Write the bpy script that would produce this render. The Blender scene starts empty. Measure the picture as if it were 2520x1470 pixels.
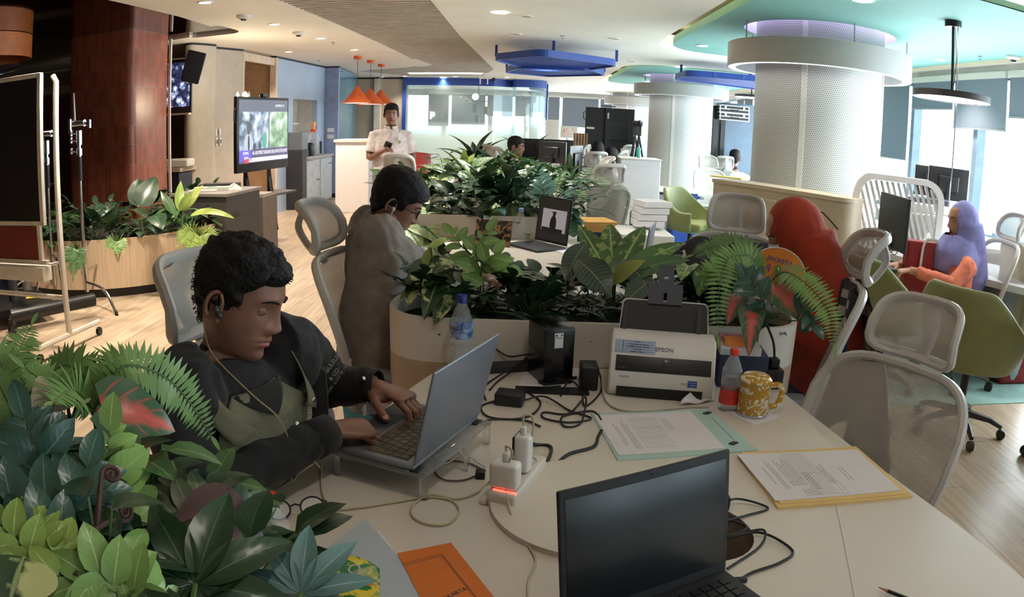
import bpy, bmesh, math, random
from math import sin, cos, pi, radians as R, sqrt, atan2, hypot
from mathutils import Vector as V, Matrix as MX, noise as NZ
import mathutils
S = bpy.context.scene
COL = S.collection
random.seed(7)
# ---------- camera (a 15 mm fisheye on a small sensor), world, sun, exposure ----------
FPX, PIT, ROL, CX, CY, H = 1801., .2391, -.0330, 1260., 735., 1.47
_U = V((-sin(ROL)*cos(PIT), cos(ROL)*cos(PIT), sin(PIT))).normalized()
_f = V((0, 0, -1)); _Y = (_f-_U*_f.dot(_U)).normalized(); _X = _Y.cross(_U)
CM = MX((_X, _Y, _U))                      # camera axes -> world axes
cd = bpy.data.cameras.new('camera'); cam = bpy.data.objects.new('camera', cd); COL.objects.link(cam)
cam.matrix_world = MX.Translation((0, 0, H)) @ CM.to_4x4()
cd.sensor_width = 36; cd.sensor_fit = 'HORIZONTAL'; cd.clip_start = .02; cd.clip_end = 400
cd.type = 'PANO'; cd.panorama_type = 'FISHEYE_LENS_POLYNOMIAL'
cd.fisheye_fov = R(180)
cd.fisheye_polynomial_k0 = 0; cd.fisheye_polynomial_k1 = -(2520/36)/FPX
cd.fisheye_polynomial_k2 = cd.fisheye_polynomial_k4 = 0; cd.fisheye_polynomial_k3 = -(70/FPX)**3/48
S.camera = cam
def ray(px, py):
    dx, dy = px-CX, CY-py; r = hypot(dx, dy); th = r/FPX; th += th**3/48; s = sin(th)/max(r, 1e-9)
    return CM @ V((dx*s, dy*s, -cos(th)))
E0 = V((0, 0, H))
def onz(px, py, z=.74):
    d = ray(px, py); return E0+d*((z-H)/d.z)
def aty(px, py, y):
    d = ray(px, py); return E0+d*(y/d.y)
S.view_settings.view_transform = 'Standard'; S.view_settings.look = 'None'
cy_ = S.cycles; cy_.max_bounces = 8; cy_.diffuse_bounces = 5; cy_.glossy_bounces = 4; cy_.transmission_bounces = 6; cy_.transparent_max_bounces = 12; cy_.caustics_reflective = cy_.caustics_refractive = False; cy_.use_adaptive_sampling = True; cy_.adaptive_threshold = .025; cy_.sample_clamp_indirect = 6
S.view_settings.exposure = 0.92; S.view_settings.gamma = 1; S.view_settings.use_curve_mapping = False
W = bpy.data.worlds.new('sky'); S.world = W; W.use_nodes = True
_n = W.node_tree; _b = _n.nodes['Background']
_tc = _n.nodes.new('ShaderNodeTexCoord'); _sp = _n.nodes.new('ShaderNodeSeparateXYZ'); _cr = _n.nodes.new('ShaderNodeValToRGB')
_n.links.new(_tc.outputs['Generated'], _sp.inputs[0]); _n.links.new(_sp.outputs['Z'], _cr.inputs[0]); _n.links.new(_cr.outputs[0], _b.inputs[0])
_cr.color_ramp.elements[0].color = (.55, .72, .80, 1); _cr.color_ramp.elements[0].position = 0
_cr.color_ramp.elements[1].color = (.88, .95, 1, 1); _cr.color_ramp.elements[1].position = .06
_b.inputs[1].default_value = 3.4
def area(name, loc, size, rot, power, col, parent=None):
    l = bpy.data.lights.new(name, 'AREA'); l.shape = 'RECTANGLE'; l.size, l.size_y = size; l.energy = power; l.color = col
    o = bpy.data.objects.new(name, l); COL.objects.link(o); o.location = loc; o.rotation_euler = rot; return o
# daylight entering through the two window walls
area('daylight_east', (4.85, 7.4, 1.25), (1.2, 8), (0, R(90), 0), 215, (.86, .94, 1))
area('daylight_south', (4.45, -1.6, 1.25), (1.2, 4), (0, R(90), 0), 14, (.86, .94, 1))
area('daylight_east_far', (5.1, 16, 1.25), (1.2, 8), (0, R(90), 0), 150, (.86, .94, 1))
area('daylight_north', (1.9, 23.7, 1.2), (5, 1), (R(-90), 0, 0), 70, (.86, .94, 1))

# ---------- mesh helpers ----------
def srgb(h):
    if isinstance(h, str): h = [int(h[i:i+2], 16)/255 for i in (0, 2, 4)]
    return tuple((c/12.92 if c <= .04045 else ((c+.055)/1.055)**2.4) for c in h)
MATS = {}
class NT:
    def __init__(s, name):
        s.m = bpy.data.materials.new(name); s.m.use_nodes = True; s.t = s.m.node_tree; s.b = s.t.nodes['Principled BSDF']
    def n(s, typ, **kw):
        x = s.t.nodes.new('ShaderNode'+typ)
        for k, v in kw.items():
            if k.startswith('i_'): x.inputs[k[2:].replace('_', ' ')].default_value = v
            else: setattr(x, k, v)
        return x
    def l(s, a, b): s.t.links.new(a, b)
    def set(s, **kw):
        for k, v in kw.items(): s.b.inputs[k.replace('_', ' ')].default_value = v
def c4(c): return tuple(c)+(1,)
def ramp(t, fac, stops, interp='LINEAR'):
    r = t.n('ValToRGB'); r.color_ramp.interpolation = interp
    while len(r.color_ramp.elements) < len(stops): r.color_ramp.elements.new(.5)
    for e, (p, c) in zip(r.color_ramp.elements, stops): e.position = p; e.color = c4(c)
    t.l(fac, r.inputs[0]); return r.outputs[0]
def mat(name, col, rough=.5, metal=0, var=.06, scale=8, bump=0, bscale=60, spec=None, sheen=0, emit=None, es=0, alpha=None, trans=0, ior=1.45, coat=0, stretch=None):
    if name in MATS: return MATS[name]
    t = NT(name); c = srgb(col)
    t.set(Roughness=rough, Metallic=metal)
    if spec is not None: t.b.inputs['Specular IOR Level'].default_value = spec
    if coat: t.b.inputs['Coat Weight'].default_value = coat
    if sheen: t.b.inputs['Sheen Weight'].default_value = sheen
    if trans: t.b.inputs['Transmission Weight'].default_value = trans; t.b.inputs['IOR'].default_value = ior
    if alpha is not None: t.b.inputs['Alpha'].default_value = alpha
    if emit: t.b.inputs['Emission Color'].default_value = c4(srgb(emit)); t.b.inputs['Emission Strength'].default_value = es
    tc = t.n('TexCoord'); mp = t.n('Mapping'); t.l(tc.outputs['Object'], mp.inputs[0])
    if stretch: mp.inputs['Scale'].default_value = stretch
    if var:
        nz = t.n('TexNoise'); nz.inputs['Scale'].default_value = scale; nz.inputs['Detail'].default_value = 4; t.l(mp.outputs[0], nz.inputs[0])
        lo = tuple(x*(1-var*2) for x in c); hi = tuple(min(1, x*(1+var*2)) for x in c)
        t.l(ramp(t, nz.outputs['Fac'], [(.3, lo), (.7, hi)]), t.b.inputs['Base Color'])
    else: t.b.inputs['Base Color'].default_value = c4(c)
    if bump:
        nb = t.n('TexNoise'); nb.inputs['Scale'].default_value = bscale; nb.inputs['Detail'].default_value = 3; t.l(mp.outputs[0], nb.inputs[0])
        b = t.n('Bump'); b.inputs['Strength'].default_value = bump; b.inputs['Distance'].default_value = .01
        t.l(nb.outputs['Fac'], b.inputs['Height']); t.l(b.outputs[0], t.b.inputs['Normal'])
    MATS[name] = t.m; return t.m
def emis(name, col, s):
    if name in MATS: return MATS[name]
    t = NT(name); t.set(Roughness=.4); k_ = .01 if name[:3] in ('tv ', 'vid') else .8; t.b.inputs['Base Color'].default_value = (k_, k_, k_, 1)
    t.b.inputs['Emission Color'].default_value = c4(srgb(col)); t.b.inputs['Emission Strength'].default_value = s
    MATS[name] = t.m; return t.m
WM = {}
def rotm(r): return MX.Identity(3) if r is None else r if isinstance(r, MX) else MX.Rotation(r, 3, 'Z')
class MB:
    def __init__(s): s.v = []; s.f = []; s.mi = []; s.uv = []; s.m = MX.Identity(4); s.k = 0
    def add(s, vs, fs, uvs=None):
        b = len(s.v); s.v += [s.m @ V(p) for p in vs]
        for i, f in enumerate(fs):
            s.f.append([b+j for j in f]); s.mi.append(s.k)
            s.uv.append([uvs[j] for j in f] if uvs else [(0, 0)]*len(f))
        return s
    def box(s, c, d, rot=None, taper=1):
        x, y, z = (a/2 for a in d); M = rotm(rot)
        P = [(-x, -y, -z), (x, -y, -z), (x, y, -z), (-x, y, -z), (-x*taper, -y*taper, z), (x*taper, -y*taper, z), (x*taper, y*taper, z), (-x*taper, y*taper, z)]
        return s.add([M @ V(p)+V(c) for p in P], [(0, 3, 2, 1), (4, 5, 6, 7), (0, 1, 5, 4), (1, 2, 6, 5), (2, 3, 7, 6), (3, 0, 4, 7)])
    def rbox(s, c, d, r, rot=None, n=3):
        """box with rounded edges"""
        bm = bmesh.new(); bmesh.ops.create_cube(bm, size=1)
        for v in bm.verts: v.co = V((v.co.x*d[0], v.co.y*d[1], v.co.z*d[2]))
        r = min(r, min(d)*.49)
        bmesh.ops.bevel(bm, geom=bm.edges[:], offset=r, segments=n, profile=.5, affect='EDGES', clamp_overlap=True)
        M = rotm(rot)
        bm.verts.index_update(); s.add([M @ v.co+V(c) for v in bm.verts], [[v.index for v in f.verts] for f in bm.faces]); bm.free(); return s
    def tube(s, pts, r, n=8, cap=True, closed=False, flat=None):
        """tube along points; r number or list; flat=(ry/rx) squashes it"""
        pts = [V(p) for p in pts]; N = len(pts); rr = r if isinstance(r, (list, tuple)) else [r]*N
        up = None; rings = []
        for i in range(N):
            a = pts[i-1] if (i or closed) else pts[0]; b = pts[(i+1) % N] if (i < N-1 or closed) else pts[-1]
            t = (b-a); t = t.normalized() if t.length > 1e-9 else V((0, 0, 1))
            if up is None: up = V((0, 0, 1)) if abs(t.z) < .95 else V((0, 1, 0))
            x = up.cross(t)
            if x.length < 1e-6: x = t.orthogonal()
            x.normalize(); y = t.cross(x).normalized(); up = y
            rings.append([pts[i]+(x*cos(2*pi*j/n)+y*sin(2*pi*j/n)*(flat or 1))*rr[i] for j in range(n)])
        vs = [p for q in rings for p in q]; fs = []
        for i in range(N if closed else N-1):
            for j in range(n):
                a = i*n+j; b = i*n+(j+1) % n; c = ((i+1) % N)*n+(j+1) % n; d = ((i+1) % N)*n+j; fs.append((a, b, c, d))
        if cap and not closed: fs += [tuple(range(n))[::-1], tuple((N-1)*n+j for j in range(n))]
        return s.add(vs, fs)
    def cyl(s, p0, p1, r0, r1=None, n=16, cap=True): return s.tube([p0, p1], [r0, r0 if r1 is None else r1], n, cap)
    def lathe(s, prof, c=(0, 0, 0), n=24, a0=0, a1=2*pi, axis=None):
        full = abs(a1-a0-2*pi) < 1e-6; m = n if full else n+1; Q = MX.Identity(3)
        if axis is not None: Q = V((0, 0, 1)).rotation_difference(V(axis)).to_matrix()
        vs = []; fs = []; uv = []
        for i in range(m):
            a = a0+(a1-a0)*i/n
            for j, (r, z) in enumerate(prof): vs.append(Q @ V((r*cos(a), r*sin(a), z))+V(c)); uv.append((i/n, j/max(1, len(prof)-1)))
        L = len(prof)
        for i in range(n):
            i2 = (i+1) % m
            for j in range(L-1): fs.append((i*L+j, i2*L+j, i2*L+j+1, i*L+j+1))
        b = len(s.uv); s.add(vs, fs, uv)
        if full:  # keep uv continuous over the seam
            for q in range(L-1): s.uv[-1-q] = [(1, u[1]) if u[0] == 0 else u for u in s.uv[-1-q]]
        return s
    def prism(s, poly, z0, z1, top=True, bot=True):
        n = len(poly); vs = [(p[0], p[1], z0) for p in poly]+[(p[0], p[1], z1) for p in poly]
        fs = [(i, (i+1) % n, n+(i+1) % n, n+i) for i in range(n)]
        if top: fs.append(tuple(range(n, 2*n)))
        if bot: fs.append(tuple(range(n))[::-1])
        return s.add(vs, fs)
    def holed(s, outer, holes, z, down=True):
        """flat polygon with holes"""
        loops = [[V((p[0], p[1], 0)) for p in outer]]+[[V((p[0], p[1], 0)) for p in h] for h in holes]
        tri = mathutils.geometry.tessellate_polygon(loops); vs = [(p.x, p.y, z) for l in loops for p in l]; fs = []
        for t in tri:
            a, b, c = (V(vs[i]) for i in t); nz = (b-a).cross(c-a).z
            fs.append(tuple(t) if (nz < 0) == down else tuple(t)[::-1])
        return s.add(vs, fs)
    def ell(s, c, d, rot=None, nu=16, nv=10):
        M = rotm(rot); vs = []; fs = []
        for j in range(nv+1):
            t = pi*j/nv
            for i in range(nu): p = 2*pi*i/nu; vs.append(M @ V((d[0]*sin(t)*cos(p), d[1]*sin(t)*sin(p), -d[2]*cos(t)))+V(c))
        for j in range(nv):
            for i in range(nu): fs.append((j*nu+i, j*nu+(i+1) % nu, (j+1)*nu+(i+1) % nu, (j+1)*nu+i))
        return s.add(vs, fs)
    def grid(s, fn, nu, nv, cu=False, thick=0):
        vs = []; uv = []
        for j in range(nv+1):
            for i in range(nu if cu else nu+1): u, v = i/nu, j/nv; vs.append(V(fn(u, v))); uv.append((u, v))
        w = nu if cu else nu+1; fs = [(j*w+i, j*w+(i+1) % w, (j+1)*w+(i+1) % w, (j+1)*w+i) for j in range(nv) for i in range(nu)]
        return s.add(vs, fs, uv)
    def sheet(s, pts, uvs=None): return s.add(pts, [tuple(range(len(pts)))], uvs or [(0, 0), (1, 0), (1, 1), (0, 1)])
    def build(s, name, mt, parent=None, smooth=True, bev=0, sol=0, sub=0, ang=35, kind=None, label=None, rem=0, cat=None, group=None, local=False):
        me = bpy.data.meshes.new(name); Mi = WM.get(parent.name, MX.Identity(4)).inverted() if (parent and not local) else MX.Identity(4)
        me.from_pydata([Mi @ p for p in s.v], [], s.f)
        for m_ in (mt if isinstance(mt, (list, tuple)) else [mt]): me.materials.append(m_)
        for p, k in zip(me.polygons, s.mi): p.material_index = k
        ul = me.uv_layers.new(name='UVMap'); fl = [c for q in s.uv for u in q for c in u]
        if len(fl) == 2*len(ul.data): ul.data.foreach_set('uv', fl)
        me.validate(); o = bpy.data.objects.new(name, me); COL.objects.link(o)
        if parent: o.parent = parent; WM[o.name] = WM.get(parent.name, MX.Identity(4))
        bm = bmesh.new(); bm.from_mesh(me)
        if rem: bmesh.ops.remove_doubles(bm, verts=bm.verts, dist=1e-5)
        bmesh.ops.recalc_face_normals(bm, faces=bm.faces[:])
        if smooth:
            for f in bm.faces: f.smooth = True
            for e in bm.edges:
                if len(e.link_faces) == 2 and e.calc_face_angle(0) > R(ang): e.smooth = False
        bm.to_mesh(me); bm.free()
        if bev: b = o.modifiers.new('b', 'BEVEL'); b.width = bev; b.segments = 2; b.limit_method = 'ANGLE'; b.angle_limit = R(40)
        if sol: b = o.modifiers.new('s', 'SOLIDIFY'); b.thickness = sol; b.offset = 0
        if sub: b = o.modifiers.new('u', 'SUBSURF'); b.levels = b.render_levels = sub
        if kind: o['kind'] = kind
        if label: o['label'] = label
        if cat: o['category'] = cat
        if group: o['group'] = group
        return o
def thing(name, label, cat, loc=(0, 0, 0), rz=0, group=None):
    o = bpy.data.objects.new(name, None); COL.objects.link(o); o.empty_display_size = .1
    o.location = loc; o.rotation_euler = (0, 0, rz); WM[o.name] = MX.Translation(V(loc)) @ MX.Rotation(rz, 4, 'Z')
    o['label'] = label; o['category'] = cat
    if group: o['group'] = group
    return o
KIDS = {}
def dup(root, loc, rz, label, group=None, skip=(), swap=None):
    r = root.copy(); COL.objects.link(r); r.location = loc; r.rotation_euler = (0, 0, rz); r['label'] = label
    if group: r['group'] = group
    elif 'group' in r: del r['group']
    def rec(a, b):
        for ch in list(a.children):
            if ch.name.split('.')[0] in skip: continue
            c = ch.copy(); COL.objects.link(c); c.parent = b; c.matrix_parent_inverse = ch.matrix_parent_inverse.copy(); rec(ch, c)
            if swap and c.type == 'MESH' and c.data.materials and c.data.materials[0].name in swap:
                c.data = c.data.copy(); c.data.materials[0] = MATS[swap[c.data.materials[0].name]]
    rec(root, r); return r
def setrot(o, M3, loc):  # give a thing a full orientation (before building its parts)
    m = MX.Translation(V(loc)) @ M3.to_4x4(); o.location = loc; o.rotation_euler = M3.to_euler(); WM[o.name] = m
def arc(c, r, a0, a1, n): return [(c[0]+r*cos(R(a0+(a1-a0)*i/n)), c[1]+r*sin(R(a0+(a1-a0)*i/n))) for i in range(n+1)]
def rpoly(pts, r, n=5):
    """round the corners of a 2d polygon; r number or list"""
    out = []; N = len(pts)
    for i in range(N):
        p, a, b = V(pts[i]).to_2d(), V(pts[i-1]).to_2d(), V(pts[(i+1) % N]).to_2d(); q = r[i] if isinstance(r, (list, tuple)) else r
        u, w = (a-p), (b-p); q = min(q, u.length*.49, w.length*.49)
        if q < 1e-4: out.append(tuple(p)); continue
        s0, s1 = p+u.normalized()*q, p+w.normalized()*q
        for k in range(n+1): t = k/n; out.append(tuple(s0*(1-t)**2+p*2*t*(1-t)+s1*t*t))
    return out
def spline(pts, n=8, closed=False):
    """Catmull-Rom through points"""
    P = [V(p) for p in pts]; N = len(P); out = []
    for i in range(N if closed else N-1):
        p1, p2 = P[i], P[(i+1) % N]; p0 = P[i-1] if (i or closed) else p1*2-p2; p3 = P[(i+2) % N] if (closed or i+2 < N) else p2*2-p1
        for k in range(n):
            t = k/n; out.append(.5*((2*p1)+(p2-p0)*t+(2*p0-5*p1+4*p2-p3)*t*t+(3*p1-p0-3*p2+p3)*t**3))
    if not closed: out.append(P[-1])
    return out
def text(name, s, loc, size, M3, mt, parent, extr=.0003, align='CENTER', sx=1):
    cu = bpy.data.curves.new(name, 'FONT'); cu.resolution_u = 3; cu.body = s; cu.size = size; cu.align_x = align; cu.align_y = 'CENTER'; cu.extrude = extr
    q_ = bpy.data.objects.new(name, cu); COL.objects.link(q_); me = bpy.data.meshes.new_from_object(q_.evaluated_get(bpy.context.evaluated_depsgraph_get())); bpy.data.objects.remove(q_); me.materials.clear(); me.materials.append(mt); o = bpy.data.objects.new(name, me); COL.objects.link(o)
    m = MX.Translation(V(loc)) @ M3.to_4x4() @ MX.Diagonal((sx, 1, 1, 1))
    if parent: o.parent = parent; m = WM.get(parent.name, MX.Identity(4)).inverted() @ m
    o.matrix_local = m; return o
def basis(x, y):
    x = V(x).normalized(); z = x.cross(V(y)).normalized(); y = z.cross(x); return MX((x, y, z)).transposed()
CEIL = 2.55
def XE(y): return 4.69+.046*y   # the window wall runs slightly askew
EA = math.atan(.046)
def onp(px, py, A, B):
    """ray meets the vertical plane through the floor points A and B"""
    d = ray(px, py); n = V((B[1]-A[1], A[0]-B[0], 0)); t = (V((A[0], A[1], 0))-E0).dot(n)/d.dot(n); return E0+d*t
def atx(px, py, x): d = ray(px, py); return E0+d*(x/d.x)
def struct(name, mb, m, **k): return mb.build(name, m, kind='structure', **k)
WHITE = mat('white ceiling paint', 'efe9e0', .75, var=.015, scale=2)
CREAM = mat('cream wall paint', 'b8a894', .7, var=.03, scale=3)
BLUEW = mat('pale blue laminate', '9fb0c8', .45, var=.02, scale=2)
PLAST = mat('white plastic', 'd9d7d2', .4, var=.01)
BLACK = mat('black plastic', '101012', .4, var=0)
DARK = mat('dark grey plastic', '2b2c30', .5, var=.05)
GREY = mat('grey plastic', '8f9092', .5, var=.02)
STEEL = mat('chromed steel', 'c9c9cb', .18, 1, var=0)
def wood_floor():
    t = NT('oak plank floor'); tc = t.n('TexCoord'); mp = t.n('Mapping'); mp.inputs['Rotation'].default_value = (0, 0, R(90)); t.l(tc.outputs['Object'], mp.inputs[0])
    br = t.n('TexBrick', offset=.37); br.inputs['Scale'].default_value = 1; br.inputs['Brick Width'].default_value = 1.3; br.inputs['Row Height'].default_value = .18; br.inputs['Mortar Size'].default_value = .002
    br.inputs['Color1'].default_value = c4(srgb('c8b69e')); br.inputs['Color2'].default_value = c4(srgb('b4a28b')); br.inputs['Mortar'].default_value = c4(srgb('8a7058')); t.l(mp.outputs[0], br.inputs[0])
    m2 = t.n('Mapping'); m2.inputs['Scale'].default_value = (16, 1.2, 1); t.l(tc.outputs['Object'], m2.inputs[0]); nz = t.n('TexNoise'); nz.inputs['Scale'].default_value = 2; nz.inputs['Detail'].default_value = 6; t.l(m2.outputs[0], nz.inputs[0])
    mx = t.n('MixRGB', blend_type='MULTIPLY'); mx.inputs[0].default_value = .8; t.l(br.outputs['Color'], mx.inputs[1]); t.l(ramp(t, nz.outputs['Fac'], [(.3, (.62, .58, .55)), (.7, (1.12, 1.1, 1.08))]), mx.inputs[2])
    t.l(mx.outputs[0], t.b.inputs['Base Color']); t.set(Roughness=.33); return t.m
fl = MB().box((-.5, 10, -.05), (17, 31, .1)); struct('floor', fl, wood_floor(), smooth=False)
cp = MB().prism(rpoly([(1.62, 3.62), (4.86, 3.62), (5.2, 13), (1.75, 13)], [.8, 0, 0, .8]), 0, .006)
struct('carpet_floor', cp, mat('teal carpet', '8fb3ab', .95, var=.1, scale=3, bump=.3, bscale=300), smooth=False)
# ---- ceiling: white sheet with openings ----
mir = [(-3.4, -5), (-3.35, 4.99), (-3.29, 6.56)]+rpoly([(-3.21, 7.3), (-3.19, 8.15), (-4.08, 8.35)], .28)[1:-1]+[(-4.17, 8.3), (-6.36, 8.96), (-8.8, 10.1), (-8.8, -5)]
slat = [(-.9, -5), (-.79, 6.29), (-.74, 9.07), (-.51, 14.56), (-.83, 16.7), (-2.66, 16.88), (-3.44, 15.29), (-2.16, 14.31)]+rpoly([(-2.0, 14.24), (-1.6, 13.8), (-1.78, 12.22)], .4)+[(-1.88, 10.38), (-1.99, 7.95), (-2.1, 6.0), (-2.3, -5)]
teal = rpoly([(1.56, 3.84), (4.76, 3.94), (5.06, 9.61), (1.66, 9.78)], [.5, .1, .3, 1.3], 8)
teal2 = rpoly([(1.74, 11.72), (4.99, 11.83), (5.2, 17.6), (1.85, 17.5)], 1.0, 8)
C1, C2, C3 = (2.856, 6.63), (3.14, 14.05), (3.4, 22.0)
def shrink(poly, d):
    c = V((sum(p[0] for p in poly)/len(poly), sum(p[1] for p in poly)/len(poly))); out = []
    for i, p in enumerate(poly):
        a, b = V(poly[i-1]), V(poly[(i+1) % len(poly)]); t = (b-a).normalized(); n = V((-t.y, t.x)); out.append((p[0]+n.x*d, p[1]+n.y*d))
    return out
ce = MB().holed([(-8.8, -5), (4.5, -5), (5.85, 25), (-8.8, 25)], [[(max(x, -8.79), max(y, -4.99)) for x, y in p] for p in (mir, slat, teal, teal2)], CEIL)
for p in (slat, teal, teal2):
    ce.prism(p, CEIL, CEIL+.2, False, False)
ce.prism(mir, CEIL, CEIL+.035, False, False)
struct('ceiling', ce, WHITE, smooth=False)
top = MB().box((-1.5, 10, CEIL+.33), (15, 31, .02)); struct('slab_ceiling', top, mat('cove paint', 'd9cfb4', .8), smooth=False)
MIRR = NT('dark mirrored ceiling panel'); MIRR.b.inputs['Base Color'].default_value = c4(srgb('6b5850')); MIRR.set(Metallic=1, Roughness=.05)
mr = MB().box((-6.0, 2.6, CEIL+.045), (5.6, 15.4, .02)); struct('mirrored_ceiling', mr, MIRR.m, smooth=False)
TEAL = mat('teal ceiling paint', '76a8a1', .75, var=.03, scale=1.5)
circ = lambda c, r, n=40: [(c[0]+r*cos(2*pi*i/n), c[1]+r*sin(2*pi*i/n)) for i in range(n)]
for k, (p, c) in enumerate(((teal, C1), (teal2, C2))):
    inner = shrink(p, .17); tm = MB().holed(inner, [circ(c, .755)], CEIL-.0); tm.prism(inner, CEIL, CEIL+.08, False, False)
    struct('teal_ceiling' if k == 0 else 'far_teal_ceiling', tm, TEAL, smooth=False)
    op = MB().lathe([(.755, CEIL), (.755, CEIL+.22), (.55, CEIL+.22)], (c[0], c[1], 0), 48); struct('trim_%d' % (k+1), op, mat('white reveal', 'e8e6ee', .6, var=0))
    lt = MB().lathe([(.68, CEIL+.2), (.73, CEIL+.2), (.73, CEIL+.21), (.68, CEIL+.21)], (c[0], c[1], 0), 48)
    lt.build('cove_light', emis('violet cove light', 'cfc4ff', 4), label='violet cove light hidden in the round opening above the %s pillar' % ('near' if k == 0 else 'far'), cat='light')
    cl = MB(); q = shrink(p, .05); cl.tube([(x, y, CEIL+.16) for x, y in q], .012, 6, closed=True)
    cl.build('cove_light', emis('warm cove light', 'ffe7a8', 3.5), label='warm cove light running round the %s teal ceiling panel' % ('near' if k == 0 else 'far'), cat='light')
# slatted recess
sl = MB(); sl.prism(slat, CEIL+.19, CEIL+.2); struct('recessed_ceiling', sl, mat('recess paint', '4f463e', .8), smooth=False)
sb = MB(); ys = [3.0+.105*i for i in range(133)]
def inslat(y):  # x-range of the recess at this y
    xs = []
    for i in range(len(slat)):
        a, b = slat[i-1], slat[i]
        if (a[1]-y)*(b[1]-y) < 0: xs.append(a[0]+(b[0]-a[0])*(y-a[1])/(b[1]-a[1]))
    xs.sort(); return list(zip(xs[::2], xs[1::2]))
for y in ys:
    for a, b in inslat(y): sb.box(((a+b)/2, y, CEIL+.05), (b-a-.01, .028, .1))
sb.build('slatted_ceiling', mat('taupe slat', 'c9bcae', .6), smooth=False, kind='structure')
ls = MB().box((-1.6, 15.9, CEIL+.0), (1.6, .12, .04), rot=R(-8)); ls.build('linear_ceiling_light', emis('white lamp', 'fff2dc', 6), label='long white linear lamp set across the far end of the slatted ceiling', cat='light')
# ---- walls ----
struct('wall_south', MB().box((-1.9, -5.05, 1.28), (13.8, .1, 2.56)), CREAM, smooth=False)
struct('wall_west', MB().box((-8.85, 10, 1.28), (.1, 30, 2.56)), mat('brown red wall', '6b3f33', .6), smooth=False)
def ebox(mb, y0, y1, z0, z1, d0, d1): ym = (y0+y1)/2; return mb.box((XE(ym)+(d0+d1)/2, ym, (z0+z1)/2), (d1-d0, (y1-y0)*1.001, z1-z0), rot=-EA)
we = ebox(MB(), -5, 24.5, 0, .72, .02, .14); ebox(we, -5, 24.5, CEIL-.1, CEIL, .02, .14); struct('wall_east', we, PLAST, smooth=False)
ALU = mat('grey window frame', '8b99a8', .4, .3)
wf = MB()
for y in [-4.9, -3, -1, 1, 2.7, 4.6, 5.75, 7.0, 8.6, 10.5, 12, 13.5, 15, 16.5, 18, 19.5, 21, 22.5, 24]: ebox(wf, y-.045, y+.045, .72, CEIL-.08, .03, .15)
ebox(wf, -5, 24.5, .7, .78, .0, .14); ebox(wf, -5, 24.5, CEIL-.16, CEIL-.1, .03, .14); struct('window_1', wf, ALU, smooth=False)
GL = NT('window glass'); GL.t.nodes.remove(GL.b); _o = GL.t.nodes['Material Output']; _m = GL.n('MixShader'); _m.inputs[0].default_value = .08
_g = GL.n('BsdfGlossy'); _g.inputs['Roughness'].default_value = .02; _t = GL.n('BsdfTransparent'); _t.inputs[0].default_value = (.9, .97, .98, 1)
GL.l(_t.outputs[0], _m.inputs[1]); GL.l(_g.outputs[0], _m.inputs[2]); GL.l(_m.outputs[0], _o.inputs[0])
struct('window_2', ebox(MB(), -5, 24.5, .74, CEIL-.12, .08, .09), GL.m, smooth=False)
sill = ebox(MB(), -4.5, 24, .69, .73, -.38, .02); ebox(sill, -4.5, 24, 0, .69, -.32, .0); struct('trim_3', sill, mat('grey sill laminate', 'b4bcc4', .4), smooth=False)
# back (north) window wall
YN = 23.9
wn = MB().box((3.3, YN, .42), (6, .12, .84)); wn.box((3.3, YN, CEIL-.08), (6, .12, .16)); wn.box((.5, YN, CEIL/2), (.6, .12, CEIL)); struct('wall_north', wn, PLAST, smooth=False)
wg = MB()
for x in (.8, 1.62, 2.95, 4.2, 5.5): wg.box((x, YN, 1.6), (.1, .1, 1.6))
struct('window_3', wg, PLAST, smooth=False)
struct('window_4', MB().box((3.3, YN+.03, 1.6), (5.8, .01, 1.7)), GL.m, smooth=False)
wm = MB().box((-6.6, YN, CEIL/2), (4.2, .1, CEIL)); wm.box((-1.9, YN, .42), (5.4, .1, .84)); wm.box((-1.9, YN, CEIL-.1), (5.4, .1, .2))
for x in (-4.4, -2.4, -.9, .3): wm.box((x, YN, 1.5), (.14, .1, 1.9))
struct('meeting_room_wall', wm, mat('meeting room wall', 'cfd6da', .6), smooth=False)
struct('window_5', MB().box((-1.9, YN+.03, 1.6), (5.4, .01, 1.7)), GL.m, smooth=False)
# kitchen side (west) : rounded plaster wall, doorway, blue cabinets
RW = [(-4.5, 10.6), (-4.48, 9.4)]+rpoly([(-4.47, 9.16), (-4.2, 8.6), (-3.94, 9.3)], .42, 10)+[(-3.93, 10.0)]
def wallpath(mb, pts, z0, z1, th):
    n = len(pts); L_ = []; 
    for i in range(n):
        a = V(pts[max(0, i-1)]); b = V(pts[min(n-1, i+1)]); t = (b-a).normalized(); L_.append((pts[i][0]-t.y*th, pts[i][1]+t.x*th))
    vs = []
    for z in (z0, z1):
        vs += [(p[0], p[1], z) for p in pts]+[(p[0], p[1], z) for p in L_]
    fs = []
    for i in range(n-1): fs += [(i, i+1, 2*n+i+1, 2*n+i), (n+i, n+i+1, 3*n+i+1, 3*n+i), (2*n+i, 2*n+i+1, 3*n+i+1, 3*n+i), (i, i+1, n+i+1, n+i)]
    fs += [(0, n, 3*n, 2*n), (n-1, 2*n-1, 4*n-1, 3*n-1)]
    return mb.add(vs, fs)
struct('rounded_wall', wallpath(MB(), RW, 0, CEIL-.03, .1), mat('taupe plaster', 'b3a89c', .75, var=.03, bump=.15, bscale=90))
dw = MB(); 
dw.box((-3.97, 10.04, 1.26), (.08, .06, 2.52)); dw.box((-3.89, 11.28, 1.26), (.1, .1, 2.52)); dw.box((-3.93, 10.65, CEIL-.1), (.07, 1.2, .12), rot=R(-3)); struct('door_1', dw, mat('light door frame', 'cbb9a4', .6), smooth=False)
pa = MB().box((-4.9, 11.35, 1.26), (1.95, .1, 2.52)); struct('passage_wall', pa, mat('tan passage wall', 'b08c6a', .7), smooth=False)
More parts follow.
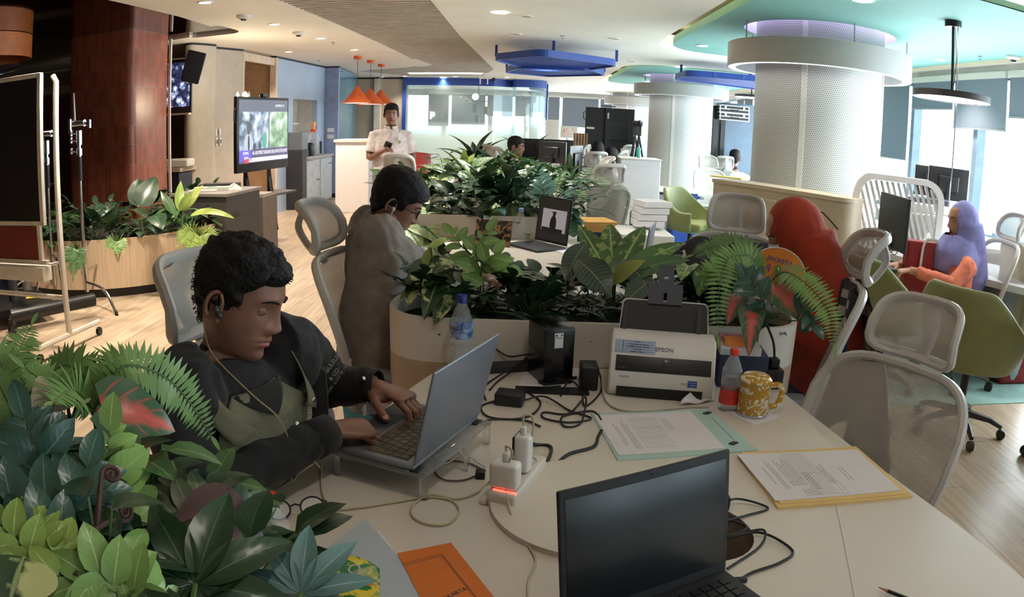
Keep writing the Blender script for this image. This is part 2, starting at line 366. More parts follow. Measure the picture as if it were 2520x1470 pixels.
KA, KB = (-3.86, 11.3), (-3.71, 13.79)
kd = V((KB[0]-KA[0], KB[1]-KA[1], 0)).normalized(); kn = V((kd.y, -kd.x, 0))
def kbox(mb, s0, s1, z0, z1, d0, d1):  # box on the kitchen wall: along, height, depth (outwards)
    c = V((KA[0], KA[1], 0))+kd*(s0+s1)/2+kn*(d0+d1)/2; c.z = (z0+z1)/2
    return mb.box(c, (abs(d1-d0), s1-s0, z1-z0), rot=atan2(kd.y, kd.x)-pi/2)
def ks(px, py): p = onp(px, py, KA, KB); return (V((p.x-KA[0], p.y-KA[1], 0))).dot(kd), p.z
KL = (V(KB)-V(KA)).length
n0, nz1 = ks(721, 243); n1, nz0 = ks(779, 378)
kw = MB(); kbox(kw, 0, n0, 0, CEIL-.03, -.1, 0); kbox(kw, n0, n1, nz1, CEIL-.03, -.1, 0); kbox(kw, n1, KL, 0, CEIL-.03, -.1, 0); kbox(kw, n0, n1, 0, nz0, -.1, 0)
struct('kitchen_wall', kw, BLUEW, smooth=False)
kn_ = MB(); kbox(kn_, n0-.02, n1+.02, nz0-.02, nz1+.02, -.42, -.4); kbox(kn_, n0-.02, n0, nz0, nz1, -.4, -.1); kbox(kn_, n1, n1+.02, nz0, nz1, -.4, -.1); kbox(kn_, n0-.02, n1+.02, nz0-.02, nz0, -.4, -.1); kbox(kn_, n0-.02, n1+.02, nz1, nz1+.02, -.4, -.1)
kbox(kn_, n0, n0+.45, (nz0+nz1)/2+.06, (nz0+nz1)/2+.08, -.4, -.05)
struct('niche_wall', kn_, mat('niche laminate', 'c3beb8', .5), smooth=False)
bw = MB().box((-3.58, 13.86, 1.26), (.28, .1, 2.52)); struct('blue_wall', bw, mat('grey blue wall', '8795b4', .6), smooth=False)
struct('blue_wall_baseboard', MB().box((-3.58, 13.8, .04), (.28, .012, .08)), BLACK, smooth=False)
bb = MB(); kbox(bb, 0, KL, CEIL-.035, CEIL-.0, -.1, .0); wallpath(bb, RW, CEIL-.03, CEIL, .09); bb.box((-3.58, 13.86, CEIL-.015), (.28, .1, .03)); bb.box((-3.3, 17.6, CEIL-.02), (1.2, .1, .04)); struct('trim_4', bb, mat('black shadow gap', '17181a', .6, var=0), smooth=False)
BG = NT('blue film glass'); BG.b.inputs['Base Color'].default_value = c4(srgb('5fa8cf')); BG.set(Roughness=.12); BG.b.inputs['Metallic'].default_value = .55
struct('glass_panel_wall', wallpath(MB(), [(-3.44, 13.92), (-3.58, 15.71), (-3.88, 17.42)], 0, CEIL-.03, .03), BG.m, smooth=False)
struct('beige_wall', MB().box((-3.3, 17.6, 1.26), (1.3, .1, 2.52)), CREAM, smooth=False)
struct('trim_5', MB().rbox((-3.38, 17.5, 1.26), (.18, .1, 2.52), .02), mat('pale post', 'c9bfae', .6), smooth=False)
# recess wall to the left of the rounded corner, with dim beige panels
struct('recess_wall', MB().box((-6.5, 10.6, 1.26), (4.1, .1, 2.52)), mat('beige recess wall', 'a48c63', .7), smooth=False)
bk = MB().box((-7.0, 8.6, .98), (3.2, .12, 1.96)); struct('brown_wall', bk, mat('chestnut wall', '5e3125', .5), smooth=False)
struct('trim_6', MB().box((-7.0, 8.55, 2.06), (3.3, .3, .1)), CREAM, smooth=False)
# glazed meeting room
GP = [(-2.7, 17.5), (-.59, 17.47)]+rpoly([(-.32, 17.47), (.66, 17.57), (.72, 19.13)], 1.2, 10)+[(.74, 20.68)]
BLUE = mat('royal blue paint', '1d3f8e', .45, var=.03)
fr = MB(); wallpath(fr, GP, CEIL-.19, CEIL-.01, .06); fr.box((-2.72, 17.48, 1.27), (.08, .08, 2.54)); fr.box((.72, 19.1, 1.27), (.07, .07, 2.54)); wallpath(fr, GP, 0, .06, .06); struct('trim_7', fr, BLUE, smooth=False)
FG = NT('frosted fade glass'); tc = FG.n('TexCoord'); sp = FG.n('SeparateXYZ'); FG.l(tc.outputs['Object'], sp.inputs[0])
mr_ = FG.n('MapRange'); mr_.inputs[1].default_value = 1.5; mr_.inputs[2].default_value = 1.1; mr_.inputs[3].default_value = .12; mr_.inputs[4].default_value = .9; FG.l(sp.outputs['Z'], mr_.inputs[0])
FG.t.nodes.remove(FG.b); tr = FG.n('BsdfTransparent'); tr.inputs[0].default_value = (.93, .97, .98, 1); df = FG.n('BsdfDiffuse'); df.inputs[0].default_value = (.5, .55, .52, 1); tl = FG.n('BsdfTranslucent'); tl.inputs[0].default_value = (.42, .46, .43, 1)
a = FG.n('AddShader'); FG.l(df.outputs[0], a.inputs[0]); FG.l(tl.outputs[0], a.inputs[1]); mxs = FG.n('MixShader'); FG.l(mr_.outputs[0], mxs.inputs[0]); FG.l(tr.outputs[0], mxs.inputs[1]); FG.l(a.outputs[0], mxs.inputs[2])
gs = FG.n('BsdfGlossy'); gs.inputs['Roughness'].default_value = .03; m2 = FG.n('MixShader'); m2.inputs[0].default_value = .07; FG.l(mxs.outputs[0], m2.inputs[1]); FG.l(gs.outputs[0], m2.inputs[2]); FG.l(m2.outputs[0], FG.t.nodes['Material Output'].inputs[0])
gw = MB(); wallpath(gw, GP, .06, CEIL-.19, .012); struct('glass_wall', gw, FG.m, smooth=False)
# blinds
def blind(name, P, Q, z0, z1, lab, grp=None):
    o = thing(name, lab, 'blind', ((P[0]+Q[0])/2, (P[1]+Q[1])/2, z0), 0, grp)
    t = V((Q[0]-P[0], Q[1]-P[1], 0)); an = atan2(t.y, t.x); c = ((P[0]+Q[0])/2, (P[1]+Q[1])/2)
    MB().box((c[0], c[1], (z0+z1)/2), (t.length, .006, z1-z0), rot=an).build('shade_cloth', BLN, o, smooth=False)
    MB().box((c[0], c[1], z0), (t.length, .018, .02), rot=an).build('bottom_bar', GREY, o, smooth=False)
    MB().box((c[0], c[1], z1+.03), (t.length, .07, .07), rot=an).build('roller_box', PLAST, o, smooth=False)
    return o
t = NT('grey roller blind cloth'); t.b.inputs['Base Color'].default_value = c4(srgb('8a929e')); t.set(Roughness=.8); tl = t.n('BsdfTranslucent'); tl.inputs[0].default_value = c4(srgb('7d8490')); mx = t.n('MixShader'); mx.inputs[0].default_value = .25
t.l(t.b.outputs[0], mx.inputs[1]); t.l(tl.outputs[0], mx.inputs[2]); t.l(mx.outputs[0], t.t.nodes['Material Output'].inputs[0]); BLN = t.m
for xa, xb, yb, lab in ((2485, 2640, 292, 'short grey roller blind at the right edge of the picture'), (2350, 2478, 318, 'grey roller blind pulled a third down right of the hanging disc lamp'), (2247, 2345, 268, 'short grey roller blind behind the hanging disc lamp'), (2170, 2237, 390, 'long grey roller blind just right of the near pillar'), (1833, 1853, 350, 'narrow grey blind left of the near pillar'), (1815, 1831, 350, 'grey blind behind the stacked aluminium cases')):
    P = onp(xa, 240, (XE(0)-.03, 0), (XE(20)-.03, 20)); Q = onp(xb, 240, (XE(0)-.03, 0), (XE(20)-.03, 20)); z = onp((xa+xb)/2, yb, (XE(0)-.03, 0), (XE(20)-.03, 20)).z
    blind('roller_blind', (P.x, P.y), (Q.x, Q.y), z, CEIL-.14, lab)
for y_ in (-4.2, -2.1, .0, 1.6): blind('roller_blind', (XE(y_)-.03, y_), (XE(y_+1.4)-.03, y_+1.4), .95, CEIL-.14, 'unseen grey blind added beside the photographer to cut window light', 'unseen blinds added to cut window light')  # unseen blinds, added to hold back window light near the camera
for xa, xb, yb, lab in ((1349, 1378, 300, 'grey blind beside the blue framed glass corner'), (1385, 1474, 313, 'wide grey blind above the small picture on the far window'), (1478, 1510, 330, 'grey blind behind the far ring lamp'), (1515, 1592, 330, 'grey blind next to the far pillar')):
    P = aty(xa, 240, YN-.1); Q = aty(xb, 240, YN-.1); z = aty((xa+xb)/2, yb, YN-.1).z
    blind('roller_blind', (P.x, YN-.1), (Q.x, YN-.1), z, CEIL-.16, lab)
for k, (xa, xb, yb) in enumerate(((1055, 1105, 310), (1112, 1195, 306), (1200, 1262, 286), (1268, 1320, 286))):
    P = aty(xa, 240, YN-.12); Q = aty(xb, 240, YN-.12); z = aty((xa+xb)/2, yb, YN-.12).z
    blind('roller_blind', (P.x, YN-.12), (Q.x, YN-.12), z, CEIL-.16, ['leftmost', 'second from left', 'third from left', 'rightmost'][k]+' of the four grey blinds inside the glass meeting room')
# ---- brick pillar ----
def brick():
    t = NT('terracotta brick cladding'); tc = t.n('TexCoord'); br = t.n('TexBrick', offset=.0, squash=1)
    br.inputs['Scale'].default_value = 1; br.inputs['Brick Width'].default_value = .055; br.inputs['Row Height'].default_value = .215; br.inputs['Mortar Size'].default_value = .0035; br.inputs['Bias'].default_value = -.2
    br.inputs['Color1'].default_value = c4(srgb('a4553a')); br.inputs['Color2'].default_value = c4(srgb('7f3c28')); br.inputs['Mortar'].default_value = c4(srgb('8a6a5c'))
    t.l(tc.outputs['UV'], br.inputs[0]); nz = t.n('TexNoise'); nz.inputs['Scale'].default_value = 7; t.l(tc.outputs['Object'], nz.inputs[0])
    mx = t.n('MixRGB', blend_type='MULTIPLY'); mx.inputs[0].default_value = .6; t.l(br.outputs['Color'], mx.inputs[1]); t.l(ramp(t, nz.outputs['Fac'], [(.3, (.65, .6, .6)), (.7, (1.1, 1.1, 1.1))]), mx.inputs[2]); t.l(mx.outputs[0], t.b.inputs['Base Color'])
    bp = t.n('Bump'); bp.inputs['Strength'].default_value = .5; bp.inputs['Distance'].default_value = .004; t.l(br.outputs['Fac'], bp.inputs['Height']); bp.invert = True; t.l(bp.outputs[0], t.b.inputs['Normal']); t.set(Roughness=.38); return t.m
pc = [(-4.95, 6.62), (-4.1, 6.52), (-4.02, 7.45), (-4.87, 7.55)]
# solve the pillar's plan from where it meets the ceiling
cl_, cc_, cr_ = onz(168, 97, CEIL+.03), onz(328, 70, CEIL+.03), onz(421, 88, CEIL+.03)
pp = rpoly([tuple(cl_.xy), tuple(cc_.xy), tuple(cr_.xy), tuple((cl_+cr_-cc_).xy)], .12, 6)
mb = MB(); s_ = 0; vs = []; uv = []; N = len(pp)
for i in range(N+1):
    p = pp[i % N]; 
    if i: s_ += (V(p)-V(pp[i-1])).length
    for z in (0, CEIL+.034): vs.append((p[0], p[1], z)); uv.append((s_, z))
mb.add(vs, [(2*i, 2*i+2, 2*i+3, 2*i+1) for i in range(N)], uv)
pil = thing('brick_pillar', 'square pillar clad in terracotta brick tiles rising out of the round planter', 'pillar', (cc_.x-.4, cc_.y+.4, 0))
mb.build('brick_cladding', brick(), pil, ang=25)
MB().box((cr_.x+.0, cr_.y, 1.27), (.03, .03, 2.54)).build('edge_trim', PLAST, pil, smooth=False)
# ---- perforated round pillars with ring lamps ----
def perf():
    t = NT('perforated white metal'); tc = t.n('TexCoord'); mp = t.n('Mapping'); mp.inputs['Scale'].default_value = (200, 160, 1); t.l(tc.outputs['UV'], mp.inputs[0])
    vo = t.n('TexVoronoi', voronoi_dimensions='2D'); vo.inputs['Scale'].default_value = 1; vo.inputs['Randomness'].default_value = 0
    # hex lattice: shear u by half of v
    sx = t.n('SeparateXYZ'); t.l(mp.outputs[0], sx.inputs[0]); fl_ = t.n('Math', operation='FLOOR'); t.l(sx.outputs['Y'], fl_.inputs[0]); hm = t.n('Math', operation='MULTIPLY'); hm.inputs[1].default_value = .5; t.l(fl_.outputs[0], hm.inputs[0])
    ad = t.n('Math', operation='ADD'); t.l(sx.outputs['X'], ad.inputs[0]); t.l(hm.outputs[0], ad.inputs[1])
    def fracc(o): f = t.n('Math', operation='FRACT'); t.l(o, f.inputs[0]); s = t.n('Math', operation='SUBTRACT'); t.l(f.outputs[0], s.inputs[0]); s.inputs[1].default_value = .5; return s.outputs[0]
    cx_ = t.n('CombineXYZ'); t.l(fracc(ad.outputs[0]), cx_.inputs[0]); t.l(fracc(sx.outputs['Y']), cx_.inputs[1]); ln = t.n('VectorMath', operation='LENGTH'); t.l(cx_.outputs[0], ln.inputs[0])
    t.t.nodes.remove(vo); t.l(ramp(t, ln.outputs['Value'], [(.30, srgb('8a9090')), (.38, srgb('d2d0cc'))]), t.b.inputs['Base Color']); t.set(Roughness=.5, Metallic=.1); return t.m
PERF = perf()
def pillar(c, r, rr, zr, lab, ringlab, seam=None, mtx=PERF):
    o = thing('round_pillar', lab, 'pillar', (c[0], c[1], 0))
    sc = r/.69; m = MB().lathe([(r, .0), (r, CEIL+.24)], (c[0], c[1], 0), 64)
    m.build('perforated_cladding', mtx, o, ang=60)
    ax = atan2(-c[1], -c[0])
    for k in range(4):
        an = ax-.22+k*pi/2; MB().box((c[0]+r*cos(an), c[1]+r*sin(an), 1.37), (.016, .05, 2.74), rot=an).build('seam_strip', PLAST, o, smooth=False)
    q = thing('ring_lamp', ringlab, 'lamp', (c[0], c[1], zr[0]))
    w = .1*rr
    MB().lathe([(rr-w, zr[0]), (rr-w, zr[1]), (rr, zr[1]), (rr, zr[0]), (rr-.012, zr[0]), (rr-.012, zr[0]+.012), (rr-w+.012, zr[0]+.012), (rr-w+.012, zr[0]), (rr-w, zr[0])], (c[0], c[1], 0), 72).build('ring_body', mat('warm white lacquer', 'a9a5a2', .45, var=.01), q, ang=30)
    MB().lathe([(rr-.015, zr[0]+.006), (rr-w+.015, zr[0]+.006)], (c[0], c[1], 0), 72).build('diffuser', emis('ring lamp glow', 'ffffff', 4), q)
    for k in range(5):
        an = ax+.35+k*2*pi/5; MB().cyl((c[0]+(rr-w/2)*cos(an), c[1]+(rr-w/2)*sin(an), zr[1]), (c[0]+(rr-w/2)*cos(an), c[1]+(rr-w/2)*sin(an), CEIL), .006, n=6).build('rod', GREY, q)
    return o
pillar(C1, .632, .909, (2.147, 2.377), 'thick round pillar in perforated white metal beneath the near ring lamp', 'large white ring lamp hung around the near round pillar')
pillar(C2, .622, .93, (2.15, 2.37), 'round pillar in perforated metal beside the stacked aluminium cases', 'white ring lamp around the middle round pillar')
pillar(C3, .6, .84, (2.2, 2.42), 'farthest round pillar by the far window wall', 'smallest and farthest white ring lamp, over the black display back')
def downlight(px, py, on, lab, power=0, col=(1, .86, .68), grp=None):
    p = onz(px, py, CEIL); o = thing('downlight', lab, 'downlight', (p.x, p.y, CEIL-.006), 0, grp)
    MB().lathe([(.075, 0), (.075, -.008), (.055, -.008), (.05, .0)], (p.x, p.y, CEIL), 24).build('rim', WHITE, o)
    MB().lathe([(.0, -.004), (.052, -.004)], (p.x, p.y, CEIL), 24).build('lens', emis('warm downlight lens', 'fff0d8', 14) if on else mat('dim lens', '9a948a', .3, var=0), o)
    if power:
        l = bpy.data.lights.new('downlight_beam', 'SPOT'); l.energy = power; l.color = col; l.spot_size = R(115); l.spot_blend = .7; l.shadow_soft_size = .06
        q = bpy.data.objects.new('downlight_beam', l); COL.objects.link(q); q.parent = o; q.location = (0, 0, -.03)
    return o
W1, W2 = (1, .84, .67), (1, .94, .87)
for px, py, lab in ((505, 5, 'lit downlight at the top edge of the picture, nearest over the walkway'), (675, 59, 'lit downlight between the two white smoke detectors'), (789, 94, 'lit downlight in the white ceiling beyond the second smoke detector'), (710, 127, 'lit downlight over the doorway beside the blue kitchen wall'), (872, 122, 'lit downlight just above the three orange cone lamps')):
    downlight(px, py, True, lab, 90, W1)
for px, py, lab in ((1294, 40, 'unlit downlight near the top of the white ceiling'), (1270, 84, 'unlit downlight left of the ceiling sprinkler above the blue frame'), (1512, 95, 'unlit downlight between blue frame and teal ceiling'), (1309, 116, 'unlit downlight seen just above the front edge of the blue frame'), (1555, 151, 'unlit downlight right of the blue frame')):
    downlight(px, py, False, lab)
for px, py, lab in ((1728, 112, 'lit downlight in the teal ceiling left of the near ring lamp'), (2313, 147, 'lit downlight in the teal ceiling beside the black disc lamp')):
    downlight(px, py, True, lab, 60, W2)
for px, py, lab in ((996, 187, 'small lit downlight above the left corner of the blue frame'), (1120, 188, 'small lit downlight above the middle of the blue frame'), (1247, 190, 'small lit downlight above the right part of the blue frame')):
    downlight(px, py, True, lab, 40, W2)
# further rows behind the camera and left of it; downlights ahead are added for brightness
for i, (x, y, e, c) in enumerate(((-2.8, 4.2, 190, W1), (-2.8, 1.8, 90, W1), (-4.6, 5.2, 90, W1), (-.3, 4.9, 80, W2), (.3, .9, 7, W2), (.2, -2.4, 50, W2), (-2.9, -1.2, 60, W1), (2.4, 4.8, 40, W2), (2.6, .6, 8, W2), (4.4, 3.2, 60, W2), (-.2, 7.0, 170, W2), (2.6, 11.8, 90, W2), (.4, 11, 80, W2), (.4, 14, 60, W2), (2.8, 16, 60, W2), (-1.8, 17.5, 90, W2))):
    z = CEIL; o = thing('downlight', 'recessed downlight of the office ceiling, unseen or added to brighten the room', 'downlight', (x, y, CEIL-.006), 0, 'unseen and added downlights')
    MB().lathe([(.0, -.004), (.052, -.004), (.075, -.008), (.075, 0)], (x, y, CEIL), 20).build('lens', MATS['warm downlight lens'], o)
    l = bpy.data.lights.new('downlight_beam', 'SPOT'); l.energy = e; l.color = c; l.spot_size = R(120); l.spot_blend = .8; l.shadow_soft_size = .1
    q = bpy.data.objects.new('downlight_beam', l); COL.objects.link(q); q.parent = o; q.location = (0, 0, -.03)
# detectors and sprinklers
for px, py, lab in ((600, 38, 'white smoke detector nearest the top left of the white ceiling'), (735, 79, 'white smoke detector further along the white ceiling'), (2494, 138, 'white smoke detector in the teal ceiling by the right edge'), (938, 188, 'white detector near the cords of the orange lamps')):
    p = onz(px, py, CEIL); o = thing('smoke_detector', lab, 'smoke detector', (p.x, p.y, CEIL))
    MB().lathe([(.075, 0), (.075, -.02), (.045, -.035), (.04, -.04)], (p.x, p.y, CEIL), 24).build('housing', PLAST, o); MB().lathe([(.028, -.035), (.026, -.055), (0, -.058)], (p.x, p.y, CEIL), 16).build('sensor', DARK, o)
for px, py, lab in ((820, 104, 'ceiling sprinkler near the slatted ceiling edge'), (784, 148, 'ceiling sprinkler above the blue kitchen cupboards'), (1384, 88, 'ceiling sprinkler in front of the blue frame'), (2412, 138, 'ceiling sprinkler in the teal ceiling'), (1380, 205, 'ceiling sprinkler before the far blinds')):
    p = onz(px, py, CEIL); o = thing('sprinkler', lab, 'sprinkler', (p.x, p.y, CEIL)); MB().lathe([(.03, 0), (.03, -.005), (.008, -.008), (.008, -.03), (.02, -.034), (0, -.036)], (p.x, p.y, CEIL), 14).build('sprinkler_head', STEEL, o)
# orange cone pendants
ORA = mat('orange lacquer', 'd9622b', .45, var=.03); CORD = mat('black cord', '15151a', .5, var=0)
for (bx, tx, ty, by, w), lab in zip(((881, 881, 138, 254, 35.5), (920, 913, 148, 257, 36), (939, 939, 158, 257, 34)), ('nearest of the three orange cone pendant lamps', 'middle of the three orange cone pendant lamps', 'farthest of the three orange cone pendant lamps')):
    p = onz(tx, ty, CEIL); y = p.y; b = aty(tx, by, y); r = w/FPX*hypot(p.x, p.y); zt = aty(tx, by-43*(11.5/ y if y > 11.5 else 1), y).z
    o = thing('cone_pendant_lamp', lab, 'lamp', (p.x, p.y, b.z)); c = (p.x, p.y, 0)
    MB().lathe([(.012, zt), (r, b.z), (r-.006, b.z), (.01, zt-.01)], c, 40).build('lamp_shade', ORA, o)
    MB().lathe([(r-.008, b.z+.004), (r-.03, b.z+.02), (0, b.z+.025)], c, 40).build('diffuser', emis('pendant glow', 'ffffff', 4), o)
    MB().cyl((p.x, p.y, zt-.01), (p.x, p.y, CEIL-.03), .004, n=6).build('cord', CORD, o); MB().lathe([(0, CEIL-.05), (.07, CEIL-.05), (.07, CEIL)], c, 24).build('canopy', ORA, o)
# black disc pendant
p = onz(2346, 52, CEIL); D_ = hypot(p.x, p.y); zb = aty(2343, 240, p.y).z; c = (p.x, p.y, 0); rd = .0520*D_*1.04
o = thing('disc_pendant_lamp', 'black disc pendant lamp with a glowing white underside hung from a rod', 'lamp', (p.x, p.y, zb))
MB().lathe([(0, zb+.03), (rd, zb+.03), (rd, zb-.02), (rd-.008, zb-.02), (rd-.008, zb), (0, zb)], c, 64).build('disc', mat('dark bronze', '3a3734', .5, .3), o, ang=30); MB().lathe([(0, zb-.014), (rd-.009, zb-.014)], c, 64).build('diffuser', emis('disc glow', 'fff6ea', 5), o)
MB().cyl((p.x, p.y, zb+.02), (p.x, p.y, CEIL-.03), .012, n=10).build('rod', BLACK, o); MB().lathe([(0, CEIL-.05), (.065, CEIL-.05), (.07, CEIL-.04), (.07, CEIL)], c, 24).build('canopy', BLACK, o)
MB().tube([(p.x+.02, p.y, CEIL-.05), (p.x+.035, p.y, CEIL-.3), (p.x+.013, p.y, CEIL-.55)], .003, 6).build('cable', CORD, o)
# second disc pendant far away, partly behind the near pillar
p = atx(1853, 238, 4.6) ; MB_ = MB().lathe([(0, p.z+.03), (.34, p.z+.03), (.34, p.z-.02), (0, p.z-.02)], (p.x-.0, p.y+.1, 0), 40); o = thing('disc_pendant_lamp', 'far black disc lamp half hidden by the near pillar', 'lamp', (p.x, p.y+.1, p.z)); MB_.build('disc', MATS['dark bronze'], o, ang=30)
MB().lathe([(0, p.z-.022), (.33, p.z-.022)], (p.x, p.y+.1, 0), 40).build('diffuser', MATS['disc glow'], o); MB().cyl((p.x, p.y+.1, p.z), (p.x, p.y+.1, CEIL), .012, n=8).build('rod', BLACK, o)
# blue slatted ceiling frames
def baffle(lab, pix, posts, z=2.3, clip=None):
    P = [onz(x, y, z).xy for x, y in pix]; c = sum(P, V((0, 0)))/len(P); P = rpoly([tuple(p) for p in P], .18, 6)
    o = thing('slatted_ceiling_frame', lab, 'ceiling frame', (c.x, c.y, z)); m = MB(); n = len(P); I = [tuple(V(p)+(c-V(p)).normalized()*.03) for p in P]
    for i in range(n):
        a, b = P[i], P[(i+1) % n]; e, f = I[i], I[(i+1) % n]
        m.add([(a[0], a[1], z), (b[0], b[1], z), (b[0], b[1], z+.09), (a[0], a[1], z+.09), (e[0], e[1], z), (f[0], f[1], z), (f[0], f[1], z+.09), (e[0], e[1], z+.09)], [(0, 1, 2, 3), (5, 4, 7, 6), (0, 4, 5, 1), (3, 2, 6, 7)])
    m.build('frame_rim', BLUE, o, ang=30)
    m = MB(); ys = [p[1] for p in P]; y = min(ys)+.06
    while y < max(ys)-.03:
        xs = []
        for i in range(n):
            a, b = P[i], P[(i+1) % n]
            if (a[1]-y)*(b[1]-y) < 0: xs.append(a[0]+(b[0]-a[0])*(y-a[1])/(b[1]-a[1]))
        if len(xs) >= 2: m.box(((min(xs)+max(xs))/2, y, z+.05), (max(xs)-min(xs)-.03, .02, .06))
        y += .075
    m.build('slats', BLUE, o, smooth=False)
    for x, y in posts: q = onz(x, y, z+.09); MB().box((q.x, q.y, (z+.09+CEIL)/2), (.035, .035, CEIL-z-.09)).build('hanger', BLUE, o, smooth=False)
baffle('blue slatted hexagonal frame hung under the white ceiling, nearer one', [(1212, 149), (1275, 166), (1457, 173), (1523, 163), (1330, 138)], [(1221, 139), (1362, 131), (1517, 152)])
baffle('blue slatted frame tucked just behind the nearer hexagonal frame', [(1240, 180), (1276, 168), (1459, 175), (1492, 187), (1345, 190)], [(1247, 168), (1487, 177)], 2.28)
baffle('blue slatted frame hung left of the near round pillar', [(1657, 197), (1690, 187), (1905, 205), (1945, 232), (1800, 214)], [(1676, 184), (1846, 190)], 2.3)
# camera bracket on the ceiling
p = onz(1195, 190, CEIL); o = thing('ceiling_camera', 'small white ceiling camera bracket above the blue frame', 'camera', (p.x, p.y, CEIL)); MB().box((p.x, p.y, CEIL-.02), (.3, .1, .04)).build('bracket', PLAST, o, bev=.005)
MB().box((p.x-.12, p.y, CEIL-.1), (.03, .03, .14)).build('arm', PLAST, o); MB().box((p.x+.05, p.y, CEIL-.1), (.03, .03, .14)).build('arm', PLAST, o); MB().ell((p.x+.18, p.y, CEIL-.05), (.06, .05, .04)).build('lens_housing', BLACK, o)
# orange drum under the mirrored bay
a, b = onz(-60, 92, CEIL+.03), onz(80, 92, CEIL+.03); q = aty(30, 92, 5.6); 
p = onz(10, 100, CEIL); r = .62; o = thing('orange_drum_lamp', 'orange drum shade fixed under the dark mirrored ceiling at the left edge', 'lamp', (p.x, p.y, CEIL-.3))
e = onz(80, 95, CEIL); d = V((e.x, e.y)); n = V((-d.y, d.x)).normalized(); cc = d+n*r; MB().lathe([(r, CEIL+.03), (r, CEIL-.22), (r-.02, CEIL-.22), (r-.02, CEIL+.03)], (cc.x, cc.y, 0), 48).build('drum_shade', mat('orange drum', 'c9713a', .5), o)
# spotlight with movable head behind
for px, py, s in ((1386, 208, 1),):
    p = onz(px, py, CEIL)
def meshmat(name, col, sc, a0=.55, hor=False):
    t = NT(name); tc = t.n('TexCoord'); mp = t.n('Mapping'); mp.inputs['Scale'].default_value = (sc[0], sc[1], 1); t.l(tc.outputs['UV'], mp.inputs[0]); sx = t.n('SeparateXYZ'); t.l(mp.outputs[0], sx.inputs[0])
    def tri(o): f = t.n('Math', operation='PINGPONG'); f.inputs[1].default_value = .5; t.l(o, f.inputs[0]); return f.outputs[0]
    mn = t.n('Math', operation='MINIMUM'); t.l(tri(sx.outputs['X']), mn.inputs[0]); t.l(tri(sx.outputs['Y']), mn.inputs[1])
    src = tri(sx.outputs['Y']) if hor else mn.outputs[0]
    rp = t.n('ValToRGB'); rp.color_ramp.interpolation = 'LINEAR'; rp.color_ramp.elements[0].position = .16; rp.color_ramp.elements[0].color = (1, 1, 1, 1); rp.color_ramp.elements[1].position = .26; rp.color_ramp.elements[1].color = (a0, a0, a0, 1)
    t.l(src, rp.inputs[0]); t.l(rp.outputs[0], t.b.inputs['Alpha']); t.b.inputs['Base Color'].default_value = c4(srgb(col)); t.set(Roughness=.7); MATS[name] = t.m; return t.m
FRM = mat('light grey chair plastic', 'bdbab6', .4, var=.01); MSH = meshmat('grey chair mesh', 'a9a49e', (95, 95), .62); MSHH = meshmat('ribbed grey chair mesh', 'b5b0aa', (60, 110), .5, True)
TSEAT = mat('teal seat fabric', '3f7f8c', .9, var=.08, bump=.2, bscale=400); GFR = mat('mid grey arm plastic', '76787c', .45, var=.02)
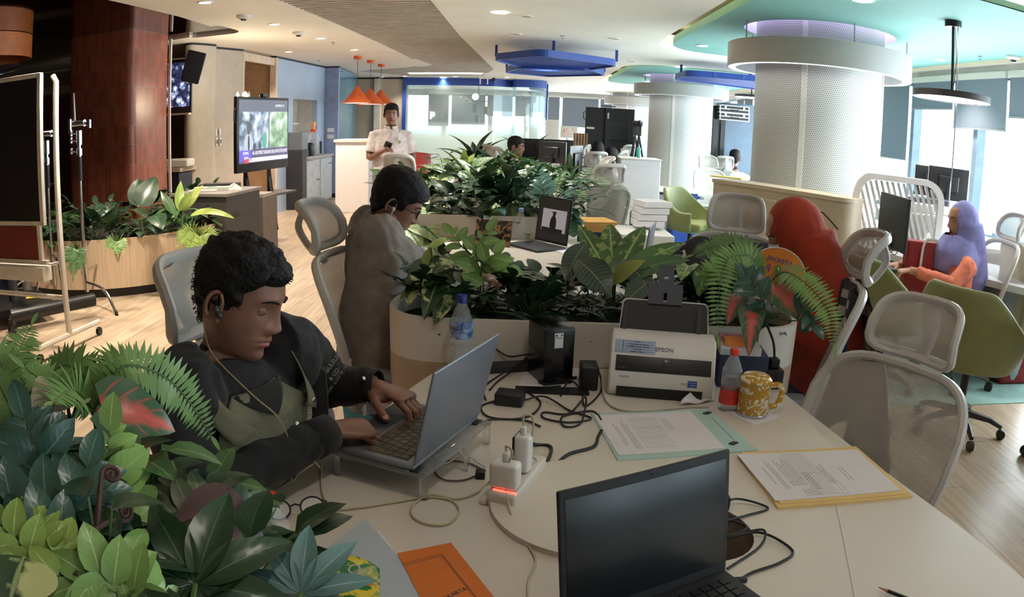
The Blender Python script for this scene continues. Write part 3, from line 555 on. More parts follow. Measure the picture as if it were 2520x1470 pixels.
def office_chair(name, lab, loc, rz, group=None, mesh=MSH, frm=FRM):
    o = thing(name, lab, 'chair')
    def back(u, v):  # u -1..1, v 0..1 -> point on the back sheet
        w = .205+.045*sin(pi*min(1, v*1.1))**.7 if v < .9 else .205+.045*sin(pi*.99)**.7+.0
        w = .2+.05*(1-(abs(v-.62)/.62)**2.2)
        return V((u*w, -.21-.11*v+.03*sin(pi*v*.9)+.045*u*u-.03*v*v, .50+.48*v))
    k = .8
    def loop(f, n=9, sq=.88):
        L = []
        for i in range(4*n):
            a = 2*pi*i/(4*n); c, s = cos(a), sin(a); e = .42; L.append(f(abs(c)**e*(1 if c > 0 else -1), .5+.5*abs(s)**e*(1 if s > 0 else -1)))
        return L
    MB().tube(loop(back), .015, 8, closed=True, flat=1.2).build('back_frame', frm, o)
    def sg(x, e=.42): return x
    def bk(u, v):
        uu, vv = 2*u-1, v; lim = (1-abs(2*vv-1)**(2/.42))**(.21) if abs(2*vv-1) < 1 else 0
        return back(uu*lim, vv)
    MB().grid(bk, 12, 18).build('back_mesh', mesh, o)
    # lumbar plate and spine
    MB().grid(lambda u, v: back((2*u-1)*.62, .12+.16*v)+V((0, -.022, 0)), 8, 4).build('lumbar_plate', frm, o, sol=.008)
    MB().tube([(0, -.05, .40), (0, -.19, .41), (0, -.27, .50), (0, -.26, .62)], [.03, .03, .026, .022], 10, flat=.6).build('spine', frm, o)
    # headrest
    def hr(u, v): return V((u*.145*(1-.12*v), -.37+.045*u*u-.06*(v-.3)**2-.035*v+.02*sin(pi*v), 1.005+.165*v))
    MB().tube(loop(hr), .0125, 8, closed=True, flat=1.5).build('headrest_frame', frm, o)
    MB().grid(lambda u, v: hr((2*u-1)*((1-abs(2*v-1)**4.76)**.21 if 0 < v < 1 else 0), v), 10, 8).build('headrest_mesh', mesh, o)
    tp = back(0, 1); MB().tube(spline([tp+V((0, 0, -.03)), tp+V((0, -.03, .0)), (0, -.41, 1.01), (0, -.45, 1.08), (0, -.425, 1.15)], 5), [.024]*21, 8, flat=.45).build('headrest_bracket', frm, o)
    for s in (-1, 1):
        MB().tube([(s*.23, -.02, .41), (s*.28, -.02, .43), (s*.29, -.02, .52), (s*.285, -.03, .61)], [.02, .022, .02, .022], 8, flat=1.3).build('arm_support', frm, o)
        MB().rbox((s*.285, .0, .63), (.085, .25, .03), .013).build('armrest', GFR, o)
    MB().grid(lambda u, v: V(((2*u-1)*.245*(1-.25*abs(2*v-1)**3.5), -.22+.47*v, .435+.02*(1-(2*u-1)**2)*(1-abs(2*v-1)**3)-.03*v**6)), 12, 12).build('seat', TSEAT, o, sol=.055)
    MB().rbox((0, 0, .38), (.3, .32, .05), .015).build('seat_frame', DARK, o)
    MB().cyl((0, 0, .1), (0, 0, .37), .028, n=12).build('gas_lift', DARK, o)
    for i in range(5):
        a = 2*pi*i/5+.3; c, s = cos(a), sin(a); MB().tube([(c*.03, s*.03, .115), (c*.2, s*.2, .095), (c*.31, s*.31, .075)], [.028, .02, .014], 8, flat=.8).build('leg', mat('grey metal leg', '77787a', .35, .6, var=0), o)
        m = MB()
        for d in (-.014, .014): px, py = c*.315-s*d, s*.315+c*d; m.cyl((px-s*.008, py+c*.008, .03), (px+s*.008, py-c*.008, .03), .03, n=14)
        m.build('caster', BLACK, o)
    o.location = loc; o.rotation_euler = (0, 0, rz)
    if group: o['group'] = group
    return o
def ang_to(dx, dy): return atan2(dy, dx)-pi/2    # rz that turns local +Y to (dx,dy)
def put(px, py, D, z): d = ray(px, py); p = E0+d*D; return p   # point at distance
ch0 = office_chair('office_chair', 'pale mesh office chair whose headrest hides the standing man in white below the waist', (-1.0, 6.75, 0), ang_to(.1, 1))
def chair_at(px, py, D, rz, lab, zref=1.25, back=-.42, swap=None):
    """place a copy so that its headrest middle lands at the pixel, D metres away"""
    p = E0+ray(px, py)*D; fw_ = V((-sin(rz), cos(rz))); q = p.xy-fw_*back
    return dup(ch0, (q.x, q.y, p.z-zref), rz, lab, swap=swap)
def chair_floor(px, py, rz, lab, zref=1.25, back=-.42, swap=None):
    """same, standing on the floor: the distance follows from the height of the headrest"""
    if True:
        d = ray(px, py); t = (zref-H)/d.z; p = E0+d*t; fw_ = V((-sin(rz), cos(rz))); q = p.xy-fw_*back
    return dup(ch0, (q.x, q.y, 0), rz, lab, swap=swap)
def at_h(px, py, D, rz, lab, **k):
    p = E0+ray(px, py)*D; fw_ = V((-sin(rz), cos(rz))); q = p.xy+fw_*.42
    return dup(ch0, (q.x, q.y, 0), rz, lab, **k)
chA = at_h(752, 545, 2.75, ang_to(1, -.12), 'pale mesh office chair of the man in the grey shirt')
_q = E0+ray(492, 800)*1.74; chB = dup(ch0, (_q.x+.93*.38, _q.y-.37*.38, 0), ang_to(.93, -.37), 'grey mesh office chair of the man in the black jacket')
chE = at_h(1818, 488, 3.75, ang_to(-.35, -1), 'mesh office chair with a dark grey jacket over its back')
chF = at_h(1510, 425, 5.9, ang_to(-.35, 1), 'pale mesh office chair beside the white boxes, its back to the walkway')
chG = at_h(1474, 388, 8.6, ang_to(-.3, 1), 'mesh office chair with the tall back left of the white counter')
chH = at_h(1508, 402, 7.4, ang_to(-1, -.1), 'office chair whose headrest peeks out behind the chair with the white boxes')
chI = at_h(1542, 380, 9.8, ang_to(-1, .3), 'white framed office chair in front of the white counter')
chJ = at_h(1736, 404, 10.2, ang_to(.2, -1), 'white office chair facing out beside the blue drawer unit')
chK = at_h(1786, 408, 10.4, ang_to(0, 1), 'white framed office chair of the far man in white by the tall grey case')
chL = at_h(1760, 386, 12.3, ang_to(-.2, -1), 'farthest grey office chair by the tall grey case')
chM = at_h(1219, 362, 9.0, ang_to(1, -.1), 'office chair left of the seated man with cropped hair')
chN = at_h(1193, 368, 9.9, ang_to(1, .5), 'white looped headrest chair among the far plants')
chP = at_h(1555, 362, 13.5, ang_to(-.6, 1), 'white office chair at the far white counter')
chQ = at_h(1450, 365, 12.0, ang_to(-1, 0), 'grey office chair in front of the far black display')
# --- green tub chairs
def green_chair(lab, loc, rz):
    o = thing('tub_chair', lab, 'chair'); GRN = mat('olive green upholstery', '868c5a', .55, var=.04, sheen=.2)
    def sh(u, v, r0=.27):
        a = R(-118+236*u); c = cos(a); tp = .615+.24*max(0, min(1, (c+.15)/.95))**1.5; b = .40
        z = b+(tp-b)*v; r = r0-.05*(1-v)**2+.035*v; return V((sin(a)*r*1.06, -cos(a)*r-.0+(.05 if c < 0 else 0)*(-c), z))
    MB().grid(sh, 36, 10).build('shell', GRN, o, sol=.045, sub=1)
    MB().lathe([(0, .385), (.15, .375), (.22, .40), (.235, .44), (0, .44)], (0, 0, 0), 28).build('seat_pan', GRN, o)
    MB().rbox((0, .02, .455), (.40, .42, .08), .035, n=4).build('seat_cushion', mat('light green cushion', '9da265', .6, var=.03), o)
    MB().cyl((0, 0, .1), (0, 0, .4), .025, n=12).build('column', DARK, o)
    for i in range(5):
        a = 2*pi*i/5+.5; c, s = cos(a), sin(a); MB().tube([(c*.03, s*.03, .12), (c*.2, s*.2, .1), (c*.28, s*.28, .07)], [.025, .018, .014], 8).build('leg', DARK, o); MB().cyl((c*.285-s*.015, s*.285+c*.015, .028), (c*.285+s*.015, s*.285-c*.015, .028), .028, n=14).build('caster', BLACK, o)
    o.location = loc; o.rotation_euler = (0, 0, rz); return o
g0 = green_chair('green tub chair standing alone on the open floor beyond the grey jacket', (1.95, 7.9, 0), ang_to(.75, -.7))
dup(g0, (2.3, 7.95, 0), ang_to(-1, -.2), 'green tub chair mostly hidden behind the grey jacket chair and cabinet')
dup(g0, (2.28, 4.0, 0), ang_to(1, .3), 'green tub chair behind the woman in red, left of the two at the reception desk')
dup(g0, (2.5, 3.25, 0), ang_to(1, .55), 'green tub chair nearest the rounded end of the reception desk')
# --- desks
DTOP = mat('cream white desk laminate', 'd2cabd', .32, var=.012, scale=3); DEDGE = mat('tan laminate band', 'b9a48c', .6, var=.05, stretch=(40, 40, 2)); NAVY = mat('navy desk panel', '27366f', .5, var=.03)
def desk(lab, poly, z=.74, seams=(), legs=(), hole=None, edge=None, th=.028):
    c = sum((V(p) for p in poly), V((0, 0)))/len(poly); o = thing('desk', lab, 'desk', (c.x, c.y, 0))
    m = MB(); hs = [hole] if hole else []
    m.holed(poly, hs, z, down=False); m.holed(poly, hs, z-th)
    m.prism(poly, z-th, z, False, False)
    if hole: m.prism(hole, z-th, z, False, False)
    m.build('desktop', DTOP, o, ang=30)
    for a, b in seams:
        d = V(b)-V(a); MB().box(((a[0]+b[0])/2, (a[1]+b[1])/2, z+.0001), (d.length, .0016, .0008), rot=atan2(d.y, d.x)).build('seam', mat('seam line', 'a79d8e', .6, var=0), o, smooth=False)
    for (x, y, w, l) in legs: MB().rbox((x, y, (z-th)/2), (w, l, z-th), .03).build('leg', edge or PLAST, o)
    return o
p1 = rpoly([(.79, 2.12), (-.19, 2.12), (-.27, 1.92), (-.47, 1.22), (-.80, .72), (-.6, .2), (.55, .2), (1.0, .70), (.965, 1.05), (.88, 1.45), (.82, 1.86)], [.04, .04, .1, .3, .2, .3, .3, .25, .2, .2, .1], 5)
hole = [(.25+.2*cos(a)*1.0+.0, 1.05+.13*sin(a)+.0) for a in [2*pi*i/30 for i in range(30)]]
hole = [(.36+.115*cos(a)-.02*sin(a), 1.185+.12*sin(a)) for a in [2*pi*i/36 for i in range(36)]]
d1 = desk('cream desk in the foreground carrying the scanner, laptops and papers', p1, seams=[((.77, 1.5), (.40, .25))], legs=[(.1, .8, .5, .3), (.1, 1.6, .4, .3)], hole=hole)
tray = MB(); tray.prism([(x, y) for x, y in hole], .60, .605); tray.prism(hole, .605, .738, False, False); tray.build('cable_well', mat('taupe well', '8d7d70', .6), d1)
for k, (y0, y1, xr, xl, lab) in enumerate(((2.58, 4.58, .50, -.38, 'desk of the second row with the playing laptop and water bottle'), (5.05, 5.69, .50, -.8, 'desk of the third row behind the pale caladium plants'), (6.2, 7.85, .52, -.9, 'desk of the fourth row beyond the big plant bed'), (8.35, 10.3, .66, .16, 'desk of the fifth row with the black monitors'))):
    pl = rpoly([(xr-.05, y1), (xl+.05, y1), (xl, (y0+y1)/2), (xl+.05, y0), (xr-.05, y0), (xr, (y0+y1)/2)], [.05, .05, .3, .05, .05, .3])
    dd = desk(lab, pl, legs=[((xl+xr)/2, y0+.35, .5, .3), ((xl+xr)/2, y1-.35, .5, .3)])
    if k: MB().box(((xl+xr)/2+.2, y0+.5, .66), (xr-xl-.1, .5, .1)).build('modesty_panel', NAVY, dd, smooth=False)
# --- planters between the desks
PWOOD = mat('pale laminate planter', 'cfc4b0', .6, var=.05, scale=4, stretch=(60, 60, 1)); SOIL = mat('dark potting soil', '221c17', .95, var=.2, scale=30, bump=.6)
def planter(lab, poly, h, mt=PWOOD, band=None, plinth=True, z0=.0):
    c = sum((V(p) for p in poly), V((0, 0)))/len(poly); o = thing('planter', lab, 'planter', (c.x, c.y, 0)); inn = shrink(poly, .018)
    m = MB(); n = len(poly); zs = [.08 if plinth else 0, h]
    if band: zs = [.08, band, h]
    for a, b in zip(zs[:-1], zs[1:]): m.k = 1 if (band and a == .08) else 0; m.prism(poly, a, b, False, False)
    m.k = 0; m.prism(inn, h-.1, h, False, False); m.add([(p[0], p[1], h) for p in poly]+[(p[0], p[1], h) for p in inn], [(i, (i+1) % n, n+(i+1) % n, n+i) for i in range(n)])
    m.build('planter_wall', [mt, DEDGE], o, ang=40)
    MB().prism(shrink(poly, .03), 0, .085).build('plinth', BLACK, o); MB().prism(inn, h-.09, h-.06).build('soil', SOIL, o)
    return o
PLN = mat('off white laminate', 'd6d0c6', .5, var=.02, scale=3)
def stad(x0, x1, y0, y1, r): return rpoly([(x0, y0), (x1, y0), (x1, y1), (x0, y1)], r, 8)
planter('white planter with rounded ends behind the scanner', stad(-.40, .97, 2.13, 2.53, .2), .88, PLN, .74)
planter('planter of the third bed, behind the playing laptop', stad(-.8, .42, 4.62, 5.02, .2), .88, PLN, .74)
planter('planter of the big middle plant bed', stad(-1.15, .58, 5.72, 6.14, .2), .88, PLN, .74)
planter('planter of the far plant bed', stad(-1.0, .62, 7.88, 8.3, .2), .88, PLN, .74)
planter('planter in the lower left corner under the lush foliage', stad(-1.7, -.66, .42, .8, .15), .86, PLN, .74)
pr = [(-4.0+1.13*cos(2*pi*i/56), 6.6+1.13*sin(2*pi*i/56)) for i in range(56)]
planter('large round wooden planter encircling the brick pillar', pr, .52, mat('pale oak veneer', 'cdb79b', .5, var=.07, scale=3, stretch=(30, 30, 1)))
# --- white island counter, counters
o = thing('counter', 'tall white island counter left of the standing man', 'counter', (-2.62, 11.7, 0)); MB().box((-2.62, 11.65, .57), (.55, .34, 1.14)).build('counter_body', mat('white counter', 'e3e0e6', .4, var=.01), o, smooth=False, bev=.01); MB().box((-2.62, 11.8, 1.16), (.6, .7, .045)).build('counter_top', mat('speckled stone', 'd3c9c2', .5, var=.1, scale=80), o, bev=.004)
a, b = E0+ray(1530, 372)*7.9, E0+ray(1597, 372)*7.9
o = thing('counter', 'white waist high counter in front of the middle pillar', 'counter', (1.45, 8.8, 0)); MB().box((1.5, 9.0, .55), (.5, .45, 1.1)).build('counter_body', MATS['white counter'], o, smooth=False, bev=.01); MB().box((1.5, 9.0, 1.11), (.52, .47, .02)).build('counter_top', PLAST, o, bev=.004)
# cabinet in front of near pillar
CAB = mat('beige cabinet laminate', 'c4b59c', .5, var=.02)
def quadbox(mb, A, B, th, z0, z1):  # box whose front runs A->B, thickness away from the camera
    t = (V(B)-V(A)).normalized(); n = V((-t.y, t.x)); 
    if n.dot(V(A)) < 0: n = -n
    P = [V(A), V(B), V(B)+n*th, V(A)+n*th]; mb.prism([tuple(p) for p in P], z0, z1); return mb
A_, B_ = onz(1757, 440, 1.1).xy, onz(2015, 478, 1.1).xy
o = thing('low_cabinet', 'long beige low cabinet with rounded end in front of the near pillar', 'cabinet', (A_.x, A_.y, 0)); t_ = (B_-A_).normalized(); n_ = V((-t_.y, t_.x)); n_ = n_ if n_.dot(A_) > 0 else -n_
B2 = B_+t_*.28
m = MB(); m.prism(rpoly([tuple(A_), tuple(B2), tuple(B2+n_*.30), tuple(A_+n_*.30)], [0, .2, .2, 0], 8), 0, 1.07); m.build('cabinet_body', CAB, o)
MB().prism(rpoly([tuple(A_-t_*.01-n_*.01), tuple(B2+t_*.01-n_*.01), tuple(B2+n_*.31), tuple(A_+n_*.31)], [0, .2, .2, 0], 8), 1.07, 1.1).build('cabinet_top', CAB, o)
L_ = (B_-A_).length
for i in range(3):
    a, b = A_+t_*(.1+i*(L_-.15)/3)-n_*.012, A_+t_*(.1+(i+1)*(L_-.15)/3-.03)-n_*.012; m = MB(); quadbox(m, a, b, .015, .08, 1.0); dd = m.build('door', CAB, o, bev=.002)
    MB().ell((b.x-t_.x*.06-n_.x*.005, b.y-t_.y*.06-n_.y*.005, .8), (.02, .02, .02)).build('knob', DARK, dd)
# reception desk of the woman in lilac
RD = mat('pale grey laminate', 'c6c6c8', .4, var=.01)
rp = rpoly([(2.48, 5.35), (2.75, 4.7), (2.88, 4.3), (3.25, 3.65), (3.8, 3.5), (4.0, 3.95), (3.62, 4.6), (3.3, 5.0), (3.1, 5.5)], [.1, .3, .3, .25, .35, .3, .3, .3, .1], 6)
o = desk('pale grey reception desk with a rounded end where the woman in lilac sits', rp, th=.045)
o.children[0].data.materials[0] = RD
q = onz(2440, 938, 0); MB().lathe([(.2, .04), (.24, .7)], (q.x+.12, q.y+.1, 0), 32).build('leg', mat('blue grey laminate', '9aa7ad', .45, var=.02), o); MB().lathe([(0, 0), (.19, 0), (.19, .045)], (q.x+.12, q.y+.1, 0), 32).build('leg_base', BLACK, o)
MB().add([(2.65, 5.3, 0), (2.9, 4.75, 0), (3.05, 4.4, 0), (3.4, 4.1, 0), (2.65, 5.3, .69), (2.9, 4.75, .69), (3.05, 4.4, .69), (3.4, 4.1, .69)], [(0, 1, 5, 4), (1, 2, 6, 5), (2, 3, 7, 6)]).build('front_panel', MATS['blue grey laminate'], o, sol=.03)
# slatted white screen
SZ = 1.3
A2, B2 = onz(2062, 600, .74).xy, onz(2062, 600, .74).xy+V((.73, -.34)); t2 = (B2-A2).normalized(); W_ = (B2-A2).length
o = thing('slatted_screen', 'white arched desk screen filled with slanting slats', 'screen', (A2.x, A2.y, .74))
def spt(u, z, d=0): return V((A2.x+t2.x*u*W_-(-t2.y)*-d*1, A2.y+t2.y*u*W_+t2.x*d, z))
zt = SZ; Q = rpoly([(0, .0), (.10, zt-.0), (.93, zt+.0), (1.0, .74), (1, .0)], 0)
out = [(0.0, .745)]+[(.10+.16*(1-cos(R(a))), zt-.2+.2*sin(R(a))) for a in range(0, 91, 10)]+[(.80+.2*sin(R(a)), zt-.17+.17*cos(R(a))) for a in range(0, 91, 10)]+[(1.0, .745)]
inn = [(.07, .745)]+[(.165+.13*(1-cos(R(a))), zt-.2+.155*sin(R(a))) for a in range(0, 91, 10)]+[(.79+.15*sin(R(a)), zt-.17+.125*cos(R(a))) for a in range(0, 91, 10)]+[(.94, .745)]
m = MB(); n = len(out)
for d0, d1 in ((0, .09),):
    vs = [spt(*p, 0) for p in out]+[spt(*p, 0) for p in inn]+[spt(*p, .1) for p in out]+[spt(*p, .1) for p in inn]; fs = []
    for i in range(n-1): fs += [(i, i+1, n+i+1, n+i), (2*n+i, 3*n+i, 3*n+i+1, 2*n+i+1), (i, 2*n+i, 2*n+i+1, i+1), (n+i, n+i+1, 3*n+i+1, 3*n+i)]
    m.add(vs, fs)
m.build('screen_frame', PLAST, o, ang=40)
m = MB()
def inside(u, z):
    c = False
    for i in range(len(inn)):
        (x1, y1), (x2, y2) = inn[i-1], inn[i]
        if (y1 > z) != (y2 > z) and u < (x2-x1)*(z-y1)/(y2-y1)+x1: c = not c
    return c
for k in range(26):
    u0 = -.15+k*.055; pts = [(u0+(zt-z)*.42, z) for z in [.75+.01*j for j in range(64)]]; pts = [p for p in pts if inside(*p)]
    if len(pts) > 4: a, b = pts[0], pts[-1]; m.add([spt(a[0]-.013, a[1], .03), spt(a[0]+.013, a[1], .03), spt(b[0]+.013, b[1], .03), spt(b[0]-.013, b[1], .03), spt(a[0]-.013, a[1], .07), spt(a[0]+.013, a[1], .07), spt(b[0]+.013, b[1], .07), spt(b[0]-.013, b[1], .07)], [(0, 1, 2, 3), (4, 5, 6, 7), (0, 4, 7, 3), (1, 5, 6, 2)])
m.build('slats', PLAST, o, smooth=False)
# side desk at the right border and the chair standing there
desk('table with a dark edge entering at the right border', rpoly([(2.45, 2.72), (2.95, 3.1), (3.6, 2.6), (2.9, 2.1)], [.2, .1, .1, .1]), th=.04).children[0].data.materials.append(NAVY)
dup(ch0, (3.05, 2.75, 0), ang_to(1, .3), 'office chair cut by the right border, only its wheels and back edge showing')
chC = dup(ch0, (.80, 1.53, 0), R(120), 'pale mesh office chair tucked against the right side of the foreground desk', swap={'grey chair mesh': 'ribbed grey chair mesh'}); chC.scale = (1, 1, .92)
chD = at_h(2163, 650, 2.75, ang_to(-1, .15), 'office chair of the woman in red, a checked shawl over its back')
# ---------- plants ----------
_srgb = srgb
def leafmat(name, base, edge=None, vein=None, vw=.035, side=None, nside=7, var=None, vth=.5, vscale=9, rough=.35, back=None, rim=None):
    """blade colour from its own u (across) and v (along): body, mid rib, side ribs, blotches, rim"""
    if name in MATS: return MATS[name]
    def srgb(h_): r, g, b_ = _srgb(h_); y_ = .3*r+.59*g+.11*b_; return tuple((y_+(q-y_)*.85)*.95 for q in (r, g, b_))
    t = NT(name); tc = t.n('TexCoord'); sx = t.n('SeparateXYZ'); t.l(tc.outputs['UV'], sx.inputs[0])
    def M(op, a, b=None, c=None):
        m = t.n('Math', operation=op)
        for i, x in enumerate((a, b, c)):
            if x is None: continue
            if isinstance(x, (int, float)): m.inputs[i].default_value = x
            else: t.l(x, m.inputs[i])
        return m.outputs[0]
    au = M('MULTIPLY', M('ABSOLUTE', M('SUBTRACT', sx.outputs[0], .5)), 2)
    mp = t.n('Mapping'); t.l(tc.outputs['Object'], mp.inputs[0]); nz = t.n('TexNoise'); nz.inputs['Scale'].default_value = vscale*4; nz.inputs['Detail'].default_value = 4; t.l(mp.outputs[0], nz.inputs[0])
    nb = t.n('TexNoise'); nb.inputs['Scale'].default_value = 6; t.l(mp.outputs[0], nb.inputs[0]); b = srgb(base)
    col = ramp(t, nb.outputs['Fac'], [(.3, tuple(x*.62 for x in b)), (.7, tuple(min(1, x*1.3) for x in b))])
    def mix(f, a, c):
        m = t.n('MixRGB'); t.l(f, m.inputs[0]) if not isinstance(f, float) else None
        t.l(a, m.inputs[1])
        if isinstance(c, tuple): m.inputs[2].default_value = c4(c)
        else: t.l(c, m.inputs[2])
        return m.outputs[0]
    def band(x, lo, hi): # 1 below lo, 0 above hi
        r = t.n('MapRange'); t.l(x, r.inputs[0]); r.inputs[1].default_value = lo; r.inputs[2].default_value = hi; r.inputs[3].default_value = 1; r.inputs[4].default_value = 0; return r.outputs[0]
    if var: col = mix(M('SUBTRACT', 1, band(nz.outputs['Fac'], vth-.03, vth+.04)), col, srgb(var))
    if edge: # centre blotch fading towards the edge
        col = mix(band(M('ADD', au, M('MULTIPLY', M('SUBTRACT', nz.outputs['Fac'], .5), .9)), .22, .5), col, srgb(edge))
    if side:
        s = M('FRACT', M('SUBTRACT', M('MULTIPLY', sx.outputs[1], nside), M('MULTIPLY', au, 1.6))); s = M('ABSOLUTE', M('SUBTRACT', s, .5))
        col = mix(M('MULTIPLY', band(s, .04, .10), band(au, .75, .95)), col, srgb(side))
    if rim: col = mix(M('SUBTRACT', 1, band(au, .78, .84)), col, srgb(rim))
    if vein: col = mix(band(au, vw, vw*2.2), col, srgb(vein))
    t.l(col, t.b.inputs['Base Color']); t.set(Roughness=rough); t.b.inputs['Specular IOR Level'].default_value = .45
    s2 = M('FRACT', M('SUBTRACT', M('MULTIPLY', sx.outputs[1], nside), M('MULTIPLY', au, 1.6))); bp = t.n('Bump'); bp.inputs['Strength'].default_value = .12; bp.inputs['Distance'].default_value = .002
    t.l(M('ABSOLUTE', M('SUBTRACT', s2, .5)), bp.inputs['Height']); t.l(bp.outputs[0], t.b.inputs['Normal'])
    MATS[name] = t.m; return t.m
LM = dict(
 fern=leafmat('bright fern green', '6f9c45', vein='4d7a34', nside=1, rough=.45), fernd=leafmat('dark fern green', '3f6b35', nside=1), lime=leafmat('lime leaf', '7fae4c', vein='a8c878', vw=.03),
 teal=leafmat('dark teal leaf', '2f5a4e', vein='5c8a78', vw=.03, rough=.28), dark=leafmat('deep green leaf', '25452c', vein='4a7048', vw=.025, rough=.3), mid=leafmat('mid green leaf', '44713a', vein='7fa060', vw=.03, rough=.32),
 red=leafmat('red centred leaf', '2f5f38', edge='c04a3c', vein='d0493c', vw=.05, side='b04438', nside=5), pink=leafmat('white leaf with pink ribs', 'b9bf9f', vein='c2506a', vw=.05, side='c0607a', nside=5, var='7f9a68', vth=.58),
 pale=leafmat('pale leaf with green ribs', 'b5c98a', vein='3f7a44', vw=.06, side='5f9050', nside=7, rough=.4), pothos=leafmat('yellow blotched leaf', '2f4f28', var='c5cd80', vth=.56, vscale=5, vein='8fa060'),
 dief=leafmat('mottled strap leaf', '4a7a35', var='93ad55', vth=.57, vscale=10, vein='a5c070', vw=.05), strap=leafmat('yellow green strap leaf', 'a5b84a', vein='8aa03f', rough=.4), cala=leafmat('dark striped oval leaf', '2d4a38', side='6a6a5a', nside=12, vein='7c8f6c', vw=.02),
 rimw=leafmat('leaf with frosted zigzag rim', '2c5a40', side='55905a', nside=8, var=None, rim='a9c0a8'), blue=leafmat('blue green leaf', '4f7f7c', vein='7fa8a0', vw=.03, rough=.5), var2=leafmat('cream striped leaf', '4a6f3c', side='b9c494', nside=9, vein='c9d2a4', vw=.04),
 olive=leafmat('olive grey leaf', '5a6a48', vein='8a9670', rough=.4), maroon=leafmat('maroon leaf', '4a2f30', edge='6a3038', vein='8a5a5a'), yel=leafmat('young yellow green leaf', '8fb03c', vein='b5cc70', vw=.03))
LK = list(LM); LMS = [LM[k] for k in LK]; KI = {k: i for i, k in enumerate(LK)}
STEM = mat('green stem', '4f6b3a', .5, var=.1); BSTEM = mat('brown stalk', '4a3328', .7, var=.15, scale=40)
PR = dict(lance=lambda t: (sin(pi*t**.8))**.9 if 0 < t < 1 else 0, oval=lambda t: (sin(pi*t))**.62 if 0 < t < 1 else 0, heart=lambda t: (1-t**1.7)**.85*min(1, t*5+.35)**.6 if t < 1 else 0,
          strap=lambda t: min(1, t*5+.35)*(1-t**4)**.8 if t < 1 else 0, egg=lambda t: (sin(pi*t**.7))**.7 if 0 < t < 1 else 0, wedge=lambda t: (t**.7)*(1-t**6)*1.05 if t < 1 else 0)
def leaf(mb, B, T, W, N, pr='lance', kind='mid', arch=.12, fold=.25, nu=4, nv=7, wave=0, heart=False):
    B, T = V(B), V(T); a = T-B; L = a.length
    if L < 1e-5: return
    t_ = a/L; s = t_.cross(V(N))
    if s.length < 1e-4: s = t_.orthogonal()
    s.normalize(); n = s.cross(t_).normalized(); f = PR[pr] if isinstance(pr, str) else pr; mb.k = KI[kind]; ph = random.random()*6
    def P(u, v):
        x = (2*u-1); w = f(v)*W/2; c = B+a*v+n*(arch*L*4*v*(1-v))
        c = c+s*x*w+n*(fold*abs(x)*w-.0)+n*(wave*W*sin(v*14+ph)*abs(x))
        if heart and v < .25: c = c-t_*(abs(x)*(.25-v)*L*.55)
        return c
    mb.grid(P, nu, nv)
UPV = V((0, 0, 1))
def frond(mb, sm, path, N, n=10, ll=.06, wl=.3, kind='lime', lean=.5, pr='lance', taper=lambda t: sin(pi*min(.97, t*.85+.12))**.7, arch=.05, droop=0, fine=False, r=.002, nv=5, t0=.06, tip=True, pairs=True):
    """rachis with leaflets on both sides"""
    P = spline(path, 8); m = len(P)-1; sm.tube(P, [r*(1.2-.9*i/m) for i in range(m+1)], 5)
    def at(t): x = t*m; i = min(int(x), m-1); return P[i].lerp(P[i+1], x-i), (P[i+1]-P[i]).normalized()
    for i in range(n):
        t = t0+(1-t0)*(i+.5)/n
        for sgn in ((-1, 1) if pairs else ((-1) ** i,)):
            p, d = at(min(.995, t+(sgn*.2/n if not fine else 0))); s = d.cross(V(N)).normalized()*sgn; nn = d.cross(s).normalized()*-sgn
            if nn.dot(V(N)) < 0: nn = -nn
            l = ll*taper(t)*random.uniform(.88, 1.1); q = p+(s+d*lean).normalized()*l-UPV*droop*l+nn*.1*l*random.uniform(-1, 1)
            if fine:
                e = (q-p); w = d*(l*wl*.5); mid = p+e*.45+nn*l*.06; mb.k = KI[kind]
                mb.add([p-w*.5, mid-w, q, mid+w, p+w*.5], [(0, 1, 3, 4), (1, 2, 3)], [(.5, 0), (0, .4), (.5, 1), (1, .4), (.5, 0)])
            else: leaf(mb, p, q, l*wl, nn, pr, kind, arch, .2, 2, nv)
    if tip: p, d = at(.99); leaf(mb, p, p+d*ll*.75, ll*wl*.75, N, pr, kind, arch, .2, 2, nv)
def rdir(a, e): return V((cos(a)*cos(e), sin(a)*cos(e), sin(e)))
def newplant(name, lab, c, grp=None): o = thing(name, lab, 'plant', tuple(c), 0, grp); return o, MB(), MB()
def done(o, mb, sm, bst=False):
    # keep only the leaf materials in use
    ks = sorted(set(mb.mi)); mp_ = {k: i for i, k in enumerate(ks)}; mb.mi = [mp_[k] for k in mb.mi]
    if mb.f: mb.build('foliage', [LMS[k] for k in ks], o, ang=60)
    if sm.f: sm.build('stem', BSTEM if bst else STEM, o)
    return o
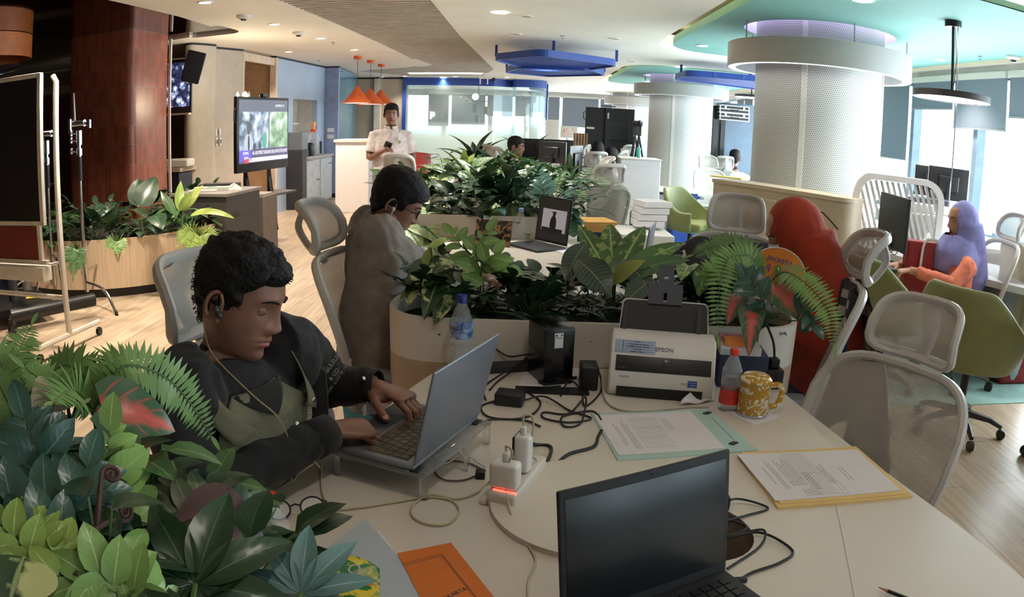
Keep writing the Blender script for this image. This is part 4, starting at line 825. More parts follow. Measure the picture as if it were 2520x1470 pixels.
def grow(typ, c, s=1., lab='', grp=None, kind=None, n=None, a0=0, a1=2*pi, name=None, lo=.3, hi=1.2):
    c = V(c); K = kind
    NM = dict(fern='fern', pinnate='pinnate_plant', caladium='caladium', pothos='pothos', strap='strap_leaf_plant', oval='oval_leaf_plant', palmate='palmate_plant', bush='leafy_bush')
    o, mb, sm = newplant(name or NM[typ], lab, c, grp); rr = random.random
    n = n or dict(fern=16, pinnate=9, caladium=8, pothos=16, strap=11, oval=10, palmate=6, bush=26)[typ]
    for i in range(n):
        a = a0+(a1-a0)*(i+.5*rr())/n; e = lo+(hi-lo)*rr(); L = s*random.uniform(.75, 1.1); d = rdir(a, e); h = V((cos(a), sin(a), 0)); N = (UPV*cos(e)-h*sin(e)*.6+rdir(a+pi, .2)*.1).normalized(); j = c+h*.02*rr()
        if typ == 'fern':
            e = min(e, 1.15); d = rdir(a, e); p1 = j+d*L*.16; p2 = p1+rdir(a, e*.5)*L*.14; p3 = p2+rdir(a, -.3)*L*.12; p4 = p3+rdir(a, -.9)*L*.08
            frond(mb, sm, [j, p1, p2, p3, p4], UPV+h*.3, 24, .038*s*1.1, .2, K or 'fern', .25, fine=True, r=.0018)
        elif typ == 'pinnate':
            p1 = j+d*L*.15; p2 = p1+rdir(a, e*.7)*L*.13; frond(mb, sm, [j, p1, p2], N, 5, .095*s, .5, K or 'teal', .75, 'egg', arch=.08, t0=.3, nv=5)
        elif typ == 'caladium':
            p1 = j+d*L*.17; q = p1+(rdir(a, -.35-.3*rr()))*L*.15; sm.tube(spline([j, j.lerp(p1, .5)+UPV*.01, p1], 4), .0022, 5); leaf(mb, p1, q, L*.12, UPV+h*.5, 'heart', K or 'red', .08, .12, 6, 8, .01, True)
        elif typ == 'pothos':
            e2 = random.uniform(-.5, 1.0); p1 = j+rdir(a, e2)*L*.11+UPV*.03*rr(); q = p1+rdir(a+.6*(rr()-.5), -.7*rr()-.1)*L*.11; sm.tube([j, p1], .002, 5); leaf(mb, p1, q, L*.085, UPV+h*.4, 'heart', K or 'pothos', .08, .2, 4, 7, 0, True)
        elif typ == 'strap':
            q = j+d*L*.3; leaf(mb, j+d*.02, q+h*.05*L-UPV*.03*L*cos(e), L*.07, N, 'lance', K or 'dief', .12, .35, 4, 9, .015)
        elif typ == 'oval':
            p1 = j+d*L*.12; q = p1+rdir(a, e*.4)*L*.14; sm.tube([j, p1], .0022, 5); leaf(mb, p1, q, L*.085, N, 'oval', K or 'cala', .1, .15, 4, 8)
        elif typ == 'palmate':
            p1 = j+d*L*.18; sm.tube([j, p1], .0025, 5)
            for k in range(7): b = -1.9+k*.63; f = h*cos(b)+V((-h.y, h.x, 0))*sin(b); leaf(mb, p1, p1+(f-UPV*.15)*L*.12*(1-.12*abs(k-3)), L*.04, UPV, 'lance', K or 'dark', .06, .2, 2, 6)
        elif typ == 'bush':
            p1 = c+rdir(a*3.1, random.uniform(-.1, 1.4))*s*random.uniform(.05, .2); b = a*3.1+rr(); q = p1+rdir(b, random.uniform(-.7, .5))*s*.1; sm.tube([c, c.lerp(p1, .6)+UPV*.01, p1], .0018, 4); leaf(mb, p1, q, s*.055, UPV+rdir(b, 0)*.3, 'egg', K or 'dark', .08, .2, 3, 5)
    return done(o, mb, sm)
def hr_(px, py, d): return E0+ray(px, py)*d
# ----- foreground bed, lower left corner -----
def handfern(name, lab, fr, kind='fern', base=None, ll=.042, n=30):
    b = hr_(*base); o, mb, sm = newplant(name, lab, (b.x, b.y, max(.78, b.z-.03)))
    for path in fr:
        P = [hr_(*p) for p in path]; v = (P[0]-E0).normalized(); N = (-v+UPV*.5); frond(mb, sm, P, N, n, ll, .24, kind, .18, fine=True, r=.0022)
    sm.tube([(b.x, b.y, .79), b], .004, 6); return done(o, mb, sm)
handfern('fern', 'bright green fern arching over the black jacket sleeve in the lower left', [[(230, 1010, 1.0), (300, 905, .98), (400, 925, 1.0), (470, 995, 1.03), (520, 1075, 1.06)], [(230, 1010, 1.0), (215, 940, 1.02), (165, 900, 1.04), (120, 925, 1.05)], [(230, 1010, 1.0), (270, 930, .99), (290, 890, 1.02), (370, 880, 1.05)], [(230, 1010, 1.0), (180, 960, .95), (130, 990, .9)]], base=(230, 1010, 1.0))
handfern('fern', 'upright fern with dark stems at the left border of the lower left foliage', [[(50, 1060, 1.05), (30, 960, 1.08), (45, 870, 1.12), (78, 800, 1.16)], [(50, 1060, 1.05), (15, 980, 1.05), (-20, 920, 1.05)], [(50, 1060, 1.05), (5, 900, 1.1), (-30, 880, 1.1)], [(50, 1060, 1.05), (90, 1000, 1.0), (110, 950, 1.0), (60, 905, 1.0)]], base=(50, 1060, 1.05))
def handleaf(name, lab, LL, stem_to, bst=False):
    """LL: (base px,py,d), (tip px,py,d), width m, profile, kind, arch"""
    b = hr_(*stem_to); o, mb, sm = newplant(name, lab, (b.x, b.y, max(.78, b.z-.02)))
    for (B, T, W, pr, kind, ar) in LL:
        P, Q = hr_(*B), hr_(*T); v = (P-E0).normalized(); leaf(mb, P, Q, W, (-v*.8+UPV*.7), pr, kind, ar, .15, 6, 10, .01, pr == 'heart'); sm.tube(spline([b, b.lerp(P, .6)+UPV*.01, P], 5), .0025, 6)
    return done(o, mb, sm)
handleaf('caladium', 'caladium leaf with a red centre lying against the black sleeve, lower left', [((250, 1000, .95), (432, 1062, .98), .095, 'heart', 'red', .10)], (300, 1150, .95))
handleaf('caladium', 'whitish caladium leaf with pink ribs in the lower left foliage', [((165, 965, 1.0), (80, 1035, .93), .085, 'heart', 'pink', .1)], (180, 1100, .98))
def handpin(name, lab, fr, kind, stem_to, ll=.075, wl=.52, n=5, r=.0025, pr='egg'):
    b = hr_(*stem_to); o, mb, sm = newplant(name, lab, (b.x, b.y, max(.78, b.z-.02)))
    for path in fr:
        P = [hr_(*p) for p in path]; v = (P[1]-E0).normalized(); frond(mb, sm, [b]+P if len(P) < 4 else P, (-v+UPV*.6), n, ll, wl, kind, .7, pr, arch=.07, t0=.3 if len(P) < 4 else .1, nv=6, r=r)
    return done(o, mb, sm)
handpin('pinnate_plant', 'dark teal leafy plant at the left border of the lower left foliage', [[(110, 1210, .85), (85, 1110, .86), (60, 1030, .88)], [(130, 1290, .8), (60, 1270, .8), (0, 1240, .8)], [(140, 1280, .8), (190, 1230, .82), (215, 1150, .84)], [(150, 1370, .75), (90, 1330, .75), (20, 1350, .76)]], 'teal', (160, 1430, .74), ll=.075)
handpin('pinnate_plant', 'lime green lobed plant standing in the middle of the lower left foliage', [[(265, 1250, .86), (262, 1160, .87), (270, 1060, .88)], [(250, 1350, .82), (290, 1290, .84), (330, 1250, .86)]], 'lime', (255, 1440, .8), ll=.065, wl=.6)
handpin('pinnate_plant', 'yellow green young leaves at the lower left border below the teal leaves', [[(90, 1400, .72), (40, 1330, .73), (-10, 1290, .74)], [(110, 1380, .72), (95, 1320, .74), (80, 1285, .75)], [(140, 1430, .7), (150, 1380, .72), (160, 1340, .73)]], 'yel', (110, 1500, .7), ll=.045, wl=.62, n=3)
handpin('pinnate_plant', 'light green lobed leaves at the bottom edge of the lower left foliage', [[(300, 1470, .7), (290, 1420, .71), (320, 1365, .73)], [(290, 1460, .7), (240, 1420, .7), (190, 1440, .7)], [(310, 1470, .7), (350, 1450, .7), (400, 1465, .72)]], 'lime', (290, 1530, .68), ll=.055, wl=.6, n=4)
handpin('pinnate_plant', 'olive green lobed plant reaching towards the black sleeve above the glasses', [[(450, 1300, .86), (490, 1240, .88), (560, 1210, .92)], [(430, 1290, .86), (420, 1230, .9), (430, 1180, .93)], [(480, 1330, .84), (560, 1290, .87), (610, 1250, .9)]], 'olive', (430, 1400, .8), ll=.06, wl=.55, n=4)
handpin('pinnate_plant', 'small blue green sprig at the edge of the black sleeve above the glasses', [[(560, 1270, .9), (530, 1210, .92), (500, 1180, .94)]], 'blue', (600, 1330, .86), ll=.034, wl=.65, n=4)
handleaf('striped_leaf_plant', 'large dark leaf with faint red stripes arching towards the red capped bottle', [((420, 1290, .80), (660, 1380, .84), .12, 'egg', 'maroon', .12), ((520, 1280, .84), (650, 1310, .88), .10, 'egg', 'dark', .14)], (420, 1420, .76))
def handpalm(name, lab, c, R_, kind, stem, n=7, w=.3, N=None, a0=-2.2, a1=2.2, up=1.57):
    C = hr_(*c); b = hr_(*stem); o, mb, sm = newplant(name, lab, (b.x, b.y, max(.78, b.z-.02))); v = (C-E0).normalized(); N = (-v*.7+UPV*.7).normalized(); X = V((1, 0, 0)); X = (X-N*X.dot(N)).normalized(); Y = N.cross(X)
    for k in range(n):
        a = up+a0+(a1-a0)*k/(n-1); d = X*cos(a)+Y*sin(a); l = R_*(1-.28*abs(2*k/(n-1)-1)); leaf(mb, C, C+d*l-UPV*l*.1, l*w, N, 'lance', kind, .08, .25, 4, 9, .01)
    sm.tube([b, C], .003, 6); return done(o, mb, sm)
handpalm('palmate_plant', 'dark green hand shaped leaf at the bottom edge of the lower left foliage', (480, 1440, .74), .13, 'dark', (470, 1500, .7), w=.36)
handpalm('palmate_plant', 'blue green hand shaped leaf below the red capped bottle at the bottom edge', (740, 1462, .76), .10, 'blue', (720, 1520, .72), n=6, w=.3, a0=-1.7, a1=1.3)
handleaf('variegated_leaf_plant', 'cream and green mottled leaf in the very lower left corner', [((20, 1500, .66), (60, 1370, .7), .08, 'oval', 'pothos', .06)], (30, 1530, .64))
def fiddle(lab, path, curl, turns=1.3, grp=None):
    P = [hr_(*p) for p in path]; o, mb, sm = newplant('fiddlehead', lab, (P[0].x, P[0].y, max(.78, P[0].z-.01))); e = P[-1]; d = (P[-1]-P[-2]).normalized(); v = (e-E0).normalized(); s = d.cross(v).normalized()*curl[1]; r0 = curl[0]; c = e+s*r0; Q = spline(P, 6)
    for i in range(1, 26):
        a = i/25*turns*2*pi; r = r0*(1-.62*i/25); Q.append(c-s*cos(a)*r+d*sin(a)*r)
    m = len(Q)-1; sm.tube(Q, [.0035-.0018*i/m for i in range(m+1)], 7)
    for i in range(4, m, 1): t_ = (Q[i]-Q[i-1]).normalized(); q = t_.cross(v).normalized()*curl[1]; sm.tube([Q[i], Q[i]+q*.006], [.0014, .0006], 4)
    return done(o, mb, sm, True)
fiddle('brown fiddlehead curling upright in the middle of the lower left foliage', [(235, 1340, .76), (243, 1240, .78), (250, 1165, .8)], (.011, -1))
fiddle('brown fiddlehead arching low over the lower left foliage', [(185, 1420, .7), (210, 1330, .74), (270, 1285, .78), (310, 1285, .8)], (.012, 1))
# fillers of the foreground bed
for i, (px, py, d, ty, k) in enumerate(((60, 1150, .98, 'bush', 'dark'), (330, 1200, .98, 'bush', 'mid'), (560, 1400, .9, 'bush', 'dark'), (180, 1200, .95, 'bush', 'dark'), (370, 1330, .88, 'bush', 'dark'), (60, 1380, .82, 'bush', 'mid'), (250, 1430, .78, 'bush', 'dark'), (400, 1500, .76, 'bush', 'dark'))):
    p = hr_(px, py, d); grow(ty, p-V((0, 0, .05)), .75, 'dense %s green filler leaves deep in the lower left foliage' % ('dark' if k == 'dark' else 'mid'), 'filler leaves of the foreground bed, '+k, k, n=26)
# ----- bed behind the scanner -----
handleaf('pothos', 'yellow blotched pothos leaves hanging over the left end of the white planter', [((1045, 655, 2.42), (1000, 760, 2.3), .085, 'heart', 'pothos', .1), ((1085, 680, 2.35), (1042, 790, 2.22), .10, 'heart', 'pothos', .1), ((1110, 720, 2.32), (1068, 800, 2.2), .09, 'heart', 'pothos', .08), ((1120, 640, 2.4), (1060, 680, 2.3), .07, 'heart', 'pothos', .1)], (1100, 760, 2.4))
handleaf('strap_leaf_plant', 'yellow green strap leaf curving over the left end of the white planter', [((1060, 610, 2.5), (983, 738, 2.38), .035, 'strap', 'strap', -.16), ((1060, 610, 2.5), (1110, 590, 2.6), .03, 'strap', 'strap', .1)], (1075, 720, 2.45))
handpin('pinnate_plant', 'light green pinnate sprays in front of the playing laptop', [[(1190, 700, 2.3), (1170, 620, 2.32), (1200, 570, 2.35)], [(1180, 680, 2.3), (1215, 630, 2.3), (1252, 655, 2.3)], [(1180, 660, 2.3), (1140, 610, 2.35), (1110, 575, 2.4)]], 'lime', (1180, 760, 2.38), ll=.085, wl=.5, n=4)
for i, (px, py, d, ty, k, s) in enumerate(((1090, 700, 2.45, 'pinnate', 'dark', .9), (1230, 720, 2.35, 'palmate', 'dark', .9), (1310, 690, 2.4, 'pinnate', 'dark', 1.0), (1380, 720, 2.35, 'palmate', 'dark', .9), (1150, 730, 2.4, 'bush', 'dark', .9), (1330, 735, 2.35, 'bush', 'dark', .9), (1460, 730, 2.35, 'bush', 'dark', .9), (1590, 730, 2.35, 'bush', 'dark', .9), (1700, 720, 2.35, 'bush', 'dark', .8), (1760, 730, 2.4, 'pinnate', 'dark', .8), (1640, 700, 2.4, 'pinnate', 'dark', .8), (1870, 760, 2.4, 'bush', 'dark', .8))):
    p = hr_(px, py, d); grow(ty, (p.x, 2.33, .84), s, {'pinnate': 'dark lobed plant', 'palmate': 'dark hand leaved plant', 'bush': 'dense dark leafy plant'}[ty]+' crowded into the planter behind the scanner', 'dark '+ty+' plants behind the scanner', k)
handleaf('oval_leaf_plant', 'big dark oval leaves in the planter behind the black computer box', [((1420, 640, 2.3), (1500, 725, 2.22), .11, 'oval', 'cala', .1), ((1530, 640, 2.35), (1600, 715, 2.25), .09, 'oval', 'cala', .1), ((1440, 600, 2.4), (1390, 690, 2.3), .08, 'oval', 'cala', .1), ((1610, 690, 2.3), (1540, 745, 2.2), .08, 'oval', 'cala', .1)], (1500, 760, 2.38))
handleaf('dieffenbachia', 'bright mottled green plant with long upright leaves behind the scanner', [((1505, 700, 2.35), (1422, 552, 2.5), .085, 'lance', 'dief', .08), ((1508, 690, 2.38), (1500, 548, 2.55), .095, 'lance', 'dief', .06), ((1512, 690, 2.35), (1588, 556, 2.5), .085, 'lance', 'dief', .08), ((1515, 700, 2.3), (1690, 598, 2.4), .075, 'lance', 'dief', .12), ((1515, 700, 2.3), (1700, 640, 2.35), .07, 'lance', 'mid', .14), ((1505, 700, 2.3), (1590, 640, 2.25), .06, 'lance', 'strap', .1)], (1510, 760, 2.36))
handfern('fern', 'bright fern arching over the right end of the white planter beside the orange fan', [[(1870, 700, 2.3), (1850, 635, 2.28), (1790, 640, 2.22), (1768, 730, 2.15), (1768, 830, 2.1)], [(1890, 700, 2.3), (1930, 670, 2.2), (1985, 700, 2.12), (2040, 770, 2.08), (2052, 850, 2.05)], [(1870, 700, 2.3), (1840, 620, 2.35), (1770, 605, 2.35), (1705, 628, 2.32)], [(1870, 700, 2.3), (1830, 660, 2.25), (1760, 660, 2.2), (1730, 700, 2.2)]], base=(1875, 740, 2.32), ll=.055, n=36)
handleaf('caladium', 'red hearted caladium drooping over the right end of the white planter', [((1905, 700, 2.25), (1985, 800, 2.15), .15, 'heart', 'red', .08), ((1850, 765, 2.2), (1842, 880, 2.02), .09, 'heart', 'red', .12), ((1810, 730, 2.25), (1790, 800, 2.15), .09, 'heart', 'red', .1), ((1900, 760, 2.22), (1850, 830, 2.12), .07, 'heart', 'dark', .1)], (1880, 770, 2.35))
handpin('pinnate_plant', 'blue green lobed leaves among the caladiums at the right end of the planter', [[(1880, 750, 2.2), (1850, 700, 2.2), (1835, 680, 2.2)], [(1960, 790, 2.15), (1985, 770, 2.1), (2005, 800, 2.08)]], 'teal', (1890, 780, 2.32), ll=.075, wl=.5, n=4)
fiddle('dark fiddlehead before the grey jacket, left one of the pair', [(1840, 700, 2.3), (1815, 650, 2.3), (1795, 615, 2.3)], (.016, -1)); fiddle('dark fiddlehead beside the orange fan, right one of the pair', [(1860, 710, 2.3), (1840, 660, 2.3), (1828, 640, 2.3)], (.014, -1))
grow('pothos', hr_(1720, 660, 2.4)-V((0, 0, .05)), .9, 'mottled olive leaves left of the fern behind the scanner', kind='dief', n=10)
# ----- third bed -----
PB = lambda x, y, z=.84: (x, y, z)
handleaf('caladium', 'pale caladium leaves with green ribs right of the glasses of the grey shirted man', [((1010, 535, 4.8), (1095, 605, 4.6), .22, 'heart', 'pale', .06), ((1070, 505, 4.9), (1040, 540, 4.7), .2, 'heart', 'pale', .06), ((1050, 585, 4.7), (1085, 640, 4.55), .18, 'heart', 'pale', .06), ((1000, 560, 4.7), (1040, 620, 4.6), .16, 'heart', 'pale', .06)], (1060, 600, 4.85))
handleaf('caladium', 'pale caladium leaves with green ribs behind the blue capped bottle', [((1198, 515, 4.9), (1190, 590, 4.7), .15, 'heart', 'pale', .06), ((1240, 512, 4.85), (1250, 600, 4.65), .19, 'heart', 'pale', .06), ((1288, 508, 4.85), (1302, 590, 4.65), .19, 'heart', 'pale', .06), ((1230, 500, 4.95), (1180, 520, 4.8), .13, 'heart', 'pale', .06)], (1245, 590, 4.85))
handleaf('calathea', 'round leaf with a frosted rim right of the playing laptop', [((1405, 530, 4.75), (1412, 585, 4.6), .15, 'oval', 'rimw', .06)], (1385, 590, 4.85))
for i, (x, ty, k, s) in enumerate(((-.25, 'oval', 'dark', 1.5), (-.05, 'bush', 'teal', 1.2), (.1, 'pinnate', 'dark', 1.4), (.3, 'bush', 'dark', 1.1), (.5, 'pinnate', 'teal', 1.3), (.7, 'bush', 'dark', 1.0), (-.38, 'bush', 'dark', .9), (0.0, 'palmate', 'dark', 1.4), (.4, 'palmate', 'dark', 1.3))):
    grow(ty, PB(-.2+(x+.05)*.72, 4.82), s, {'pinnate': 'dark lobed plant', 'palmate': 'dark hand leaved plant', 'bush': 'dense dark leafy plant', 'oval': 'dark round leaved plant'}[ty]+' in the bed just behind the playing laptop', 'dark '+ty+' plants behind the playing laptop', k)
grow('oval', (-1.02, 5.93, .84), 1.3, 'red edged green plant just left of the grey shirted man', kind='mid', n=8);
# ----- big middle bed -----
mids = [(-.70, 'pinnate', 'mid', 1.3, 'fringed light green plant at the left end of the big middle bed'), (-.5, 'pothos', 'pothos', 2.0, 'yellow edged heart leaved plant near the left end of the big middle bed'), (-.28, 'oval', 'var2', 1.9, 'plant with cream striped oval leaves in the left half of the big middle bed'), (-.05, 'strap', 'dief', 1.6, 'tall mottled strap leaved plant at the centre of the big middle bed'), (.12, 'pothos', 'pothos', 1.8, 'yellow edged trailing plant at the centre of the big middle bed'),
        (.3, 'strap', 'olive', 1.4, 'olive strap leaved plant right of centre in the big middle bed'), (.45, 'pinnate', 'olive', 1.3, 'greyish feathery plant in the right half of the big middle bed'), (.62, 'oval', 'mid', 1.6, 'plain green oval leaved plant in the right half of the big middle bed'), (.78, 'palmate', 'mid', 1.6, 'green hand leaved plant at the right end of the big middle bed'), (.88, 'fern', 'fern', 1.3, 'small fern at the right end of the big middle bed')]
for x, ty, k, s, lab in mids: grow(ty, (-.78+(x+.7)*.78, 5.93+.05*random.uniform(-1, 1), .84), s, lab, kind=k)
for x in (-.85, -.6, -.38, -.15, .0, .2, .42): grow('bush', (x, 5.9, .82), 1.5, 'dense dark leaves filling the big middle bed', 'dark filler plants of the big middle bed', 'dark' if x < .2 else 'mid')
# ----- far bed and beyond -----
for x, y, ty, k, s, lab in ((-.85, 8.05, 'bush', 'olive', 1.7, 'round leaved plant at the left end of the far bed'), (-.6, 8.1, 'strap', 'strap', 1.7, 'pale yellow strap leaved plant in the far bed left of the pillar row'), (-.35, 8.0, 'oval', 'mid', 1.8, 'broad light green leaved plant in the far bed'), (-.1, 8.1, 'strap', 'dark', 1.8, 'dark spiky plant in front of the far seated man'), (.15, 8.05, 'oval', 'rimw', 1.8, 'frosted rim plant just under the chin of the far seated man'), (.4, 8.1, 'strap', 'dief', 1.9, 'green strap plant right of the far seated man'), (.65, 8.0, 'bush', 'mid', 1.6, 'bushy green plant left of the upright black monitor'), (.85, 8.1, 'strap', 'var2', 1.5, 'white striped spiky plant at the right end of the far bed'), (.9, 10.6, 'bush', 'mid', 2.2, 'bright green bush right behind the upright black monitor'), (.2, 10.6, 'strap', 'mid', 2.2, 'spiky green plant behind the flat black monitors'), (-.6, 10.6, 'strap', 'dark', 2.2, 'dark spiky plant beside the grey far headrest')):
    grow(ty, (x if y > 10 else -.78+(x+.85)*.8, y, .84), s*.85, lab, kind=k)
for x in (-.75, -.5, -.25, .0, .2, .42): grow('bush', (x, 8.05, .82), 1.35, 'dense mixed leaves filling the far bed', 'filler plants of the far bed', 'mid')
planter('planter of the farthest bed behind the black monitors', stad(-.9, 1.1, 10.4, 10.8, .2), .88, PLN, .74)
# ----- round bed at the brick pillar -----
ring = []
for i in range(22):
    a = R(-175+i*360/22*.78); r = .86 if i % 2 else .98; ring.append((-4.0+r*cos(a), 6.6+r*sin(a)))
tys = ['bush', 'oval', 'bush', 'palmate', 'bush', 'caladium', 'bush', 'oval', 'pinnate', 'bush']
for i, (x, y) in enumerate(ring):
    ty = tys[i % 10]; grow(ty, (x, y, .47), 1.7 if ty != 'bush' else 1.5, {'bush': 'dense dark leafy plant', 'oval': 'dark oval leaved plant', 'palmate': 'dark hand leaved plant', 'caladium': 'dark heart leaved plant', 'pinnate': 'dark feathery plant'}[ty]+' in the round bed at the brick pillar', 'dark '+ty+' plants of the round bed', 'dark' if i % 3 else 'mid')
def hangfern(lab, c, fr, kind, ll=.06):
    o, mb, sm = newplant('hanging_fern', lab, c)
    for (px, py) in fr:
        q = onp(px, py, (c[0], c[1]), (c[0]+1, c[1]+.9)) if False else E0+ray(px, py)*((V(c)-E0).length*.985)
        P = [V(c), V(c).lerp(q, .35)+V((0, 0, .10)), V(c).lerp(q, .75)+V((0, 0, .05)), q]; frond(mb, sm, P, -(q-E0).normalized(), 26, ll, .2, kind, .2, fine=True)
    return done(o, mb, sm)
c = hr_(490, 545, 6.35); hangfern('bright green fern hanging over the right rim of the round wooden planter', (c.x, c.y, .5), [(455, 680), (480, 650), (510, 640), (540, 615), (440, 600), (465, 620)], 'yel', .085)
c = hr_(290, 590, 5.95); hangfern('small fern hanging over the front rim of the round wooden planter', (c.x, c.y, .5), [(290, 625), (305, 615), (265, 612)], 'fern', .06)
c = hr_(190, 600, 6.0); hangfern('dark fern hanging over the left rim of the round wooden planter', (c.x, c.y, .5), [(180, 680), (200, 665), (170, 650)], 'fernd', .07)
handleaf('dracaena', 'yellow striped strap plant at the right side of the round bed', [((450, 520, 6.6), (500, 455, 6.6), .1, 'lance', 'strap', .05), ((440, 520, 6.6), (445, 445, 6.7), .09, 'lance', 'yel', .05), ((470, 530, 6.4), (578, 538, 6.2), .07, 'strap', 'strap', .15), ((440, 520, 6.6), (478, 470, 6.5), .09, 'lance', 'yel', .05), ((430, 530, 6.5), (395, 470, 6.6), .09, 'lance', 'mid', .05)], (450, 560, 6.5))
handleaf('monstera', 'large fringed dark leaf standing against the brick pillar', [((345, 510, 6.0), (385, 435, 6.1), .20, 'egg', 'dark', .05), ((340, 510, 6.0), (340, 440, 6.2), .18, 'egg', 'dark', .05), ((380, 530, 5.9), (400, 565, 5.7), .16, 'egg', 'dark', .1)], (355, 580, 6.1))
# tall pot plant at the far left behind the stands
o, mb, sm = newplant('potted_plant', 'dark tall plant in a white bucket behind the steel stands', (-4.55, 5.75, 0))
MB().lathe([(0, .01), (.15, .01), (.18, .3), (.17, .3), (.16, .26), (0, .26)], (-4.55, 5.75, 0), 28).build('pot', mat('greyish white plastic pot', '8f949c', .5), o); sm.tube([(-4.55, 5.75, .25), (-4.56, 5.76, .9), (-4.5, 5.8, 1.25)], [.012, .009, .006], 7)
for i in range(26):
    a = random.uniform(0, 6.28); z = random.uniform(.55, 1.3); b = V((-4.54, 5.77, z)); q = b+rdir(a, random.uniform(0, .9))*.34; leaf(mb, b, q, .1, UPV, 'lance', 'dark', .12, .2)
done(o, mb, sm, True)
# ---------- people ----------
import mathutils.bvhtree
def skinmat(name, col, lip=False):
    t = NT(name); tc = t.n('TexCoord'); nz = t.n('TexNoise'); nz.inputs['Scale'].default_value = 22; nz.inputs['Detail'].default_value = 5; t.l(tc.outputs['Object'], nz.inputs[0]); c = srgb(col)
    t.l(ramp(t, nz.outputs['Fac'], [(.3, tuple(x*.86 for x in c)), (.7, tuple(min(1, x*1.1) for x in c))]), t.b.inputs['Base Color']); t.set(Roughness=.42); t.b.inputs['Subsurface Weight'].default_value = .12; t.b.inputs['Subsurface Radius'].default_value = (.02, .008, .004); t.b.inputs['Subsurface Scale'].default_value = .3
    n2 = t.n('TexNoise'); n2.inputs['Scale'].default_value = 350; t.l(tc.outputs['Object'], n2.inputs[0]); b = t.n('Bump'); b.inputs['Strength'].default_value = .08; b.inputs['Distance'].default_value = .002; t.l(n2.outputs['Fac'], b.inputs['Height']); t.l(b.outputs[0], t.b.inputs['Normal']); return t.m
SK1 = skinmat('brown skin', '8c6351'); LIP = skinmat('lips', '8f5548'); SK2 = skinmat('light skin', 'c2917a')
HAIR = mat('black hair', '131011', .55, var=.2, scale=60, bump=.6, bscale=160, spec=.25); EYW = mat('eye white', 'cfc8c2', .2, var=0); EYD = mat('dark iris', '1c1210', .15, var=0)
NAIL = mat('finger nail', 'c79a88', .3, var=0)
def etube(mb, pts, rx, ry, side, n=20, cap=True, sq=1):
    P = [V(p) for p in pts]; N = len(P); vs = []; side = V(side)
    for i in range(N):
        t = (P[min(i+1, N-1)]-P[max(i-1, 0)]).normalized(); s = (side-t*side.dot(t)).normalized(); u = t.cross(s)
        for j in range(n):
            a = 2*pi*j/n; c, d = cos(a), sin(a); vs.append(P[i]+s*rx[i]*abs(c)**sq*(1 if c > 0 else -1)+u*ry[i]*abs(d)**sq*(1 if d > 0 else -1))
    fs = [(i*n+j, i*n+(j+1) % n, (i+1)*n+(j+1) % n, (i+1)*n+j) for i in range(N-1) for j in range(n)]
    if cap: fs += [tuple(range(n))[::-1], tuple((N-1)*n+j for j in range(n))]
    return mb.add(vs, fs)
def bake(mb, vox, smooth=4, disp=0, dsize=.08, into=None, k=0):
    me = bpy.data.meshes.new('tmp'); me.from_pydata([tuple(p) for p in mb.v], [], mb.f); o = bpy.data.objects.new('tmp', me); COL.objects.link(o)
    r = o.modifiers.new('r', 'REMESH'); r.mode = 'VOXEL'; r.voxel_size = vox
    if smooth: q = o.modifiers.new('s', 'SMOOTH'); q.factor = .5; q.iterations = smooth
    dg = bpy.context.evaluated_depsgraph_get(); e = o.evaluated_get(dg).to_mesh(); V_ = [v.co.copy() for v in e.vertices]; N_ = [v.normal.copy() for v in e.vertices]; F_ = [tuple(p.vertices) for p in e.polygons]
    o.evaluated_get(dg).to_mesh_clear(); bpy.data.objects.remove(o); bpy.data.meshes.remove(me)
    if disp:
        for i, v in enumerate(V_):
            q = v/dsize; w = NZ.noise(V((q.x*1.6, q.y*1.6, q.z*.7+3)))+.5*NZ.noise(q*2.1); V_[i] = v+N_[i]*disp*(abs(w)*1.6-.5)
    out = into or MB(); kk = out.k; out.k = k; out.add(V_, F_); out.k = kk; return out
HT = [(.122, .0, -.01, -.012), (.118, .028, .022, -.045), (.105, .052, .052, -.073), (.085, .067, .075, -.092), (.06, .074, .086, -.102), (.035, .0755, .090, -.104), (.01, .074, .089, -.101), (-.015, .071, .086, -.094), (-.04, .066, .086, -.083), (-.06, .060, .086, -.07), (-.08, .051, .083, -.06), (-.10, .038, .078, -.056), (-.113, .026, .066, -.055), (-.119, .040, .035, -.056), (-.132, .051, .02, -.06), (-.16, .054, .012, -.066), (-.20, .060, .012, -.075), (-.24, .078, .02, -.09)]
_T = spline([V(r) for r in HT], 5)
def G(x, m, s): return math.exp(-((x-m)/s)**2/2)
def headpt(a, i, off=0, face=1):
    z, w, f, b = _T[i]; ca, sa = cos(a), sin(a); wb = max(w, .054 if z < -.05 else w); m = max(0, min(1, (.35-ca)/1.2)); ww = w+(wb-w)*m
    x = sa*max(ww, 0)*(1-.07*max(0, ca)*abs(sa)); c = (f+b)/2; y = c+ca*(f-b)/2
    if ca > 0 and abs(sa) > .3: y = c+(abs(ca)**.88)*(f-b)/2
    if face and ca > 0:
        k = ca**.5; X = abs(x); d = 0
        d += .017*G(x, 0, .0095)*G(z, -.026, .011)+.012*G(x, 0, .0065)*G(z, -.005, .018)+.011*G(X, .0135, .006)*G(z, -.031, .007)
        d += -.0085*G(X, .031, .014)*G(z, .009, .0105)+.005*G(X, .03, .02)*G(z, .033, .008)+.004*G(X, .046, .014)*G(z, -.018, .014)
        d += .0075*G(x, 0, .019)*G(z, -.0545, .0042)+.0085*G(x, 0, .016)*G(z, -.0665, .0048)-.006*G(x, 0, .022)*G(z, -.0605, .0018)-.004*G(x, 0, .02)*G(z, -.078, .006)-.002*G(x, 0, .004)*G(z, -.044, .005)+.006*G(x, 0, .017)*G(z, -.098, .010)
        y += d*k
    return V((x, y, z))
NA = 72
